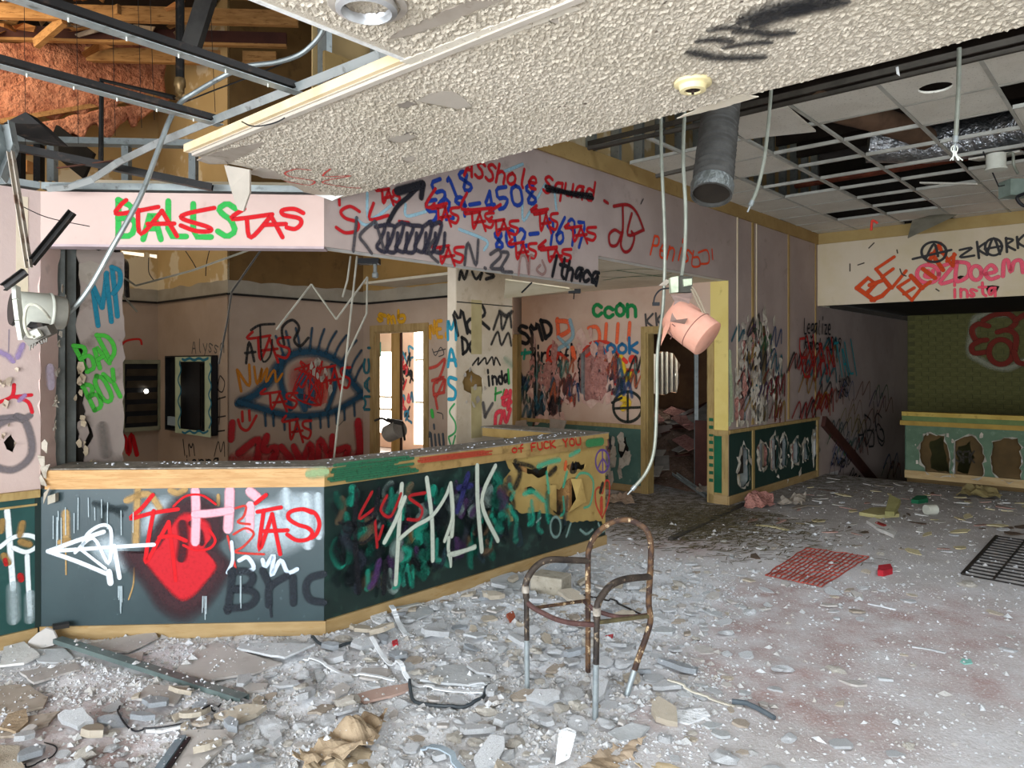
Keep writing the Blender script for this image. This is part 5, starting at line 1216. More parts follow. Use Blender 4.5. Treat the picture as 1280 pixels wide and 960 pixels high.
def paint(parent, pl, col, strokes, w=4.0, soft=.35, op=1.0, label=None, smooth=True, cv=None, name='graffiti'):
    """strokes: lists of picture points traced on the wall; cv = (x0, y0, scale) when read from an enlargement"""
    if not label and 1 < len(strokes) <= 8:
        for s in strokes: paint(parent, pl, col, [s], w, soft, op, None, smooth, cv, name); pl.layer -= 1
        pl.layer += 1
        return
    vs, fs, al = [], [], []
    pl.layer += 1
    for si, s in enumerate(strokes):
        ww = w
        if s and not isinstance(s[0], (tuple, list)): ww, s = s[0], s[1]
        if cv: s = [(cv[0]+x/cv[2], cv[1]+y/cv[2]) for x, y in s]
        if len(s) == 1: s = [s[0], (s[0][0]+.6, s[0][1]+.3)]
        mx_, my_ = s[len(s)//2]; hw = ww*1.3*wscale(pl, mx_, my_)/2
        p = [Vector(pl.px(x, y)) for x, y in s]
        if smooth and len(p) > 2: p = catmull(p, 5)
        q = [p[0]]
        for a in p[1:]:
            if (a-q[-1]).length > 1e-4: q.append(a)
        if len(q) < 2: continue
        p = q; rows = []
        def tan(i):
            t = p[min(i+1, len(p)-1)]-p[max(i-1, 0)]; return t.normalized() if t.length > 1e-9 else Vector((1, 0))
        t0, t1 = tan(0), tan(len(p)-1)
        for k in (90, 60, 30): rows.append((p[0]-t0*hw*math.sin(math.radians(k)), t0, math.cos(math.radians(k)), k == 90))
        for i, a in enumerate(p): rows.append((a, tan(i), 1.0, False))
        for k in (30, 60, 90): rows.append((p[-1]+t1*hw*math.sin(math.radians(k)), t1, math.cos(math.radians(k)), k == 90))
        off = .0004+.00035*pl.layer+.00004*si; b = len(vs)
        for c, t, f, edge in rows:
            nr = Vector((-t.y, t.x)); f = max(f, .05)
            for d, a in ((-1, 0), (-(1-soft), op), (1-soft, op), (1, 0)):
                z = c+nr*d*hw*f; vs.append(pl.pt(z.x, z.y, off)); al.append(0.0 if edge else a)
        for i in range(len(rows)-1):
            for k in range(3): fs.append((b+i*4+k, b+i*4+k+1, b+i*4+k+5, b+i*4+k+4))
    mb = MB(); mb.v = vs; mb.f = fs
    o = mb.build(name, pm(col, soft), parent, fix=False)
    t = o.data.attributes.new('pa', 'FLOAT', 'POINT'); t.data.foreach_set('value', al)
    if label: o['label'] = label
    return o
def blob(parent, pl, col, pts, feather=.3, op=1.0, label=None, cv=None, name='graffiti_fill'):
    """filled sprayed patch with a soft rim"""
    if cv: pts = [(cv[0]+x/cv[2], cv[1]+y/cv[2]) for x, y in pts]
    pl.layer += 1; p = catmull([Vector(pl.px(*q)) for q in pts], 5, True)
    c = sum(p, Vector((0, 0)))/len(p); n = len(p); vs, al = [pl.pt(c.x, c.y, .0004+.00035*pl.layer)], [op]
    for f, a in ((1-feather, op), (1-feather*.5, op*.6), (1, 0)):
        for q in p: z = c+(q-c)*f; vs.append(pl.pt(z.x, z.y, .0004+.00035*pl.layer)); al.append(a)
    fs = [(0, 1+i, 1+(i+1) % n) for i in range(n)]
    for k in range(2): fs += [(1+k*n+i, 1+(k+1)*n+i, 1+(k+1)*n+(i+1) % n, 1+k*n+(i+1) % n) for i in range(n)]
    mb = MB(); mb.v = vs; mb.f = fs; o = mb.build(name, pm(col, feather), parent, fix=False)
    t = o.data.attributes.new('pa', 'FLOAT', 'POINT'); t.data.foreach_set('value', al)
    if label: o['label'] = label
    return o
# hand lettering: strokes on a 4 x 6 grid, "xy" pairs, y upwards
GL = {'A': '00 26 40;12 32', 'B': '00 06;06 35 34 13;03 33 42 30 00', 'C': '45 26 05 01 20 41', 'D': '00 06;06 35 43 31 00', 'E': '46 06 00 40;03 33', 'F': '00 06 46;03 33',
      'G': '45 26 05 01 20 41 43 23', 'H': '00 06;40 46;03 43', 'I': '20 26', 'J': '36 32 20 01', 'K': '00 06;46 03 40', 'L': '06 00 40', 'M': '00 06 23 46 40', 'N': '00 06 40 46',
      'O': '26 05 01 20 41 45 26', 'P': '00 06;06 36 44 33 03', 'Q': '26 05 01 20 41 45 26;22 50', 'R': '00 06;06 36 44 33 03 40', 'S': '45 26 05 14 33 41 20 01', 'T': '06 46;26 20', 'U': '06 01 20 41 46',
      'V': '06 20 46', 'W': '06 10 24 30 46', 'X': '06 40;46 00', 'Y': '06 23 46;23 20', 'Z': '06 46 00 40',
      'a': '44 14 02 10 32 44 40', 'b': '06 00 30 42 34 03', 'c': '43 24 03 01 20 41', 'd': '46 40 10 02 14 43', 'e': '02 42 34 14 02 10 40', 'f': '46 25 20;03 43', 'g': '44 14 02 11 42;44 4a 1b 0a',
      'h': '00 06;03 24 43 40', 'i': '20 24;26 27', 'k': '00 06;44 02 40', 'l': '26 21 30', 'm': '00 04;03 14 20;23 34 40', 'n': '00 04;03 24 43 40', 'o': '24 03 01 20 41 43 24', 'p': '04 0b;03 24 43 41 20 01',
      'q': '44 14 02 11 41;44 4b', 'r': '00 04;02 24 44', 's': '43 14 03 31 10 01', 't': '26 21 40;04 44', 'u': '04 01 20 41 44;44 40', 'w': '04 10 23 30 44', 'y': '04 21;44 1b', 'z': '04 44 00 40',
      '0': '26 05 01 20 41 45 26', '1': '15 26 20', '2': '05 26 44 00 40', '3': '06 36 44 33 42 20 01', '4': '36 02 42;36 30', '5': '46 06 03 33 42 20 00', '6': '46 13 01 20 41 33 02', '7': '06 46 10', '8': '23 05 26 45 23 01 20 41 23', '9': '43 14 05 26 45 30',
      '-': '03 43', '.': '20 21', ':': '21 22;24 25', '@': '32 23 34 43 31 45 26 05 01 20 40', '!': '26 22;20 21', "'": '26 24'}
def gl(ch):
    out = []
    for s in GL.get(ch, '').split(';'):
        q = [(int(t[0])/4, (-(int(t[1], 16)-9) if t[1] in 'ab' else int(t[1]))/6) for t in s.split()]
        if q: out.append(q)
    return out
def chaikin(p):
    if len(p) < 3: return p
    o = [p[0]]
    for a, b in zip(p, p[1:]): o += [(a[0]*.78+b[0]*.22, a[1]*.78+b[1]*.22), (a[0]*.22+b[0]*.78, a[1]*.22+b[1]*.78)]
    return o+[p[-1]]
def text(parent, pl, s, p0, p1, hgt, col, w=3.0, soft=.35, op=1.0, slant=0.0, gap=.3, seed=0, label=None, cv=None, h2=None):
    """letters along the base line p0-p1 (picture points on the wall), hgt picture pixels high"""
    if cv:
        p0 = (cv[0]+p0[0]/cv[2], cv[1]+p0[1]/cv[2]); p1 = (cv[0]+p1[0]/cv[2], cv[1]+p1[1]/cv[2]); hgt /= cv[2]; h2 = h2/cv[2] if h2 else None
    r = random.Random(seed); n = len(s); st = []
    bx, by = p1[0]-p0[0], p1[1]-p0[1]; L = math.hypot(bx, by); ux, uy = bx/L, by/L
    vx, vy = uy, -ux                                  # up in the picture
    cw = L/n
    for i, ch in enumerate(s):
        hh_ = hgt if not h2 else hgt+(h2-hgt)*i/max(1, n-1)
        dy = r.uniform(-.05, .05)*hh_; k = r.uniform(.93, 1.08)
        for g in gl(ch):
            st.append(chaikin([(p0[0]+ux*(i*cw+gx*cw*(1-gap)+slant*gy*hh_)+vx*(gy*hh_*k+dy), p0[1]+uy*(i*cw+gx*cw*(1-gap)+slant*gy*hh_)+vy*(gy*hh_*k+dy)) for gx, gy in g]))
    return paint(parent, pl, col, st, w, soft, op, label or None, smooth=False)
def tas(parent, pl, x, y, w, h, col, sw=3, cv=None, soft=.3, tilt=0.0, op=1.0):
    """the red hooked T-A-S signature in a box"""
    g = [[(.06, .0), (-.06, .22), (.5, .12)], [(.20, .2), (.26, .92), (.48, .22)], [(.48, .2), (.70, 1.0)], [(.30, .62), (.68, .56)], [(1.0, .18), (.72, .22), (.72, .42), (.98, .58), (.9, .86), (.68, .78)]]
    st = [[(x+a*w, y+b*h+tilt*a*w) for a, b in s] for s in g]
    return paint(parent, pl, col, st, sw, soft, op, cv=cv)
def circ(x, y, r, ry=None, n=14): ry = ry or r; return [(x+r*math.cos(2*PI*i/n), y+ry*math.sin(2*PI*i/n)) for i in range(n+1)]

RED, DRED, BLK, BLUE, GRN, TEAL = 'c4141c', '9c1a1e', '17171b', '1f3f9a', '2f9a45', '1d6c80'
# ---- pink soffit
text(wsof, CHAM, 'BALLS', (148, 297), (304, 297), 42, '2fa046', 6.5, .3, seed=2, label='green sprayed letters BALLS')
c6 = (0, 220, 4); c7 = (280, 220, 4)
paint(wsof, CHAM, RED, [[(630, 122), (600, 150), (590, 190), (790, 155)], [(690, 170), (705, 290), (810, 175)], [(810, 175), (885, 300)], [(740, 240), (870, 238)], [(1070, 160), (930, 190), (915, 215), (1040, 255), (1050, 275), (980, 275), (905, 248)]], 5, .3, cv=c6, label='red sprayed letters TAS')
paint(wsof, CHAM, RED, [[(100, 165), (40, 215), (240, 192)], [(115, 222), (135, 308), (235, 200)], [(235, 200), (292, 305)], [(200, 245), (308, 240)], [(395, 185), (350, 165), (292, 172), (300, 195), (375, 212), (385, 240), (355, 265), (315, 258)]], 5, .3, cv=c7, label='red sprayed letters TAS')
SHADED_RED = 'a5151b'  # same red darkened: the shade on the lobby wall is in the paint
# ---- lobby wall above the counter
cS = (400, 180, 3.556)
paint(wmain, MAIN, '8fb6c2', [[(210, 220), (215, 330), (270, 310), (340, 250)], [(380, 270), (385, 320), (470, 300)], [(160, 330), (200, 360), (250, 350)], [(900, 250), (905, 340), (960, 250), (1000, 180)], [(800, 130), (900, 90)], [(620, 380), (740, 430), (730, 470)], [(1040, 190), (1050, 290)]], 4, .4, .7, cv=cS)
text(wmain, MAIN, '518', (528, 262), (700, 195), 95, '1b3682', 5, .35, seed=1, cv=cS, label='blue sprayed digits 518')
text(wmain, MAIN, '529-4508', (485, 345), (985, 262), 92, '1b3682', 5, .35, seed=3, cv=cS, label='blue sprayed phone number')
text(wmain, MAIN, '802-', (780, 465), (990, 440), 80, '1b3682', 5, .35, seed=4, cv=cS); text(wmain, MAIN, '9697', (1000, 445), (1190, 455), 110, '1b3682', 4.5, .35, seed=5, cv=cS)
text(wmain, MAIN, 'ASShole', (640, 140), (970, 205), 75, SHADED_RED, 4.2, .3, seed=6, cv=cS, label='red sprayed letters'); text(wmain, MAIN, 'Squad', (990, 215), (1225, 250), 80, SHADED_RED, 4, .3, seed=7, cv=cS, label='red sprayed letters Squad')
paint(wmain, MAIN, BLK, [[(1005, 190), (1060, 205), (1120, 225), (1210, 240)], [(1010, 205), (1090, 215), (1205, 228)]], 6, .5, .9, cv=cS)
for x, y, w, h in ((255, 190, 100, 80), (500, 265, 115, 100), (650, 290, 120, 95), (755, 325, 125, 90), (955, 290, 100, 105), (1095, 355, 130, 85), (845, 425, 115, 95), (985, 455, 130, 75), (505, 440, 130, 100)):
    tas(wmain, MAIN, x, y, w, h, SHADED_RED, 3.6, cS)
paint(wmain, MAIN, SHADED_RED, [[(172, 300), (130, 278), (90, 300), (110, 330), (165, 350), (160, 385), (110, 395), (70, 372)], [(82, 235), (84, 270)], [(235, 265), (218, 335), (300, 318)], [(510, 200), (468, 280), (560, 265)], [(650, 220), (628, 290), (760, 285)], [(800, 270), (750, 300)], [(960, 275), (935, 300), (1010, 290)], [(390, 350), (350, 345)], [(1000, 430), (968, 465), (1050, 458)]], 4, .3, cv=cS)
paint(wmain, MAIN, '1c1a20', [[(300, 350), (340, 280), (390, 235), (430, 195)], (11, [(345, 210), (400, 195), (450, 180)]), (8, [(455, 185), (448, 235)])], 6, .4, cv=cS, label='black sprayed arrow')
r = random.Random(12)
paint(wmain, MAIN, '2b2833', [[(245+i*42+r.uniform(-6, 6), 365+r.uniform(-12, 12)), (285+i*42, 355+r.uniform(-8, 20)), (268+i*42, 430+r.uniform(-10, 10)), (250+i*42, 470+r.uniform(-10, 10)), (290+i*42, 478), (300+i*42, 400)] for i in range(7)], 5.5, .45, .9, cv=cS, label='illegible dark scribbled letters')
paint(wmain, MAIN, '413d40', [[(160, 330), (145, 475)], [(240, 345), (175, 405), (200, 450), (225, 485)], [(245, 350), (280, 465)], [(500, 430), (480, 480), (520, 525)], [(640, 535), (655, 440), (690, 540), (700, 430)], [(730, 552)], [(755, 490), (790, 470), (800, 500), (755, 550), (810, 555)], [(810, 480), (835, 490), (800, 560), (850, 570)]], 4.5, .4, .85, cv=cS, label='grey sprayed letters N.22')
paint(wmain, MAIN, '8d6b64', [[(880, 580), (890, 500), (915, 510), (925, 585), (930, 500), (945, 500)], [(975, 540), (960, 560), (985, 580), (1000, 560), (985, 520)]], 3.5, .4, .8, cv=cS)
text(wmain, MAIN, 'Ithaca', (1018, 580), (1235, 628), 80, BLK, 5, .35, seed=8, cv=cS, label='black sprayed letters Ithaca')
paint(wmain, MAIN, BLK, [[(1190, 570), (1210, 600), (1222, 625)]], 5, .4, cv=cS)
cJ = (520, 180, 4)
paint(wmain, MAIN, '8a181c', [[(938, 285), (955, 296)], [(985, 312), (1055, 305), (1100, 345), (1135, 430)], [(1030, 315), (1028, 440), (990, 430), (962, 455), (968, 505), (1000, 505), (1022, 455)], [(1030, 440), (1020, 505), (1040, 540), (1070, 525), (1088, 470), (1075, 440)], [(1075, 350), (1055, 455), (1130, 432)]], 4, .35, cv=cJ, label='dark red looping scrawl')
text(wmain, MAIN, 'Penis', (812, 318), (864, 330), 24, 'd8441f', 2.8, .3, seed=9, label='orange sprayed letters')
paint(wmain, MAIN, 'd8441f', [[(866, 314), (864, 332), (874, 332), (872, 322), (866, 322)], [(872, 316), (883, 313), (885, 328), (874, 330)], [(889, 312), (890, 324)]], 2.4, .3)
paint(wmain, MAIN, BLK, [[(800, 255), (803, 249)]], 1.5)
# ---- far lobby wall, upper right part beside the stairs
mixc = ['1f6f80', 'b0251f', '2c2a2d', '2e7a3c', 'c58a1f', '6a3a6f', '1f4f8f', '8f1f24']
r = random.Random(31)
def scrawl(x, y, w, h, n=4, sl=.25):
    """a run of looping, illegible hand strokes"""
    q = []
    for k in range(n*2+1):
        t = k/(n*2); up = k % 2
        q.append((x+w*t+(sl*h*.5 if up else 0)+r.uniform(-.08, .08)*w, y+(-h/2 if up else h/2)*r.uniform(.6, 1.1)))
    return q
def scrib(x, y, s): return scrawl(x-s*1.2, y, s*2.4, s*2.6, r.choice((1, 2, 2)))
for i in range(30):
    x = r.uniform(914, 968); y = r.uniform(405, 515)
    paint(wmain, MAIN, ['245a66', '6f2a28', '2c2a2d', '355a3c', '8a6a2c', '4a3550', '2a4266', '6f2226', '3a3632', '7a746a'][i % 10], [scrawl(x, y, 14, 26, r.choice((1, 2)))], r.uniform(2.5, 5), .55, .8)
for i in range(20):
    x = r.uniform(980, 1025); y = r.uniform(430, 515)
    paint(wmain, MAIN, ['8f1f1d', '7a1a1c', '96301f', '225f66', '2b2528', '8a6420'][i % 6], [scrawl(x, y, 20, 26, 2)], r.uniform(2.5, 4.5), .5, .85)
cW = (900, 380, 3.69)
text(wmain, MAIN, 'Legalize', (378, 135), (505, 140), 65, BLK, 2.2, .25, cv=cW, seed=1, label='black sprayed letters Legalize'); text(wmain, MAIN, 'Ranch', (380, 205), (465, 215), 50, BLK, 2.2, .25, cv=cW, seed=2); text(wmain, MAIN, '2019', (480, 210), (550, 218), 60, BLK, 2, .25, cv=cW, seed=3)
text(wmain, MAIN, 'TALI', (1048, 470), (1072, 466), 42, '1f8f96', 3, .4, seed=3, label='teal sprayed letters'); text(wmain, MAIN, 'EVAN', (1002, 472), (1046, 466), 46, 'a3201e', 3.4, .4, seed=5)
text(wmain, MAIN, 'fuckN', (1047, 484), (1062, 482), 16, BLK, 1.6, .3, seed=4); text(wmain, MAIN, 'body', (1047, 498), (1060, 494), 14, BLK, 1.6, .3, seed=5)
text(wmain, MAIN, 'ABG', (1072, 560), (1108, 555), 42, '202126', 2, .3, seed=6); text(wmain, MAIN, '6', (1098, 556), (1110, 552), 50, '202126', 2, .3)
text(wmain, MAIN, 'Snap:', (1036, 580), (1058, 586), 16, BLK, 2, .25, seed=7, label='black sprayed letters Snap'); text(wmain, MAIN, 'Dee', (1058, 598), (1072, 604), 14, BLK, 1.8, .25, seed=8)
for i in range(26):
    x = r.uniform(1040, 1115); y = r.uniform(470, 590)
    paint(wmain, MAIN, ['7a3a2a', '3a6a40', '8a7430', '46587a', '25242a', '54456a', '7a3a28', '2f5a5e'][i % 8], [scrawl(x-9, y, 18, 22, 2)], r.uniform(1.5, 3.5), .55, .7)
# ---- yellow end face smear
paint(wback, BACK, '8f9a78', [[(912, 440), (914, 500), (912, 530)], [(914, 470), (915, 525)]], 5, .7, .7)
# ---- header
cH = (960, 240, 4)
OR = 'd0481c'
paint(whead, HEAD, OR, [(5, [(445, 480), (530, 540)]), (5, [(445, 480), (500, 430), (540, 460), (500, 500)]), (5, [(510, 465), (580, 440), (610, 480), (570, 520), (520, 540)]), [(540, 385), (620, 480)], [(540, 385), (630, 325)], [(570, 425), (625, 385)], [(620, 480), (690, 395)], [(650, 475), (720, 540)], [(650, 475), (705, 440)], [(680, 510), (730, 480)], [(720, 540), (760, 490)], (5, [(715, 420), (770, 480)]), (4, [(770, 480), (810, 450)]), (4.5, [(775, 385), (835, 430)]), (4.5, [(820, 310), (875, 390)]), (4.5, [(805, 345), (860, 260)]), [(870, 300), (925, 370)], [(870, 305), (860, 275)], [(895, 345), (935, 315)], [(925, 370), (930, 310)]], 3.6, .3, cv=cH, smooth=False, label='orange sprayed words BE ELITE')
paint(whead, HEAD, 'ef5f74', [circ(800, 410, 55, 45), [(800, 395), (785, 420), (815, 425), (825, 395)], (4.5, [(870, 370), (930, 360), (860, 455), (935, 440)]), (4.5, [(945, 350), (940, 445), (1000, 420), (1000, 360), (940, 350)]), (4.5, circ(1040, 405, 28, 35)), (4.5, [(1090, 410), (1140, 395), (1115, 365), (1085, 400), (1110, 435), (1150, 425)]), (4.5, [(1175, 420), (1180, 350), (1200, 345), (1215, 400), (1230, 350), (1265, 345), (1275, 400)])], 4.5, .4, cv=cH, label='pink sprayed handle')
text(whead, HEAD, 'insta', (918, 525), (1150, 520), 62, 'ee5568', 3, .35, cv=cH, seed=4, label='pink sprayed word insta')
GK = '3a3838'
paint(whead, HEAD, GK, [circ(830, 300, 62, 50), [(725, 335), (915, 290)], [(790, 330), (830, 260), (850, 320)]], 2.8, .3, cv=cH, label='grey circled A')
paint(whead, HEAD, GK, [[(960, 290), (1020, 280), (960, 325), (1030, 318)], [(1045, 250), (1055, 330)], [(1085, 255), (1052, 285), (1095, 315)], circ(1128, 275, 42, 42), [(1095, 310), (1128, 230), (1160, 310)], [(1085, 285), (1170, 270)], [(1190, 230), (1195, 300)], [(1190, 232), (1225, 240), (1195, 265), (1235, 290)], [(1245, 225), (1250, 280)], [(1280, 215), (1250, 250), (1285, 275)]], 2.6, .3, cv=cH, label='grey sprayed letters ZKARK')
paint(whead, HEAD, '4a4038', [[(505, 280), (530, 255)], [(410, 360), (410, 395)], [(645, 290), (648, 305)], [(450, 365), (480, 355)], [(660, 385), (670, 410), (690, 420)], [(840, 485), (855, 495)]], 1.4, .3, cv=cH)
# ---- brick wall bubble
BRICK = Pl(BRICK.o+BRICK.n*.02, BRICK.e, BRICK.n)
paint(wbr, BRICK, 'b9b8a0', [[(1020, 700), (1010, 800), (1060, 840), (1120, 870), (1200, 880), (1270, 850)], [(1020, 690), (1040, 630), (1110, 610), (1200, 610)]], 9, .8, .55, cv=cH)
paint(wbr, BRICK, '7d2a1c', [[(1100, 670), (1050, 660), (1020, 690), (1040, 740), (1090, 740)], [(1080, 640), (1130, 615), (1200, 610), (1240, 650), (1200, 690)], [(1060, 745), (1020, 770), (1030, 805), (1090, 800)], circ(1165, 800, 60, 62), [(1150, 700), (1200, 690), (1240, 720), (1235, 790)], [(1240, 640), (1280, 615)], [(1230, 800), (1250, 850), (1290, 860)]], 6, .35, cv=cH, label='dark red bubble letter')
# ---- popcorn ceiling marks
POP = HPl(2.6495, -1)
cP = (240, 0, 4)
paint(ceil, POP, 'c8322c', [[(590, 850), (520, 845), (465, 865), (500, 885), (610, 905), (580, 925), (465, 905)], [(690, 845), (655, 880), (740, 880), (790, 880), (650, 910), (770, 935), (840, 940)]], 3.2, .6, .85, cv=cP, label='red sprayed scrawl on the ceiling')
cQ = (800, 0, 5.333)
paint(ceil, POP, '2c2c2e', [(45, [(770, 110), (850, 80), (950, 50), (1050, 30), (1180, 10)]), (36, [(840, 140), (930, 110), (1040, 80)]), (24, [(690, 210), (780, 210), (860, 230), (960, 225)]), (18, [(500, 195), (560, 185), (620, 185)]), (21, [(430, 270), (500, 265), (570, 272)]), (24, [(370, 355), (430, 370), (520, 385), (640, 388), (770, 385)]), (18, [(600, 310), (720, 290), (830, 285)]), (30, [(1060, 70), (1200, 50), (1300, 30)])], 8, .85, .85, cv=cQ, label='black sprayed smears on the ceiling')
paint(ceil, POP, '4a4648', [[(505, 168), (512, 165), (520, 167)]], 4, .9, .6)
# ---- counter: angled front panel
fp = [o for o in ct.children if o.name.startswith('front_panel')]; FPc, FPm = fp[0], fp[1]
c4 = (0, 560, 4); c5 = (280, 560, 4)
r = random.Random(5)
for q in ([(700, 330), (760, 250), (850, 230), (900, 300), (760, 420), (700, 450)], [(1180, 330), (1300, 260), (1400, 280), (1420, 400), (1300, 470), (1180, 450)], [(1380, 220), (1500, 210), (1600, 230), (1610, 420), (1500, 430), (1400, 350)], [(440, 500), (520, 420), (640, 460), (640, 620), (520, 600)], [(1130, 420), (1230, 300), (1400, 230), (1600, 215), (1615, 330), (1560, 480), (1400, 560), (1240, 570)], [(1350, 300), (1480, 240), (1600, 250), (1600, 400), (1480, 500), (1380, 440)]):
    blob(FPc, CHAM, 'b9c6cc', q, .8, .85, cv=c4)
paint(FPc, CHAM, 'b9c6cc', [(14, [(1430, 230), (1440, 380)]), (16, [(1530, 260), (1540, 470)]), (12, [(1590, 250), (1595, 430)]), (12, [(1250, 330), (1330, 300), (1430, 330)])], 12, .8, .8, cv=c4)
paint(FPc, CHAM, 'b08e5a', [(10, [(330, 330), (332, 470)]), (9, [(690, 210), (685, 330), (680, 470)]), (9, [(640, 260), (740, 230), (800, 300)]), (9, [(860, 215), (890, 225), (920, 212)]), (5, [(1092, 240), (1092, 280)]), (2, [(672, 600), (668, 680), (645, 755)]), (7, [(300, 470), (340, 460)]), (2, [(330, 500), (332, 630)])], 8, .6, .8, cv=c4)
paint(FPc, CHAM, '2a3436', [(9, [(480, 280), (560, 300), (600, 330)]), (6, [(515, 300), (515, 370)]), (9, [(540, 310), (620, 300)])], 8, .8, .7, cv=c4)
blob(FPc, CHAM, '3a2226', [(560, 515), (670, 525), (735, 450), (780, 330), (870, 235), (960, 205), (1070, 225), (1140, 310), (1150, 430), (1110, 490), (1185, 600), (1120, 720), (1020, 840), (910, 890), (790, 830), (700, 700), (615, 600)], .26, .97, cv=c4, label='dark outline of the painted mouth')
blob(FPc, CHAM, 'b81e27', [(712, 548), (790, 490), (845, 400), (905, 325), (975, 320), (1050, 370), (1065, 440), (1030, 500), (1090, 590), (1030, 680), (965, 750), (905, 768), (830, 705), (750, 610)], .12, 1.0, cv=c4, label='bright red painted mouth')
paint(FPc, CHAM, '3d1a20', [(13, [(915, 390), (920, 450), (910, 540)]), (8, [(960, 380), (1000, 420), (1010, 470)])], 8, .6, .85, cv=c4)
PK = 'e9a3ae'
paint(FPc, CHAM, PK, [(10, [(978, 215), (982, 330), (978, 465)]), (11, [(1150, 215), (1148, 300), (1142, 400)]), (9, [(980, 330), (1060, 325), (1150, 312)]), (11, [(1255, 220), (1285, 245)]), (10, [(1252, 290), (1250, 400)])], 10, .4, cv=c4, label='pink sprayed word Hi')
paint(FPc, CHAM, RED, [[(765, 235), (710, 300), (655, 352), (760, 325), (890, 305)], [(770, 315), (745, 450), (732, 570), (790, 470), (845, 370)], [(845, 370), (865, 520), (880, 660)], [(800, 445), (870, 440), (930, 462)], (3, [(1050, 410), (1078, 460), (1050, 500), (980, 510), (920, 485)]), (2.4, [(870, 290), (930, 240), (1010, 235), (1080, 280)])], 4.6, .3, cv=c4, label='red sprayed letters TAS')
paint(FPc, CHAM, 'b8352c', [[(50, 430), (110, 400), (150, 430), (100, 490), (60, 520), (200, 530)], [(20, 440), (60, 600)], [(60, 300), (110, 290), (100, 340), (70, 370), (130, 380)]], 2.6, .3, cv=c5)
paint(FPc, CHAM, RED, [[(210, 235), (160, 275)], [(170, 318), (285, 296)], [(200, 312), (178, 510), (242, 330)], [(242, 330), (282, 528)], [(200, 415), (318, 410)], [(440, 322), (390, 305), (330, 320), (325, 352), (370, 382), (420, 398), (442, 425), (420, 455), (365, 460), (318, 432)], [(400, 305), (455, 325), (478, 375), (465, 425), (440, 448)]], 4.6, .3, cv=c5, label='red sprayed letters TAS')
WH = 'dfe8ee'
paint(FPc, CHAM, WH, [(5, [(520, 418), (380, 465), (245, 515)]), (5, [(245, 515), (400, 570), (555, 635)]), (4.5, [(245, 515), (400, 505), (590, 492), (770, 482)]), (4, [(380, 520), (470, 450), (545, 575), (560, 440), (545, 390), (500, 388), (440, 430), (410, 500)]), (5, [(575, 490), (600, 645)]), (3.5, [(400, 500), (530, 600)]), (7, [(548, 620), (555, 670)])], 5, .4, cv=c4, label='white sprayed arrow')
paint(FPc, CHAM, 'c3d3e2', [(4, [(40, 470), (45, 560), (20, 620)]), (5, [(80, 560), (120, 545), (150, 600), (90, 620)]), (5, [(195, 560), (210, 590), (250, 535), (240, 635), (285, 560), (320, 620), (365, 605)])], 5, .4, cv=c5, label='pale blue sprayed curls')
paint(FPc, CHAM, '22272d', [(9, [(45, 615), (35, 700), (20, 810)]), (9, [(40, 620), (110, 615), (145, 645), (120, 690), (50, 705)]), (9, [(60, 705), (140, 715), (160, 750), (120, 790), (20, 800)]), (9, [(195, 615), (230, 690)]), (9, [(310, 640), (230, 695), (225, 780)]), (9, [(345, 650), (348, 770)]), (9, [(495, 630), (430, 650), (410, 700), (430, 755), (495, 770)]), (3, [(232, 790), (238, 840)])], 9, .45, .9, cv=c5, label='black sprayed letters BYIC')
r = random.Random(6)
for x, y in [(270+r.uniform(0, 50), 300+r.uniform(0, 60)) for _ in range(5)]+[(585+r.uniform(0, 35), 690) for _ in range(6)]+[(1010+r.uniform(0, 30), 740) for _ in range(4)]+[(1190+r.uniform(0, 20), 640) for _ in range(3)]+[(r.uniform(240, 700), r.uniform(240, 330)) for _ in range(9)]:
    paint(FPc, CHAM, 'aebcc0', [[(x, y), (x+r.uniform(-2, 2), y+r.uniform(40, 160))]], 1, .3, .8, cv=c4, name='paint_drip'); CHAM.layer -= 1
# ---- counter: right front panel
r = random.Random(17)
for i in range(150):
    x = r.uniform(412, 630); f = (x-405)/350; y0, y1 = 612-32*f, 768-120*f; y = r.uniform(y0+6, y1-18)
    col = ['10181a', '1f8a72', '0f4a3c', '2a2f38', '10181a', '1b6a58', '3f2a4a', '5a4a38', '0d1214', '7a8a84'][i % 10]
    L = r.uniform(6, 26); paint(FPm, MAIN, col, [[(x, y-L*.5), (x+r.uniform(-6, 6), y), (x+r.uniform(-8, 8), y+L*.5)]], r.uniform(7, 18), .7, r.uniform(.6, .95))
for i in range(46):
    x = r.uniform(440, 700); f = (x-405)/350; y1 = 768-125*f; y = y1-r.uniform(8, 34)
    paint(FPm, MAIN, ['1f8a72', '10181a', '17604f', '0d1214', '23343a', '2a7a68'][i % 6], [[(x, y-r.uniform(6, 22)), (x+r.uniform(-3, 3), y), (x+r.uniform(-4, 4), y+r.uniform(2, 7))]], r.uniform(4, 9), .7, r.uniform(.5, .85))
c8 = (540, 540, 4)
paint(FPm, MAIN, '2a2a5a', [(9, [(1165, 130), (1140, 220), (1115, 300)]), (8, [(1120, 190), (1180, 180)])], 9, .5, .9, cv=c5)
paint(FPm, MAIN, '4a2f5a', [(10, [(720, 560), (700, 640), (680, 670)])], 10, .7, .8, cv=c5)
PA = 'b9bfb0'
paint(FPm, MAIN, PA, [(6, [(835, 175), (820, 400), (805, 660)]), (6, [(850, 240), (800, 360), (750, 455)]), (6, [(960, 145), (985, 340), (990, 545)]), (5, [(825, 440), (900, 380), (985, 330), (1050, 240), (1078, 170)]), (6, [(1080, 185), (1090, 330), (1085, 425)]), (5, [(1070, 440), (1080, 520), (1200, 480)]), (4, [(1080, 520), (1080, 575)])], 6, .4, cv=c5, label='pale sprayed letters')
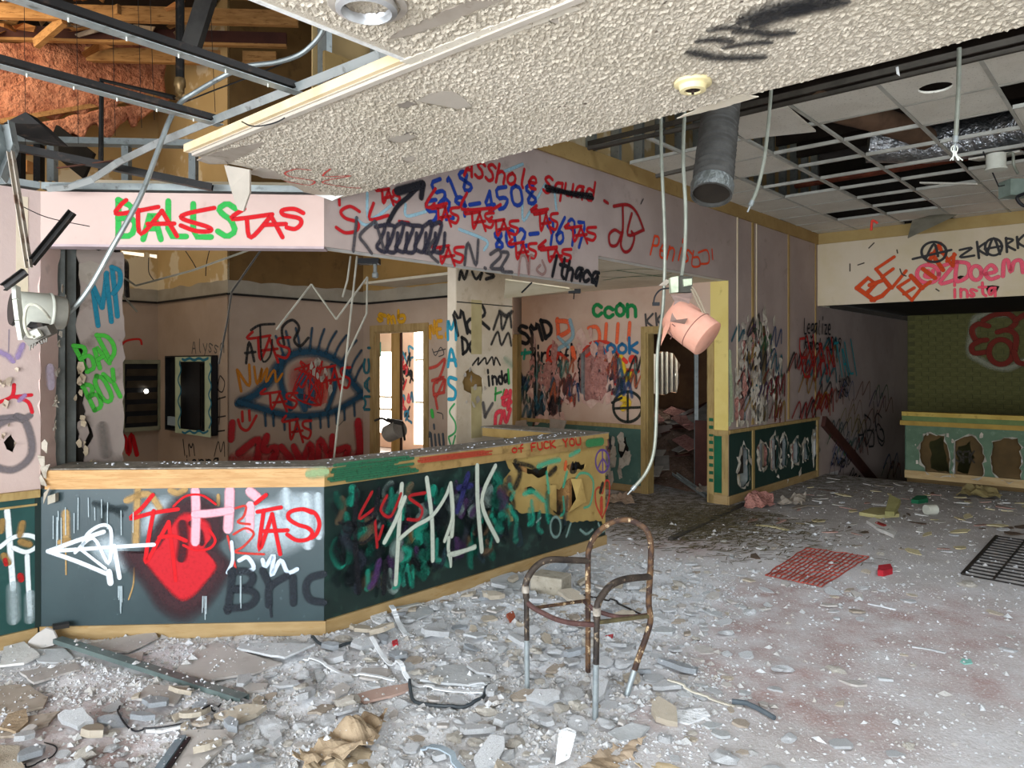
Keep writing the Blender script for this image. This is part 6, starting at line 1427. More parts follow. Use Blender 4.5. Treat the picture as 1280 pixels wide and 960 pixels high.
paint(FPm, MAIN, PA, [(6.5, [(172, 165), (175, 350), (195, 580)]), (6, [(262, 165), (195, 340), (275, 530)]), (5, [(40, 250), (50, 400), (10, 530)]), (5, [(30, 600), (110, 580), (160, 565)]), (3, [(30, 600), (40, 655)])], 6, .4, cv=c8, label='pale sprayed letter K')
paint(FPm, MAIN, 'a11c20', [[(685, 212), (620, 340), (700, 290)], [(700, 340), (712, 480)], [(760, 230), (730, 300), (780, 330), (830, 220)], [(950, 215), (870, 235), (935, 290), (920, 345), (865, 345)], [(740, 380), (720, 440)]], 4, .4, .9, cv=c5, label='dark red sprayed letters')
paint(FPm, MAIN, BLK, [(3, circ(570, 385, 30, 26)), (3, [(520, 360), (620, 380), (700, 340)]), (5, [(610, 360), (650, 370), (690, 350)]), (3, [(560, 440), (640, 460), (690, 420)]), (8, [(610, 200), (600, 420), (620, 700)]), (7, [(720, 200), (700, 330)]), (8, [(750, 560), (745, 700)])], 4, .5, .9, cv=c5)
paint(FPm, MAIN, '7f9a92', [(4, circ(565, 465, 26, 50)), (4, [(690, 480), (720, 500), (750, 480)]), (4, [(640, 450), (620, 510)]), (4, [(780, 450), (800, 490), (830, 450)]), (3, [(490, 420), (470, 440)])], 4, .6, .7, cv=c8)
hbp = [o for o in ct.children if o.name.startswith('hardboard_panel')][0]
paint(hbp, MAIN, '5a3f7a', [(2.6, circ(800, 140, 34, 56)), (2.4, [(800, 90), (802, 190)]), (2.4, [(780, 170), (802, 130), (825, 165)])], 2.6, .3, cv=c8, label='purple sprayed peace sign')
paint(hbp, MAIN, 'b02f26', [(3, [(800, 420), (770, 360), (765, 290), (785, 270), (800, 300), (815, 240), (835, 250), (830, 340), (800, 420)]), (7, [(795, 330), (795, 390)])], 4, .5, .85, cv=c8, label='red sprayed heart')
paint(hbp, MAIN, '2f9a7a', [(8, [(480, 165), (530, 145), (580, 135)]), (7, [(640, 110), (680, 90)]), (6, [(620, 200), (605, 260)]), (8, [(410, 300), (450, 290), (500, 330)]), (4, [(670, 220), (690, 200), (730, 205), (755, 250), (740, 350), (710, 370)]), (6, [(520, 200), (530, 290)])], 7, .7, .8, cv=c8)
paint(hbp, MAIN, BLK, [(4, [(650, 150), (640, 190), (665, 190), (665, 150)]), (6, [(800, 255), (790, 290)])], 4, .4, .9, cv=c8)
paint(hbp, MAIN, '1a1a18', [(10, [(365, 150), (385, 200), (365, 260)]), (6, [(380, 150), (440, 165), (470, 190)]), (9, [(560, 180), (540, 200)])], 8, .6, .9, cv=c8)
paint(hbp, MAIN, 'c8532a', [(6, [(615, 150), (612, 175)])], 6, .5, .9, cv=c8)
# the painted edge boards
eb = [o for o in ct.children if o.name.startswith('edge_board')]
EB = Pl(V*3.826, U, -V)
r = random.Random(71)
for k in range(9):
    x0, x1 = 410+r.uniform(0, 25), 490+r.uniform(0, 32); t = k/8; yt = lambda x: 583-(x-405)*.113+t*(22-(x-405)*.03)
    paint(eb[2], EB, '2a6144', [[(x0, yt(x0)), ((x0+x1)/2, yt((x0+x1)/2)+r.uniform(-1, 1)), (x1, yt(x1))]], 4, .5, .9)
for k in range(5):
    x0, x1 = 522+r.uniform(0, 10), 600+r.uniform(0, 28); t = k/4; yt = lambda x: 573-(x-525)*.118+t*5
    paint(eb[2], EB, 'a8442f', [[(x0, yt(x0)), ((x0+x1)/2, yt((x0+x1)/2)+r.uniform(-.6, .6)), (x1, yt(x1))]], 2.2, .5, .85)
text(eb[2], EB, 'of FUCK YOU', (640, 566), (728, 556), 9, 'b02a1e', 2.0, .25, seed=3, label='red lettering on the counter edge')
paint(eb[2], EB, '3a7a4a', [(10, [(735, 554), (751, 552)])], 10, .4, .95)
paint(eb[0], Pl(CHAM.o+CHAM.n*.0225, CHAM.e, CHAM.n), '8aa67a', [(14, [(390, 592), (403, 590)])], 14, .7, .7)
# ---- left wall
c3 = (0, 400, 4)
paint(wleft, LEFT, '6e6668', [(9, [(-60, 560), (40, 500), (120, 500), (160, 620), (140, 700), (60, 750), (-40, 730)]), (7, [(0, 490), (60, 485), (110, 500)]), (8, [(90, 480), (120, 490), (145, 480)])], 9, .55, .8, cv=c3, label='grey sprayed ring')
paint(wleft, LEFT, 'c4202c', [(4, [(70, 325), (60, 380), (0, 410)]), (4, [(60, 385), (155, 375)]), (4, [(80, 385), (140, 410), (160, 460)])], 4, .3, cv=c3, label='red sprayed letter K')
paint(wleft, LEFT, '9a84b0', [(8, [(0, 160), (40, 180), (60, 200)]), (8, [(110, 130), (90, 180)]), (6, [(120, 380), (100, 400)])], 8, .7, .7, cv=c3)
paint(wleft, LEFT, '8a7d88', [(1.6, [(45, 50), (42, 160)]), (9, [(250, 240), (255, 330)])], 3, .5, .7, cv=c3)
lwp = [o for o in wleft.children if o.name.startswith('wainscot_panel')][0]
paint(lwp, LEFT, 'dce3e4', [(6, [(35, 315), (50, 500), (65, 700)]), (5, [(135, 540), (140, 660), (150, 830)]), (5, [(0, 495), (60, 450), (120, 435), (180, 450), (185, 490), (130, 520), (70, 500)])], 5, .4, cv=c4, label='white sprayed drips')
paint(lwp, LEFT, 'b8c6c8', [(14, [(65, 700), (70, 850)]), (12, [(150, 740), (150, 850)])], 12, .9, .55, cv=c4)
paint(lwp, LEFT, '9a7a48', [(8, [(10, 370), (5, 410)]), (8, [(110, 380), (100, 430)]), (8, [(20, 540), (40, 570)]), (9, [(110, 470), (140, 480)])], 8, .6, .8, cv=c4); paint(lwp, LEFT, 'a8201f', [(7, [(100, 640), (105, 655)]), (5, [(25, 560), (30, 580)])], 7, .5, .9, cv=c4)
# ---- jamb letters
paint(wj, JAMB, TEAL, [[(695, 350), (715, 500), (735, 640)], [(700, 350), (735, 430), (765, 505)], [(765, 505), (785, 380), (800, 250)], [(795, 260), (815, 430), (835, 610)], [(840, 205), (862, 400), (880, 570)], [(840, 205), (895, 235), (898, 330), (850, 400)]], 5.5, .3, cv=(0, 300, 6), label='teal sprayed letters MP')
text(wj, JAMB, 'BAD', (110, 466), (152, 444), 34, '3f9a32', 5, .35, seed=2, label='green sprayed letters', gap=.15); text(wj, JAMB, 'BOY', (118, 512), (158, 492), 36, '3f9a32', 5, .35, seed=3, gap=.15)
paint(wj, JAMB, '6b625a', [(14, [(128, 535), (132, 565)])], 14, .8, .6)
# ---- far office walls
text(wpa, PANW, 'Alyssa', (240, 441), (282, 441), 17, '55504a', 1.6, .25, seed=1, label='thin black word Alyssa'); text(wpa, PANW, 'IM', (228, 570), (246, 568), 18, BLK, 2, .25, seed=2); text(wpa, PANW, 'vienna', (222, 582), (276, 580), 10, BLK, 2, .25, seed=3)
paint(wpa, PANW, BLK, [[(275, 470), (272, 485), (278, 490), (281, 478), (276, 470)], [(269, 500), (282, 496)], [(275, 497), (275, 512)], [(270, 522), (282, 520)], [(275, 512), (274, 530)], [(268, 540), (281, 538)], [(268, 570), (273, 552), (276, 565), (280, 552), (281, 570)]], 1.6, .25, .85)
paint(wlo, LOUW, 'c62a24', [[(151, 433), (158, 426), (174, 424), (177, 430)]], 2.4, .3); paint(wlo, LOUW, RED, [(5, [(150, 570), (155, 545), (161, 568), (164, 543), (171, 568)])], 5, .3, label='red sprayed letter M')
paint(wlo, LOUW, 'a82a20', [(3, [(157, 506), (166, 508), (165, 522), (158, 526)])], 3, .4)
# ---- the eye
c9 = (280, 400, 4)
EB_ = '23465a'
blob(weye, EYEW, 'b8322c', [(330, 230), (420, 180), (500, 200), (540, 300), (520, 420), (420, 450), (340, 400), (310, 310)], .4, .5, cv=c9)
paint(weye, EYEW, EB_, [(14, [(85, 410), (160, 370), (230, 300), (270, 230), (350, 170), (450, 160), (540, 190), (600, 240), (640, 310), (690, 370)]), (12, [(90, 415), (180, 440), (280, 470), (400, 480), (520, 465), (600, 430), (690, 375)]), (11, [(290, 200), (285, 320), (330, 430)]), (9, [(540, 240), (555, 330), (520, 440)])], 10, .75, .95, cv=c9, label='blue sprayed eye outline')
paint(weye, EYEW, EB_, [(4.5, [(x, y), (x+dx*.4, y-55), (x+dx, y-105)]) for x, y, dx in ((430, 150, 10), (470, 155, 30), (510, 165, 50), (550, 185, 60), (590, 210, 70), (380, 150, -20), (630, 260, 55), (330, 165, -20), (655, 300, 60), (300, 190, -40))]+[(4.5, [(x, y), (x+3, y+55)]) for x, y in ((205, 470), (245, 470), (300, 490), (360, 490), (430, 490), (480, 480), (520, 475), (560, 460), (600, 440), (650, 420))], 4, .8, .85, cv=c9, label='blue sprayed lashes')
paint(weye, EYEW, '33566a', [(13, [(390, 290), (380, 360), (400, 430)]), (9, [(430, 300), (440, 360), (430, 420)]), (5, [(380, 380), (440, 390)])], 9, .6, .9, cv=c9)
tas(weye, EYEW, 130, 60, 200, 150, 'b02420', 3.2, c9, tilt=.0); tas(weye, EYEW, 195, 345, 170, 110, 'b02420', 3, c9); tas(weye, EYEW, 300, 480, 135, 130, 'b02420', 3, c9); tas(weye, EYEW, 480, 210, 150, 150, 'b02420', 3, c9)
r = random.Random(3)
paint(weye, EYEW, 'b02420', [[(330+r.uniform(0, 180), 200+r.uniform(0, 220)) for _ in range(4)] for _ in range(9)], 2.4, .4, .85, cv=c9)
paint(weye, EYEW, '2c2c2c', [(3.2, [(110, 215), (125, 110), (150, 205)]), (3, [(105, 165), (155, 160)]), (3, [(135, 50), (180, 25), (250, 20)]), (3.4, [(300, 120), (290, 40), (340, 0), (375, 40), (350, 100), (380, 130), (420, 90)]), (2.4, [(180, 30), (190, 200), (230, 180), (240, 100)])], 3, .3, .85, cv=c9, label='black sprayed letter A')
paint(weye, EYEW, 'b8721f', [(3.4, [(65, 250), (85, 355)]), (3.4, [(68, 252), (125, 330), (125, 225)]), (3, [(150, 235), (165, 320), (190, 240), (180, 310), (215, 240), (210, 310), (250, 250), (260, 310), (290, 270)])], 3.2, .3, .9, cv=c9, label='orange sprayed scribble')
paint(weye, EYEW, 'b82a24', [(3.4, [(90, 460), (92, 505)]), (3.4, [(125, 455), (128, 500)]), (3.4, [(70, 500), (85, 540), (120, 548), (160, 480)])], 3.4, .3, cv=c9, label='red sprayed smiling face')
paint(weye, EYEW, 'b3242c', [(10, [(40, 520), (35, 590)]), (11, [(80, 660), (170, 600), (165, 700)]), (11, [(210, 590), (200, 650), (260, 640), (240, 700)]), (10, [(290, 640), (330, 690)]), (10, [(350, 640), (390, 700), (430, 620), (440, 690)]), (10, [(470, 690), (480, 600), (530, 680), (540, 590)]), (10, [(570, 650), (620, 640), (600, 700)]), (13, [(670, 520), (680, 640), (670, 700)])], 10, .5, .85, cv=c9, label='pinkish red sprayed lettering')
paint(weye, EYEW, 'b3242c', [(16, [(60, 690), (300, 695), (690, 680)])], 16, .9, .6, cv=c9)
paint(weye, EYEW, '6a6a64', [(1.5, [(600, 500), (560, 540)])], 1.5, .3, .5, cv=c9)
# ---- doorway wall and casing
cD = (430, 380, 4.8)
text(wd2, D2, 'smb', (205, 105), (385, 110), 60, 'c9941f', 5, .45, cv=cD, seed=2, label='yellow sprayed letters smb'); text(wd2, D2, 'NE.', (518, 200), (640, 195), 95, 'c98f2a', 4.5, .35, cv=cD, seed=3, label='yellow sprayed letters NE')
paint(wd2, D2, 'b8453a', [(4, [(515, 385), (560, 370), (605, 330), (590, 400), (560, 470)]), (4, [(530, 460), (600, 440), (540, 480), (550, 560), (605, 450), (600, 520)]), (4, [(545, 540), (560, 625)]), (4, [(540, 545), (600, 530)])], 4, .4, .9, cv=cD, label='red sprayed upright letters')
paint(wd2, D2, '4a4644', [(1.2, [(530, 270), (550, 310), (580, 260), (600, 300), (570, 315)]), (1.2, [(540, 290), (610, 270)]), (1.2, [(560, 650), (590, 660), (595, 690)])], 1.2, .2, .9, cv=cD)
text(wd2, D2, 'Miu', (505, 868), (612, 858), 125, '4a5258', 3.4, .35, cv=cD, seed=4, label='grey sprayed letters'); paint(wd2, D2, '3fae4a', [(6, [(528, 645), (532, 670)])], 6, .5, cv=cD)
cs2 = [o for o in d2.children if o.name.startswith('jamb')]
J2 = Pl(V*7.775, U, -V)
text(cs2[2] if len(cs2) > 2 else cs2[0], J2, 'MAC.', (461, 512), (462, 420), 7, '1f5a62', 3.5, .4, seed=1)
# ---- stub wall
cU = (520, 380, 4)
paint(wst, STUBL, '2a8aa0', [(4.2, q) for q in ([(560, 424), (560, 401), (564, 412), (569, 400), (570, 424)], [(560, 458), (564, 436), (570, 457)], [(561, 450), (569, 450)], [(570, 474), (562, 472), (561, 480), (569, 488), (568, 498), (561, 499)])], 4.2, .3, label='teal sprayed letters MAS')
paint(wst, STUBL, '3f9a5a', [(2.4, [(568, 505), (562, 515), (569, 528), (569, 540), (561, 546)]), (2.4, [(561, 548), (565, 558), (569, 545)])], 2.4, .3, label='thin green sprayed letters')
KK = '2a2828'
text(wst, STUBR, 'McR', (210, 160), (372, 125), 125, KK, 4.6, .4, cv=cU, seed=2, gap=.12, label='black sprayed letters'); text(wst, STUBR, 'Do', (235, 250), (305, 245), 78, KK, 4.2, .35, cv=cU, seed=5, gap=.2)
r = random.Random(19)
paint(wst, STUBR, '3a3736', [(4.5, scrawl(385, 80, 95, 90, 2)), (4, scrawl(380, 170, 100, 80, 2)), (6, [(420, 40), (450, 60), (478, 40)])], 4.5, .6, .85, cv=cU, label='smudged black scrawl')
paint(wst, STUBR, KK, [(2.6, scrawl(285, 285, 130, 40, 4))], 3, .4, .85, cv=cU)
text(wst, STUBR, 'inda', (355, 405), (470, 395), 60, KK, 3.6, .35, cv=cU, seed=1); paint(wst, STUBR, '3a9a4a', [(3.4, [(460, 330), (465, 395)]), (3, [(398, 420), (395, 480)]), (3, [(395, 450), (425, 440)]), (3, [(440, 430), (430, 480)])], 3.2, .4, cv=cU)
paint(wst, STUBR, 'e0404e', [(7, [(450, 440), (435, 500), (470, 490)]), (7, [(470, 440), (460, 520)]), (6, [(395, 610), (400, 550), (430, 540), (420, 600)]), (6, [(440, 540), (450, 590), (470, 530)]), (5, [(430, 470), (460, 460)])], 6, .45, .9, cv=cU, label='pinkish red sprayed letters')
paint(wst, STUBR, '5a5654', [(6, [(335, 500), (345, 560)]), (5, [(345, 560), (380, 500)])], 6, .6, .8, cv=cU)
paint(wst, STUBR, '2a2828', [(4.5, [(215, -125), (225, -165), (240, -125), (255, -165)]), (4, [(280, -160), (300, -125), (330, -160), (320, -125)]), (4.5, [(350, -160), (390, -140), (350, -125)])], 4.5, .4, .9, cv=cU)
paint(wst, STUBR, '3f9a7a', [(10, [(450, 280), (470, 300)])], 10, .9, .3, cv=cU)
# ---- back wall
cB = (640, 340, 3.43)
text(wback, BACK, 'ccon', (350, 195), (545, 190), 75, '1a7a40', 4.6, .3, cv=cB, seed=2, label='green sprayed letters'); text(wback, BACK, 'SMD', (45, 312), (195, 270), 82, BLK, 5, .4, cv=cB, seed=3, label='black sprayed letters SMD')
text(wback, BACK, 'Tiredofic', (80, 385), (295, 385), 62, BLK, 3, .3, cv=cB, seed=4, label='black sprayed lettering'); text(wback, BACK, 'vndb', (90, 425), (225, 420), 40, BLK, 2.6, .3, cv=cB, seed=5)
paint(wback, BACK, 'e0623a', [(6, [(195, 205), (200, 280)]), (6, [(195, 210), (240, 215), (245, 250), (205, 275)]), (5, [(330, 240), (360, 235), (375, 260), (375, 300)]), (5, [(405, 225), (400, 300)]), (5, [(455, 225), (450, 300)]), (5, [(505, 220), (500, 290)]), (8, [(235, 500), (260, 560)]), (7, [(260, 330), (270, 380)])], 5, .45, .9, cv=cB, label='orange sprayed strokes')
paint(wback, BACK, 'c23a2a', [(4, [(300, 340), (340, 305), (400, 300), (440, 325), (465, 380)]), (4, [(320, 360), (370, 330), (420, 350), (440, 400)]), (4, circ(175, 350, 22, 34)), (4, [(360, 380), (390, 350), (410, 400), (420, 460)]), (4, [(380, 400), (440, 470), (430, 520)]), (4, [(150, 380), (200, 350), (240, 380)]), (5, [(470, 420), (540, 425)])], 4, .4, .9, cv=cB, label='red sprayed rings')
text(wback, BACK, 'mook', (362, 350), (552, 345), 60, '27638a', 4, .4, cv=cB, seed=6, label='blue sprayed letters mook')
paint(wback, BACK, '8ab4c0', [(6, [(250, 210), (260, 280), (200, 330)]), (5, [(200, 280), (240, 320)])], 6, .6, .7, cv=cB); paint(wback, BACK, 'e0b820', [(8, [(470, 370), (480, 420)]), (10, [(470, 540), (500, 560), (480, 580)]), (7, [(510, 440), (490, 460)])], 8, .6, .85, cv=cB); paint(wback, BACK, 'd23a2a', [(6, circ(518, 375, 9, 9)), (5, [(480, 375), (490, 385)])], 6, .4, cv=cB)
paint(wback, BACK, '262a24', [(3.4, circ(497, 578, 62, 65)), (3, [(497, 515), (497, 640)]), (3, [(440, 585), (555, 580)]), (3, [(430, 560), (470, 540)])], 3.2, .3, .9, cv=cB, label='black sprayed wheel')
r = random.Random(44)
for i in range(40):
    x = r.uniform(50, 270) if i % 3 else r.uniform(380, 545); y = r.uniform(390, 620) if i % 3 else r.uniform(390, 500)
    paint(wback, BACK, ['2a4a6e', '22343e', '33606e', '232326', 'a8583a', '3a6a60', '5a3a34', '8f423a'][i % 8], [scrawl(x-30, y, 60, 80, 2)], r.uniform(2.5, 5), .55, .7, cv=cB)
text(wback, BACK, 'KK', (809, 410), (835, 408), 18, '4a4644', 2.6, .35, seed=7)
paint(wback, BACK, '1f9a80', [(5, [(45, 350), (80, 345)]), (4, [(60, 335), (55, 370)])], 5, .5, .8, cv=cB)
# ---- pony wall, passage ceiling, bright room
text(pw.children[1], VP(11.955), 'SFK', (1196, 578), (1220, 578), 14, '2a241c', 2, .3)
PC = HPl(2.628, -1)
cp = bpy.data.objects['ceiling_passage']
paint(cp, PC, '1a6a40', [[(752, 340), (800, 336), (840, 341), (790, 346), (752, 346)], [(755, 350), (800, 345), (850, 347)], [(770, 338), (830, 346)]], 2.5, .4, .9, label='green sprayed lines')
r = random.Random(7)
for i in range(26):
    x = r.uniform(502, 514); y = r.uniform(435, 525)
    paint(wfr, FR, ['2a3038', 'c0303a', '3f8fb0', '23262a', 'd0505a', '2f6f8f'][i % 6], [[(x+r.uniform(-4, 4), y+r.uniform(-8, 8)) for _ in range(4)]], 3, .4, .9)
paint(bpy.data.objects['breaker_box'].children[0], Pl(BX.o+BX.n*.031, BX.e, BX.n), '2a6f86', [(2.4, [(225, 452)]+[(224.5+1.8*math.sin(k), 455+k*4.2) for k in range(20)]), (2.4, [(262.5+1.6*math.sin(k*1.2), 455+k*4.2) for k in range(20)]), (2.4, [(228+k*3.2, 540+1.5*math.sin(k*1.7)) for k in range(11)]), (3, [(228+k*3.2, 449+1.2*math.sin(k*1.7)) for k in range(11)])], 2.4, .3, label='teal scribble')
BEFORE = set(bpy.data.objects)
# ================================================================ FLOOR LITTER: single things first
def flat(name, pts, mat, label, cat='fragment', group=None, h=.012, t=.012, tilt=0.0, seed=0, amp=.004, lift=None):
    """a board fragment lying on the floor; pts are traced picture points, h its height above the floor"""
    q = ragged([tuple(fl(x, y, h)[:2]) for x, y in pts], amp, .04, seed)
    cx = sum(p[0] for p in q)/len(q); cy = sum(p[1] for p in q)/len(q); r_ = random.Random(seed)
    tx, ty = r_.uniform(-tilt, tilt), r_.uniform(-tilt, tilt)
    v3 = []
    for i, p in enumerate(q):
        z = h+(p[0]-cx)*tx+(p[1]-cy)*ty
        v3.append(Vector((p[0], p[1], z)))
    lo_ = min(p.z for p in v3)
    if lo_ < .006:
        for p in v3: p.z += .006-lo_
    mb = MB(); mb.slab(v3, Z*t); return tag(mb.build(name, mat), label, cat, group)
G1 = 'large plasterboard pieces at the counter foot'
big = [
 ([(107, 806), (150, 800), (192, 795), (197, 801), (178, 810), (160, 817), (132, 815)], beige, 'long beige plasterboard piece beside the baseboard'),
 ([(217, 845), (230, 832), (247, 817), (272, 810), (300, 818), (352, 829), (318, 841), (260, 851)], beige, 'large beige plasterboard slab with a broken white edge'),
 ([(300, 810), (345, 812), (394, 816), (374, 823), (356, 829), (330, 824), (296, 815)], gypg, 'dark grey plasterboard slab lying over the beige slab'),
 ([(166, 878), (186, 862), (237, 861), (226, 874), (218, 884)], beige, 'squarish beige plasterboard piece beside the grey steel channel'),
 ([(25, 842), (60, 834), (95, 827), (100, 836), (80, 842), (42, 856)], beige, 'narrow beige plasterboard piece near the pale pink wall'),
 ([(-10, 857), (32, 854), (60, 870), (54, 881), (20, 887), (-10, 890)], tanp, 'tan plasterboard sheet near the pale pink wall'),
 ([(207, 965), (230, 916), (265, 918), (298, 919), (290, 930), (275, 942), (250, 965)], beige, 'beige board resting on a black edged strip'),
 ([(-10, 931), (25, 932), (30, 965), (-10, 965)], popc, 'white popcorn textured ceiling slab'),
 ([(40, 812), (80, 809), (92, 818), (72, 824), (48, 824)], gypg, 'grey board fragment by the pale rounded board'),
 ([(525, 852), (550, 834), (577, 832), (607, 844), (612, 855), (596, 859), (560, 857)], gypg, 'large grey hexagonal board fragment beside the white bent strip'),
 ([(441, 868), (470, 860), (510, 853), (513, 861), (490, 869), (455, 877)], M('pinkish_board', 'b3998d', 'a68b7f', 5), 'pinkish torn board strip near the black hose'),
 ([(460, 762), (480, 760), (487, 771), (476, 780), (466, 776)], gypw, 'chunky white board fragment by the straight counter baseboard'),
 ([(347, 804), (360, 800), (378, 803), (374, 811), (352, 810)], gypg, 'small grey board fragment by the angled baseboard'),
 ([(392, 838), (400, 834), (407, 843), (398, 852)], gypg, 'small tilted grey board piece'),
 ([(300, 856), (335, 855), (332, 862), (310, 866)], beige, 'thin pinkish paper faced board'),
 ([(375, 856), (386, 847), (392, 865), (380, 866)], gypg, 'triangular grey board shard'),
 ([(505, 770), (520, 762), (545, 756), (540, 766), (520, 775)], gypg, 'slate grey board fragment near the folded white strip'),
 ([(612, 722), (640, 716), (660, 722), (650, 734), (620, 736)], gypg, 'slate grey board fragment behind the concrete block'),
 ([(5, 815), (30, 808), (50, 822), (30, 832), (0, 836)], whitep, 'curled white board paper near the pale pink wall'),
 ([(145, 822), (180, 815), (178, 826), (160, 832)], beige, 'beige board chip above the grey steel channel'),
 ([(0, 905), (30, 895), (75, 890), (60, 905), (20, 918), (0, 918)], tanp, 'long torn tan paper strip on the pink dust'),
 ([(20, 920), (35, 908), (33, 893), (10, 900), (0, 915)], kraft, 'folded brown paper scrap by the pale pink wall'),
 ([(185, 905), (237, 900), (240, 908), (200, 915), (182, 912)], gypw, 'white flat fragment inside the looped wire'),
 ([(845, 885), (880, 884), (888, 892), (860, 900), (838, 895)], gypw, 'long white plaster lump by the white stick'),
 ([(760, 915), (790, 905), (812, 910), (800, 922), (775, 925)], gypg, 'grey board fragment near the scorched chair legs'),
]
for i, (q, m, l) in enumerate(big): flat('plasterboard_piece', q, m, l, 'plasterboard', None, .012+.006*(i % 3), .012, .07, i)
# rounded pale board standing against the counter
q = [(31, 812), (34, 803), (41, 796), (52, 789), (62, 792), (68, 800), (66, 808), (50, 812)]
mb = MB(); mb.slab([fl(48, 812, 0)+Vector(((x-48)/F*4.27, .04*(812-y)/24, (812-y)/F*4.27+.004)) for x, y in q], Vector((0, .012, .003)))
tag(mb.build('leaning_board', beige), 'pale rounded board leaning on the counter base', 'plasterboard')
# grey steel channel
t = thing('steel_channel', 'long grey green steel channel lying across the rubble', 'channel')
p0, p1 = fl(72, 799, .05), fl(306, 873, .03)
mb = MB(); mb.bar(p0, p1, .055, .003); d = (p1-p0).normalized(); sd = d.cross(Z).normalized()
mb.build('web', M('slate_steel', '6f7d7a', '5d6b69', 5, rough=.45, metal=.3), t)
for s in (-1, 1):
    mb = MB(); mb.bar(p0+sd*s*.026-Z*.012, p1+sd*s*.026-Z*.012, .003, .025); mb.build('flange', M('slate_steel', '6f7d7a'), t)
mb = MB(); mb.box(fl(76, 795, .05), Vector((.035, .02, 0)), Vector((-.015, .02, 0)), Z*.012); tag(mb.build('crushed_bracket', darks), 'crushed dark bracket at the end of the grey steel channel', 'bracket')
# black edged strip at the bottom
mb = MB(); mb.bar(fl(197, 962, .03), fl(228, 918, .04), .035, .012); tag(mb.build('edge_strip', M('blue_grey_strip', '7b8a92', '6a7981', 6, rough=.4)), 'blue grey strip under the beige board', 'strip')
mb = MB(); mb.bar(fl(206, 964, .03), fl(236, 920, .04), .018, .01); tag(mb.build('edge_strip', black), 'black strip along the beige board', 'strip')
# white bent strips
DRAPE = []
def drape(p, w, lift, smooth_n=5):
    """lay a path over what is on the ground: follow the tops, bridging the gaps between them"""
    q = []
    for a, b in zip(p, p[1:]): q += [a.lerp(b, k/4) for k in range(4)]
    q.append(p[-1]); c = max(0, int(w/2/CELL)); g = []
    for a in q:
        i, j = math.floor(a.x/CELL), math.floor(a.y/CELL)
        g.append(max(ground(i+x, j+y)[0] for x in range(-c, c+1) for y in range(-c, c+1)))
    n = len(g); top = [max(g[max(0, k-3):k+4]) for k in range(n)]
    for _ in range(3): top = [sum(top[max(0, k-smooth_n):k+smooth_n+1])/len(top[max(0, k-smooth_n):k+smooth_n+1]) for k in range(n)]
    return [Vector((a.x, a.y, max(t, gg)+lift+max(0, a.z-.03))) for a, t, gg in zip(q, top, [max(g[max(0, k-2):k+3]) for k in range(n)])]
def strip(*a, **k): DRAPE.append(lambda: strip_(*a, **k))
def hose(*a, **k): DRAPE.append(lambda: hose_(*a, **k))
def strip_(pts, w, mat, label, name='bent_strip', t=.007, h=.02):
    p = drape(catmull([fl(x, y, z) for x, y, z in pts], 5), w, .001); mb = MB(); n = len(p)
    for i in range(n):
        d = (p[min(i+1, n-1)]-p[max(i-1, 0)]).normalized(); s = d.cross(Z).normalized()
        u_ = s.cross(d).normalized(); mb.v += [p[i]-s*w/2, p[i]+s*w/2, p[i]+s*w/2+u_*t, p[i]-s*w/2+u_*t]
    for i in range(n-1):
        for k in range(4): mb.f.append((i*4+k, i*4+(k+1) % 4, i*4+4+(k+1) % 4, i*4+4+k))
    mb.f += [(0, 1, 2, 3), (n*4-1, n*4-2, n*4-3, n*4-4)]
    return tag(mb.build(name, mat), label, 'strip')
wst_ = M('white_bead_strip', 'd6d9db', 'c6c9cb', 6, rough=.5)
strip([(464, 791, .12), (478, 815, .06), (495, 836, .03), (513, 850, .025), (540, 858, .02), (604, 864, .02)], .022, wst_, 'long white curved bead strip lying over the rubble')
strip([(380, 823, .03), (410, 834, .025), (440, 843, .02), (470, 846, .02), (494, 848, .02)], .018, wst_, 'thin white bead strip beside the grey board')
strip([(489, 762, .06), (496, 773, .05), (506, 787, .03), (515, 796, .015)], .03, wst_, 'folded white strip by the straight counter baseboard')
strip([(492, 763, .05), (512, 759, .04), (531, 755, .03)], .035, M('grey_white_strip', 'b3b3ac', 'a3a39c', 6), 'short grey white strip by the straight counter baseboard')
strip([(585, 858, .02), (605, 855, .02), (632, 856, .02)], .014, wst_, 'short white strip end beside the hexagonal board')
strip([(528, 932, .05), (545, 941, .04), (575, 957, .03), (590, 966, .02)], .03, M('blue_white_strip', '9aa6ae', '87939b', 6), 'blue grey strip in the rubble by the kraft paper')
strip([(835, 852, .03), (860, 863, .025), (890, 872, .02), (918, 880, .02)], .012, M('pale_stick', 'c9c3b4', 'b9b3a4', 6), 'thin pale stick lying beside the chair')
strip([(945, 655, .02), (962, 656, .025), (985, 661, .02)], .05, M('cream_strip', 'c9bf94', 'bab085', 6), 'curved cream strip on the open floor')
strip([(985, 663, .02), (995, 662, .03), (1003, 660, .02)], .04, wst_, 'small white curled strip on the open floor')
strip([(1085, 753, .015), (1100, 756, .015), (1120, 760, .015)], .016, wst_, 'short white strip on the pink dust')
strip([(730, 742, .02), (765, 755, .02), (800, 768, .02)], .012, darks, 'thin dark strip behind the chair')
strip([(1140, 807, .01), (1160, 810, .01), (1180, 814, .01)], .014, gypg, 'thin grey strip on the open floor by the red net')
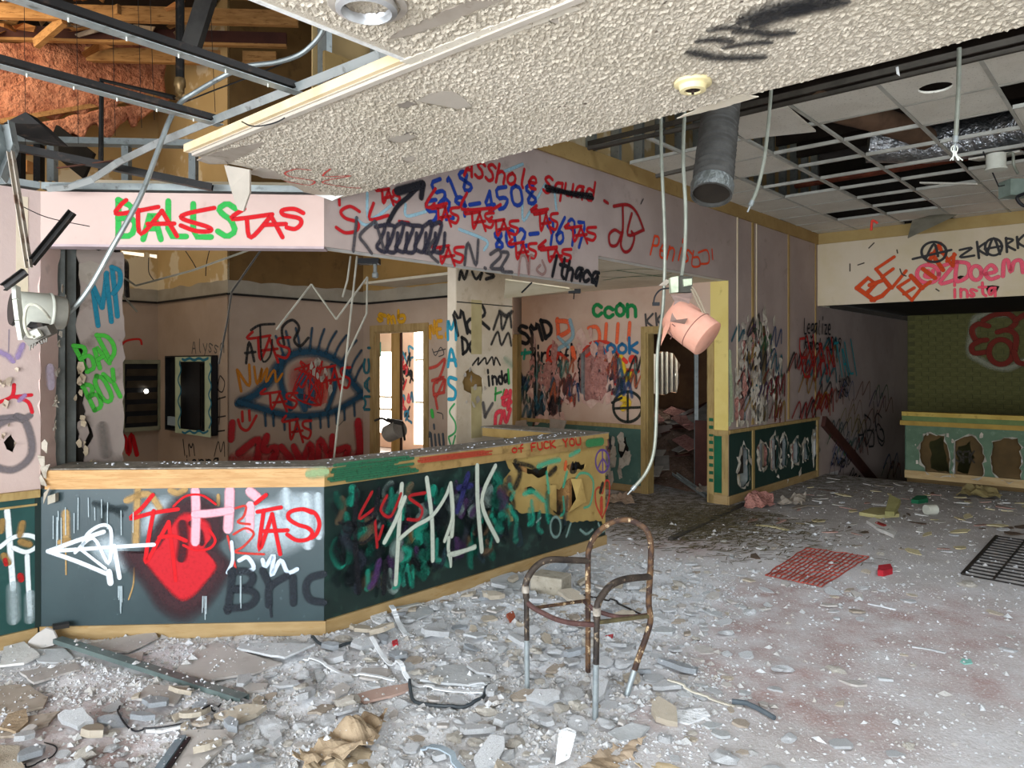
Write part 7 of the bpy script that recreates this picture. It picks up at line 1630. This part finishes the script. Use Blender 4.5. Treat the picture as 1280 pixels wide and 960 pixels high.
# hoses and wires
def hose_(pts, r_, mat, label, name='hose', cat='hose', h=.012):
    mb = MB(); mb.tube(drape(catmull([fl(x, y, h) for x, y in pts], 6), r_*2, r_*.9), r_, 7); return tag(mb.build(name, mat, None, True), label, cat)
hose([(512, 852), (513, 864), (518, 876), (540, 882), (575, 884), (598, 877), (608, 866), (611, 857)], .009, M('grey_black_hose', '3d4448', '30363a', 6, rough=.5), 'black hose looped round the hexagonal board')
hose([(390, 800), (398, 806), (420, 808), (440, 803)], .009, M('grey_black_hose', '3d4448'), 'short black hose near the counter corner')
hose([(915, 878), (935, 881), (950, 887), (968, 897)], .012, M('slate_hose', '5a6268', '4a5258', 6), 'slate grey hose beside the pale stick')
hose([(150, 886), (147, 893), (152, 903), (165, 911), (185, 913), (210, 912), (234, 908)], .004, black, 'thin grey wire looped on the pink dust', 'wire', 'wire')
hose([(253, 900), (266, 892), (276, 880)], .004, black, 'short black wire by the beige board', 'wire', 'wire')
hose([(30, 960), (50, 950), (68, 940), (70, 930), (55, 925)], .003, black, 'thin wire in the pink dust by the pale pink wall', 'wire', 'wire')
mb = MB(); mb.bar(fl(838, 673, .02), fl(930, 629, .02), .05, .03); tag(mb.build('dark_bar', M('dark_wood_bar', '3f3a35', '332f2b', 6)), 'dark bar lying before the yellow end wall', 'bar')
# crumpled kraft paper
def crumple(name, quad, nx, ny, amp, mat, label, seed, cat='paper', h0=.02):
    c = [fl(x, y, h0) for x, y in quad]; mb = MB(); o3 = Vector((seed*5.1, 2.2, 0)); r_ = random.Random(seed)
    for i in range(nx+1):
        for j in range(ny+1):
            p = c[0].lerp(c[1], i/nx).lerp(c[3].lerp(c[2], i/nx), j/ny)
            if i in (0, nx) or j in (0, ny): p = p+Vector((r_.uniform(-.015, .015), r_.uniform(-.015, .015), 0))
            n = abs(noise.noise(p*6+o3))+.35*abs(noise.noise(p*15+o3)); mb.v.append(p+Z*(amp*n-.004))
    for i in range(nx):
        for j in range(ny):
            a = i*(ny+1)+j; mb.f += [(a, a+ny+1, a+1), (a+1, a+ny+1, a+ny+2)]
    o = mb.build(name, mat, fix=False); md = o.modifiers.new('thick', 'SOLIDIFY'); md.thickness = .003
    return tag(o, label, cat)
crumple('kraft_paper', [(345, 985), (400, 935), (470, 935), (450, 975)], 22, 12, .09, M('light_kraft_paper', 'ab9a80', '9d8c73', 6), 'lighter sheet of kraft paper under the crumpled one', 2)
crumple('kraft_paper', [(362, 962), (440, 908), (484, 898), (462, 950)], 26, 18, .13, kraft, 'large crumpled brown kraft paper in the rubble', 1)
crumple('paper_sheet', [(735, 945), (768, 928), (804, 922), (784, 950)], 16, 12, .06, M('beige_paper_sheet', 'b3a08a', 'a4917b', 6), 'beige curled paper sheet in front of the chair', 3)
crumple('paper_sheet', [(795, 950), (815, 944), (860, 958), (850, 968)], 8, 4, .05, M('cream_paper', 'c2b08f', 'b3a180', 6), 'cream paper strip beside the curled sheet', 4)
crumple('paper_sheet', [(718, 965), (745, 945), (775, 950), (760, 970)], 8, 4, .05, kraft, 'brown paper scrap in front of the chair', 6)
q = [(694, 958), (699, 925), (710, 922), (721, 926), (712, 951)]
mb = MB(); mb.slab([fl(705, 958, 0)+Vector(((x-705)/F*3.03, (958-y)/36*.05, (958-y)/F*3.03*1.0+.004)) for x, y in q], Vector((.004, .02, .004))); tag(mb.build('white_shard', gypw), 'white upright plaster shard by the curled beige sheet', 'plaster')
# concrete block
c = fl(686, 745, 0); mb = MB(); rot = Matrix.Rotation(math.radians(-28), 3, 'Z')
ax, ay = rot @ Vector((.125, 0, 0)), rot @ Vector((0, .09, 0)); mb.box(c+Vector((.02, .1, .068)), ax, ay, Z*.066); o = mb.build('concrete_block', concm)
bv = o.modifiers.new('bevel', 'BEVEL'); bv.width = .008; bv.segments = 2; tag(o, 'half concrete block lying behind the chair', 'block')
# red plastic net
t = thing('red_net', 'faded red plastic net lying on the floor', 'net')
c4_ = [fl(957, 717, .02), fl(1008, 683, .02), (fl(1086, 694, .02)), fl(1027, 731, .02)]
def bil(s, q): return c4_[0].lerp(c4_[1], s).lerp(c4_[3].lerp(c4_[2], s), q)
for k in range(11):
    mb = MB(); pts = [bil(k/10, j/14)+Z*(.012*noise.noise(Vector((k*.5, j*.4, 1))))+U*.012*noise.noise(Vector((k*.9, j*.7, 5))) for j in range(15)]
    mb.tube(pts, .004, 5); mb.build('strand', redp, t)
for k in range(13):
    mb = MB(); pts = [bil(j/12, k/12)+Z*(.012*noise.noise(Vector((j*.5, k*.4, 4))))+V*.012*noise.noise(Vector((k*.9, j*.7, 2))) for j in range(13)]
    mb.tube(pts, .006, 5); mb.build('cross_strand', redp, t)
# steel grating at the right
t = thing('steel_grating', 'dark steel grating lying on the floor', 'grating')
g0, g1, g2, g3 = fl(1203, 714, .03), fl(1246, 667, .03), fl(1400, 690, .03), fl(1370, 745, .03)
for k in range(16):
    a, b = g0.lerp(g1, k/15), g3.lerp(g2, k/15); mb = MB(); mb.bar(a, b, .006, .012); mb.build('grate_bar', darks, t)
for k in range(5):
    a, b = g0.lerp(g3, k/4), g1.lerp(g2, k/4); mb = MB(); mb.bar(a, b, .010 if k else .025, .018); mb.build('grate_rail', darks, t)
# small coloured things on the far floor
flat('foam_piece', [(1074, 642), (1090, 636), (1120, 636), (1124, 644), (1098, 646)], M('yellow_foam', 'b3aa78', 'a39a6a', 6), 'pale yellow foam piece on the floor before the pony wall', 'foam', None, .02, .04, 0, 1)
flat('foam_piece', [(1106, 645), (1112, 636), (1126, 640), (1118, 646)], M('olive_foam', '8f8a5a', '807b4c', 6), 'olive foam scrap beside the yellow foam piece', 'foam', None, .03, .05, .2, 2)
flat('white_tray', [(1083, 652), (1092, 647), (1108, 655), (1121, 664), (1117, 670), (1098, 662)], whitep, 'white broken tray with a red edge on the floor before the pony wall', 'tray', None, .02, .03, .1, 3)
flat('red_scrap', [(1094, 652.8), (1098, 652), (1108, 656), (1104, 657)], M('red_scrap', '8f2a22'), 'dark red scrap on the white tray', 'scrap', None, .04, .012, 0, 4)
t = flat('red_block', [(1097, 718), (1098, 712), (1113, 710), (1116, 716), (1104, 719)], M('red_plastic', 'b02430', '9a1c28', 8), 'small red plastic block beside the red net', 'block', None, .01, .05, 0, 5, .001)
flat('teal_scrap', [(1200, 826), (1203, 822), (1214, 823), (1216, 828), (1206, 829)], M('teal_scrap', '7fb3a8'), 'small teal scrap on the open floor by the red net', 'scrap', None, .01, .01, 0, 6)
flat('green_scrap', [(1139, 627), (1146, 622), (1158, 622), (1160, 626), (1148, 628)], M('green_scrap', '1f6a48'), 'dark green scrap before the pony wall', 'scrap', None, .02, .05, 0, 7)
flat('red_chip', [(757, 793), (767, 791), (765, 796), (758, 797)], M('red_chip', 'b8323a'), 'red plastic chip under the chair', 'scrap', None, .015, .012, 0, 8)
flat('red_chip', [(490, 802), (497, 800), (498, 806), (491, 807)], M('red_chip', 'b8323a'), 'red plastic chip near the folded white strip', 'scrap', None, .015, .012, 0, 9)
flat('terracotta_chip', [(633, 770), (641, 766), (644, 773), (637, 778)], M('terracotta_chip', 'a05038'), 'terracotta chip beside the chair', 'scrap', None, .015, .02, 0, 10)
mb = MB(); c = fl(1162, 636, .06); mb.lathe(c-Vector((.04, 0, 0)), Vector((1, .2, 0)), [(.001, 0), (.055, 0), (.055, .12), (.05, .12), (.048, .01), (.001, .01)], 16); tag(mb.build('plastic_cup', whitel, None, True), 'white cup lying before the pony wall', 'cup')
# insulation clumps on the floor
def clump(quad, label, mat, amp, seed):
    return crumple('insulation_clump', quad, 10, 7, amp, mat, label, seed, 'insulation', .03)
clump([(930, 632), (936, 619), (966, 620), (968, 633)], 'pink insulation clump before the broken wainscot', insulp, .2, 11)
clump([(972, 630), (980, 621), (1008, 620), (1004, 630)], 'brown paper clump beside the pink insulation', tanp, .18, 12)
clump([(1196, 618), (1204, 611), (1245, 614), (1252, 621)], 'yellowish paper heap at the foot of the pony wall', M('olive_paper', '8f8158', '7f7149', 6), .22, 13)
clump([(757, 626), (764, 618), (790, 621), (792, 628)], 'torn paper heap at the foot of the blush wall', M('pinkish_paper', 'b09a86', '9c8672', 6), .16, 14)
clump([(868, 618), (874, 612), (886, 614), (886, 620)], 'orange paper scrap at the ruined doorway', tanp, .1, 15)

# everything above comes to rest: what stands fixed is marked first, the rest is let down in the order it fell
occupy(ch); keep_clear(raster(ch, .12), 2)
for o in [o for o in COL.objects if o not in BEFORE and o.parent is None and o.type in ('MESH', 'EMPTY')]:
    if o.name.startswith(('leaning_board', 'white_shard')): occupy(o); keep_clear(raster(o)); continue
    if not o.name.startswith('plasterboard_piece'): keep_clear(raster(o))
    settle(o, .012 if o.name.startswith(('kraft', 'paper_sheet', 'insulation', 'concrete')) else .006)

# ================================================================ LITTER in numbers
def lumpmesh(seed, flatz=.42):
    bm = bmesh.new(); bmesh.ops.create_icosphere(bm, subdivisions=2, radius=1)
    o3 = Vector((seed*7.7, seed*1.3, 0))
    for v in bm.verts:
        n = noise.noise(v.co*1.1+o3)*.55+noise.noise(v.co*2.9+o3)*.38; v.co *= 1+n; v.co.z *= flatz
        if v.co.z < -.3*flatz: v.co.z = -.3*flatz
    me = bpy.data.meshes.new('plaster_lump'); bm.to_mesh(me); bm.free(); me.materials.append(gypw if seed % 3 else M('warm_gypsum', 'c3beb4', 'b0aaa0', 12, bump=.6, bs=60)); return me
def fragmesh(seed, mat, th=.012):
    r_ = random.Random(seed); k = r_.choice((6, 7, 8, 9, 10)); el = r_.uniform(.45, 1.0); q = []
    for j in range(k):
        a = 2*PI*(j+r_.uniform(-.25, .25))/k; d = r_.uniform(.55, 1.15); q.append(Vector((d*math.cos(a), el*d*math.sin(a), 0)))
    mb = MB(); mb.slab(q, Z*1.0); return mb.mesh('board_fragment', mat)
lumps = [lumpmesh(i) for i in range(12)]
frs = [fragmesh(i, (beige, gypw, popc, gypw, beige, tanp, gypw, gypg)[i % 8]) for i in range(24)]
REG = [('at the foot of the straight counter panel', lambda p: (p.dot(V) > 3.0 and p.dot(U) > 2.6)), ('at the foot of the angled counter panel', lambda p: p.y > 3.75 and p.x < -.5),
       ('around the chair legs', lambda p: (p-Vector((.35, 3.7, 0))).length < .75), ('in the thick rubble by the kraft paper', lambda p: p.y < 3.7 and p.x < .35), ('on the open floor by the red net', lambda p: p.y < 5.5), ('on the floor before the pony wall', lambda p: True)]
def region(p):
    for n, f in REG:
        if f(p): return n
taken = []
def place(me, name, p, sx, sz, rz, tilt, what, cat):
    o = bpy.data.objects.new(name, me); COL.objects.link(o); o.location = p; o.scale = (sx, sx, sz); o.rotation_euler = (tilt[0], tilt[1], rz)
    g = region(p); return tag(o, f'{what} {g}', cat, f'{what}s {g}')
r = random.Random(77)
def spot_in(maxD=8.5, bias=1.0):
    for _ in range(400):
        D = 2.75*math.exp(r.random()*math.log(maxD/2.75)); X = r.uniform(-.74, .74)*D; p = Vector((X, D, 0)); u, v = p.dot(U), p.dot(V)
        if v > 3.78 or u > 11.0: continue
        if p.dot(CHAM.n) < CHAM.o.dot(CHAM.n)+.06 and u < 2.7: continue
        if v > 4.95: continue
        if r.random() > .035+.95*rubble(u, v)**bias: continue
        if sum(spot(p, c, q*.7) for c, q in pinks) > .5 and r.random() < .75: continue
        return p, u, v
    return p, u, v
def apart(p, s):
    u, v = p.dot(U), p.dot(V)
    if u > 2.5 and u < 5.75 and v > 3.82-s: return False
    if u <= 2.7 and (p.dot(CHAM.n)-CHAM.o.dot(CHAM.n) < s+.02 or v > 5.0-s): return False
    return u < 8.1-s or v < 3.82-s
def drop(o, rise, sink):
    """rest a placed piece on the ground; refuse where something tall or fine stands"""
    c = raster(o)
    cov = sum(ground(*k)[1] for k in c)/len(c)
    if not free(c, rise) or r.random() < .8*cov: bpy.data.objects.remove(o); return False
    settle(o, sink, c); return True
def clear(p, s):
    for q, t in taken:
        if (q-p).length < (s+t)*.8: return False
    taken.append((p, s)); return True
n = 0
while n < 260:
    p, u, v = spot_in(7.5); s = r.choice((.016, .022, .028, .036, .045, .058))*r.uniform(.8, 1.2)
    if not apart(p, s*1.5) or not clear(p, s*1.25): continue
    o = place(r.choice(lumps), 'plaster_lump', p, s, s, r.uniform(0, 6.3), (r.uniform(-.2, .2), r.uniform(-.2, .2)), 'white plaster lump', 'plaster'); n += drop(o, .03, .25*s)
n = 0
while n < 280:
    p, u, v = spot_in(9.5, .7); s = r.choice((.03, .04, .05, .065, .085) if p.x > .2 else (.04, .06, .08, .10, .13))*r.uniform(.8, 1.15)
    if not apart(p, s*1.15) or not clear(p, s*.95): continue
    a, b = r.uniform(-.16, .16), r.uniform(-.16, .16); p.z = .006+s*(abs(a)+abs(b))*.6
    me = frs[(n*7) % 24]; mat = me.materials[0]
    kind = {'beige_paper_board': 'beige', 'grey_gypsum_board': 'grey', 'popcorn_ceiling_texture': 'textured', 'broken_gypsum': 'white', 'torn_tan_paper': 'tan'}[mat.name]
    o = place(me, 'board_fragment', p, s, .012, r.uniform(0, 6.3), (a, b), f'small {kind} board fragment', 'plasterboard'); n += drop(o, .035, .008)
cfr = [fragmesh(60+i, (popc, gypw, gypw, M('blue_white_gypsum', 'ccd2d8', 'bcc2c8', 9, bump=.9, bs=55, bd=.015, rough=.95))[i % 4]) for i in range(12)]
n = 0
while n < 90:
    p, u, v = spot_in(6.2, .8); s = r.uniform(.05, .12)
    if p.x > .9 or not apart(p, s*1.15) or not clear(p, s*.6): continue
    a, b = r.uniform(-.28, .28), r.uniform(-.28, .28); p.z = .008+s*(abs(a)+abs(b))*.45
    o = place(cfr[n % 12], 'ceiling_fragment', p, s, r.uniform(.018, .032), r.uniform(0, 6.3), (a, b), 'thick white ceiling fragment', 'plaster'); n += drop(o, .045, .012)
# pale flat scraps strewn over the far floor
fps = [fragmesh(100+i, m) for i, m in enumerate((whitep, M('grey_scrap', 'a9a59d', '99958d', 5), M('dull_scrap', '857b6e', '766c60', 5), M('cream_scrap', 'c3b893', 'b3a883', 5), M('brown_scrap', '5f5044', '504238', 5), M('dusty_pink_scrap', 'a3857b', '94766c', 5)))]
nm = ('white', 'grey', 'dull brown', 'cream', 'dark brown', 'dusty pink')
n = 0
while n < 230:
    u = r.uniform(6.0, 11.0); v = r.uniform(-1.5, 3.6); k = n % 6
    if r.random() > .25+.75*max(0, min(1, (u-6.5)/3)): continue
    p = P(u, v, .012); s = r.uniform(.05, .13)
    o = place(fps[k], 'paper_scrap', p, s, .01, r.uniform(0, 6.3), (r.uniform(-.12, .12), r.uniform(-.12, .12)), f'{nm[k]} flat scrap', 'scrap'); o.scale.y *= r.uniform(.25, .6); n += apart(p, s) and drop(o, .02, .006)
for f_ in DRAPE: f_()
# fine crumbs: far too many to count
def crumbs(name, count, smin, smax, label, mat, seed, bias, maxD=10.0):
    r_ = random.Random(seed); vs, fs, tn = [], [], []
    oct_ = [(1, 0, 0), (-1, 0, 0), (0, 1, 0), (0, -1, 0), (0, 0, 1), (0, 0, -.4)]; of = [(0, 2, 4), (2, 1, 4), (1, 3, 4), (3, 0, 4), (2, 0, 5), (1, 2, 5), (3, 1, 5), (0, 3, 5)]
    k = 0; tries = 0
    while k < count and tries < count*12:
        tries += 1
        D = 2.45*math.exp(r_.random()*math.log(maxD/2.45)); X = r_.uniform(-.78, .78)*D; p = Vector((X, D, 0)); u, v = p.dot(U), p.dot(V)
        if v > 3.83 or u > 11.3: 
            if not (p.dot(CHAM.n) > CHAM.o.dot(CHAM.n)+.015 and u < 2.6 and v < 4.95): continue
        if p.dot(CHAM.n) < CHAM.o.dot(CHAM.n)+.015 and u < 2.61: continue
        if sum(spot(p, c, q*.7) for c, q in pinks) > .5 and r_.random() < .7: continue
        clus = noise.noise(p*2.3+Vector((seed, 0, 0)))*.5+.5
        if r_.random() > (.08+.9*rubble(u, v)**bias)*(.25+1.1*clus): continue
        g_, on_ = ground(math.floor(p.x/CELL), math.floor(p.y/CELL))
        if on_ and (r_.random() < .93 or g_ > .09): continue
        s = smin*(smax/smin)**(r_.random()**2.2)*(1+.06*max(0, D-3)); b = len(vs); a = r_.uniform(0, 6.3); c_, s_ = math.cos(a), math.sin(a)
        ex, ey, ez = s*r_.uniform(.6, 1.3), s*r_.uniform(.6, 1.2), s*r_.uniform(.4, .9); z = g_+ez*.22; t_ = r_.random()
        for x, y, w_ in oct_:
            j = .25
            x, y, w_ = x*ex+r_.uniform(-j, j)*s, y*ey+r_.uniform(-j, j)*s, w_*ez+r_.uniform(-j, j)*s*.5
            vs.append((p.x+x*c_-y*s_, p.y+x*s_+y*c_, z+w_)); tn.append(t_**2)
        fs += [tuple(b+i for i in f) for f in of]; k += 1
    me = bpy.data.meshes.new(name); me.from_pydata(vs, [], fs); me.materials.append(mat); me.update()
    at_ = me.attributes.new('tone', 'FLOAT', 'POINT'); at_.data.foreach_set('value', tn)
    o = bpy.data.objects.new(name, me); COL.objects.link(o); return tag(o, label, 'rubble', kind='stuff')
crm = M('crumb_gypsum', 'c9cbce', 'bcbec1', 30, rough=.95, attr=('tone', 'a39d96'))
crumbs('plaster_crumbs', 46000, .0025, .013, 'fine white plaster crumbs strewn over the whole floor', crm, 3, .8)
crumbs('plaster_gravel', 3200, .010, .028, 'coarse pale plaster gravel over the floor', M('gravel_gypsum', 'cbcdcf', 'b5b6b6', 20, rough=.95, bump=.5, bs=80, attr=('tone', 'a8a29a')), 8, 1.0, 8.0)
# dry straw like fibres before the ruined doorway
mb = MB(); r = random.Random(21)
for i in range(2600):
    u, v = r.gauss(7.0, .65), r.gauss(3.55, .55)
    if v > 5.0 or u > 7.98 or u < 5.75: continue
    p = P(u, v, 0); p.z = ground(math.floor(p.x/CELL), math.floor(p.y/CELL))[0]+.004+.008*r.random(); a = r.gauss(0.3, .7); d = Vector((math.cos(a), math.sin(a), r.uniform(-.05, .05))); L = r.uniform(.04, .14)
    s = Vector((-d.y, d.x, 0))*r.uniform(.002, .005); b = len(mb.v); mb.v += [p-d*L/2-s, p+d*L/2-s, p+d*L/2+s+Z*.002, p-d*L/2+s+Z*.002]; mb.f.append((b, b+1, b+2, b+3))
tag(mb.build('straw_fibres', M('straw_fibre', '5f553c', '4c4431', 9, c3='8a8064', s3=20), fix=False), 'dark straw like fibres matted before the ruined doorway', 'straw', kind='stuff')
# crumbs on the worktop
r = random.Random(55); vs = []
mb = MB()
for i in range(150):
    if i % 3: u, v = r.uniform(2.7, 5.5), r.uniform(3.87, 4.12)
    else:
        t = r.random(); u, v = 1.6+t*.95+r.uniform(0, .12), 5.0-t*.95+r.uniform(0, .12)
    s = r.uniform(.002, .008); mb.box(P(u, v, TH+s*.5), Vector((s*r.uniform(.5, 1.3), 0, 0)), Vector((0, s, 0)), Z*s*.5)
tag(mb.build('worktop_crumbs', crm, fix=False), 'plaster crumbs lying on the counter worktop', 'rubble', kind='stuff')
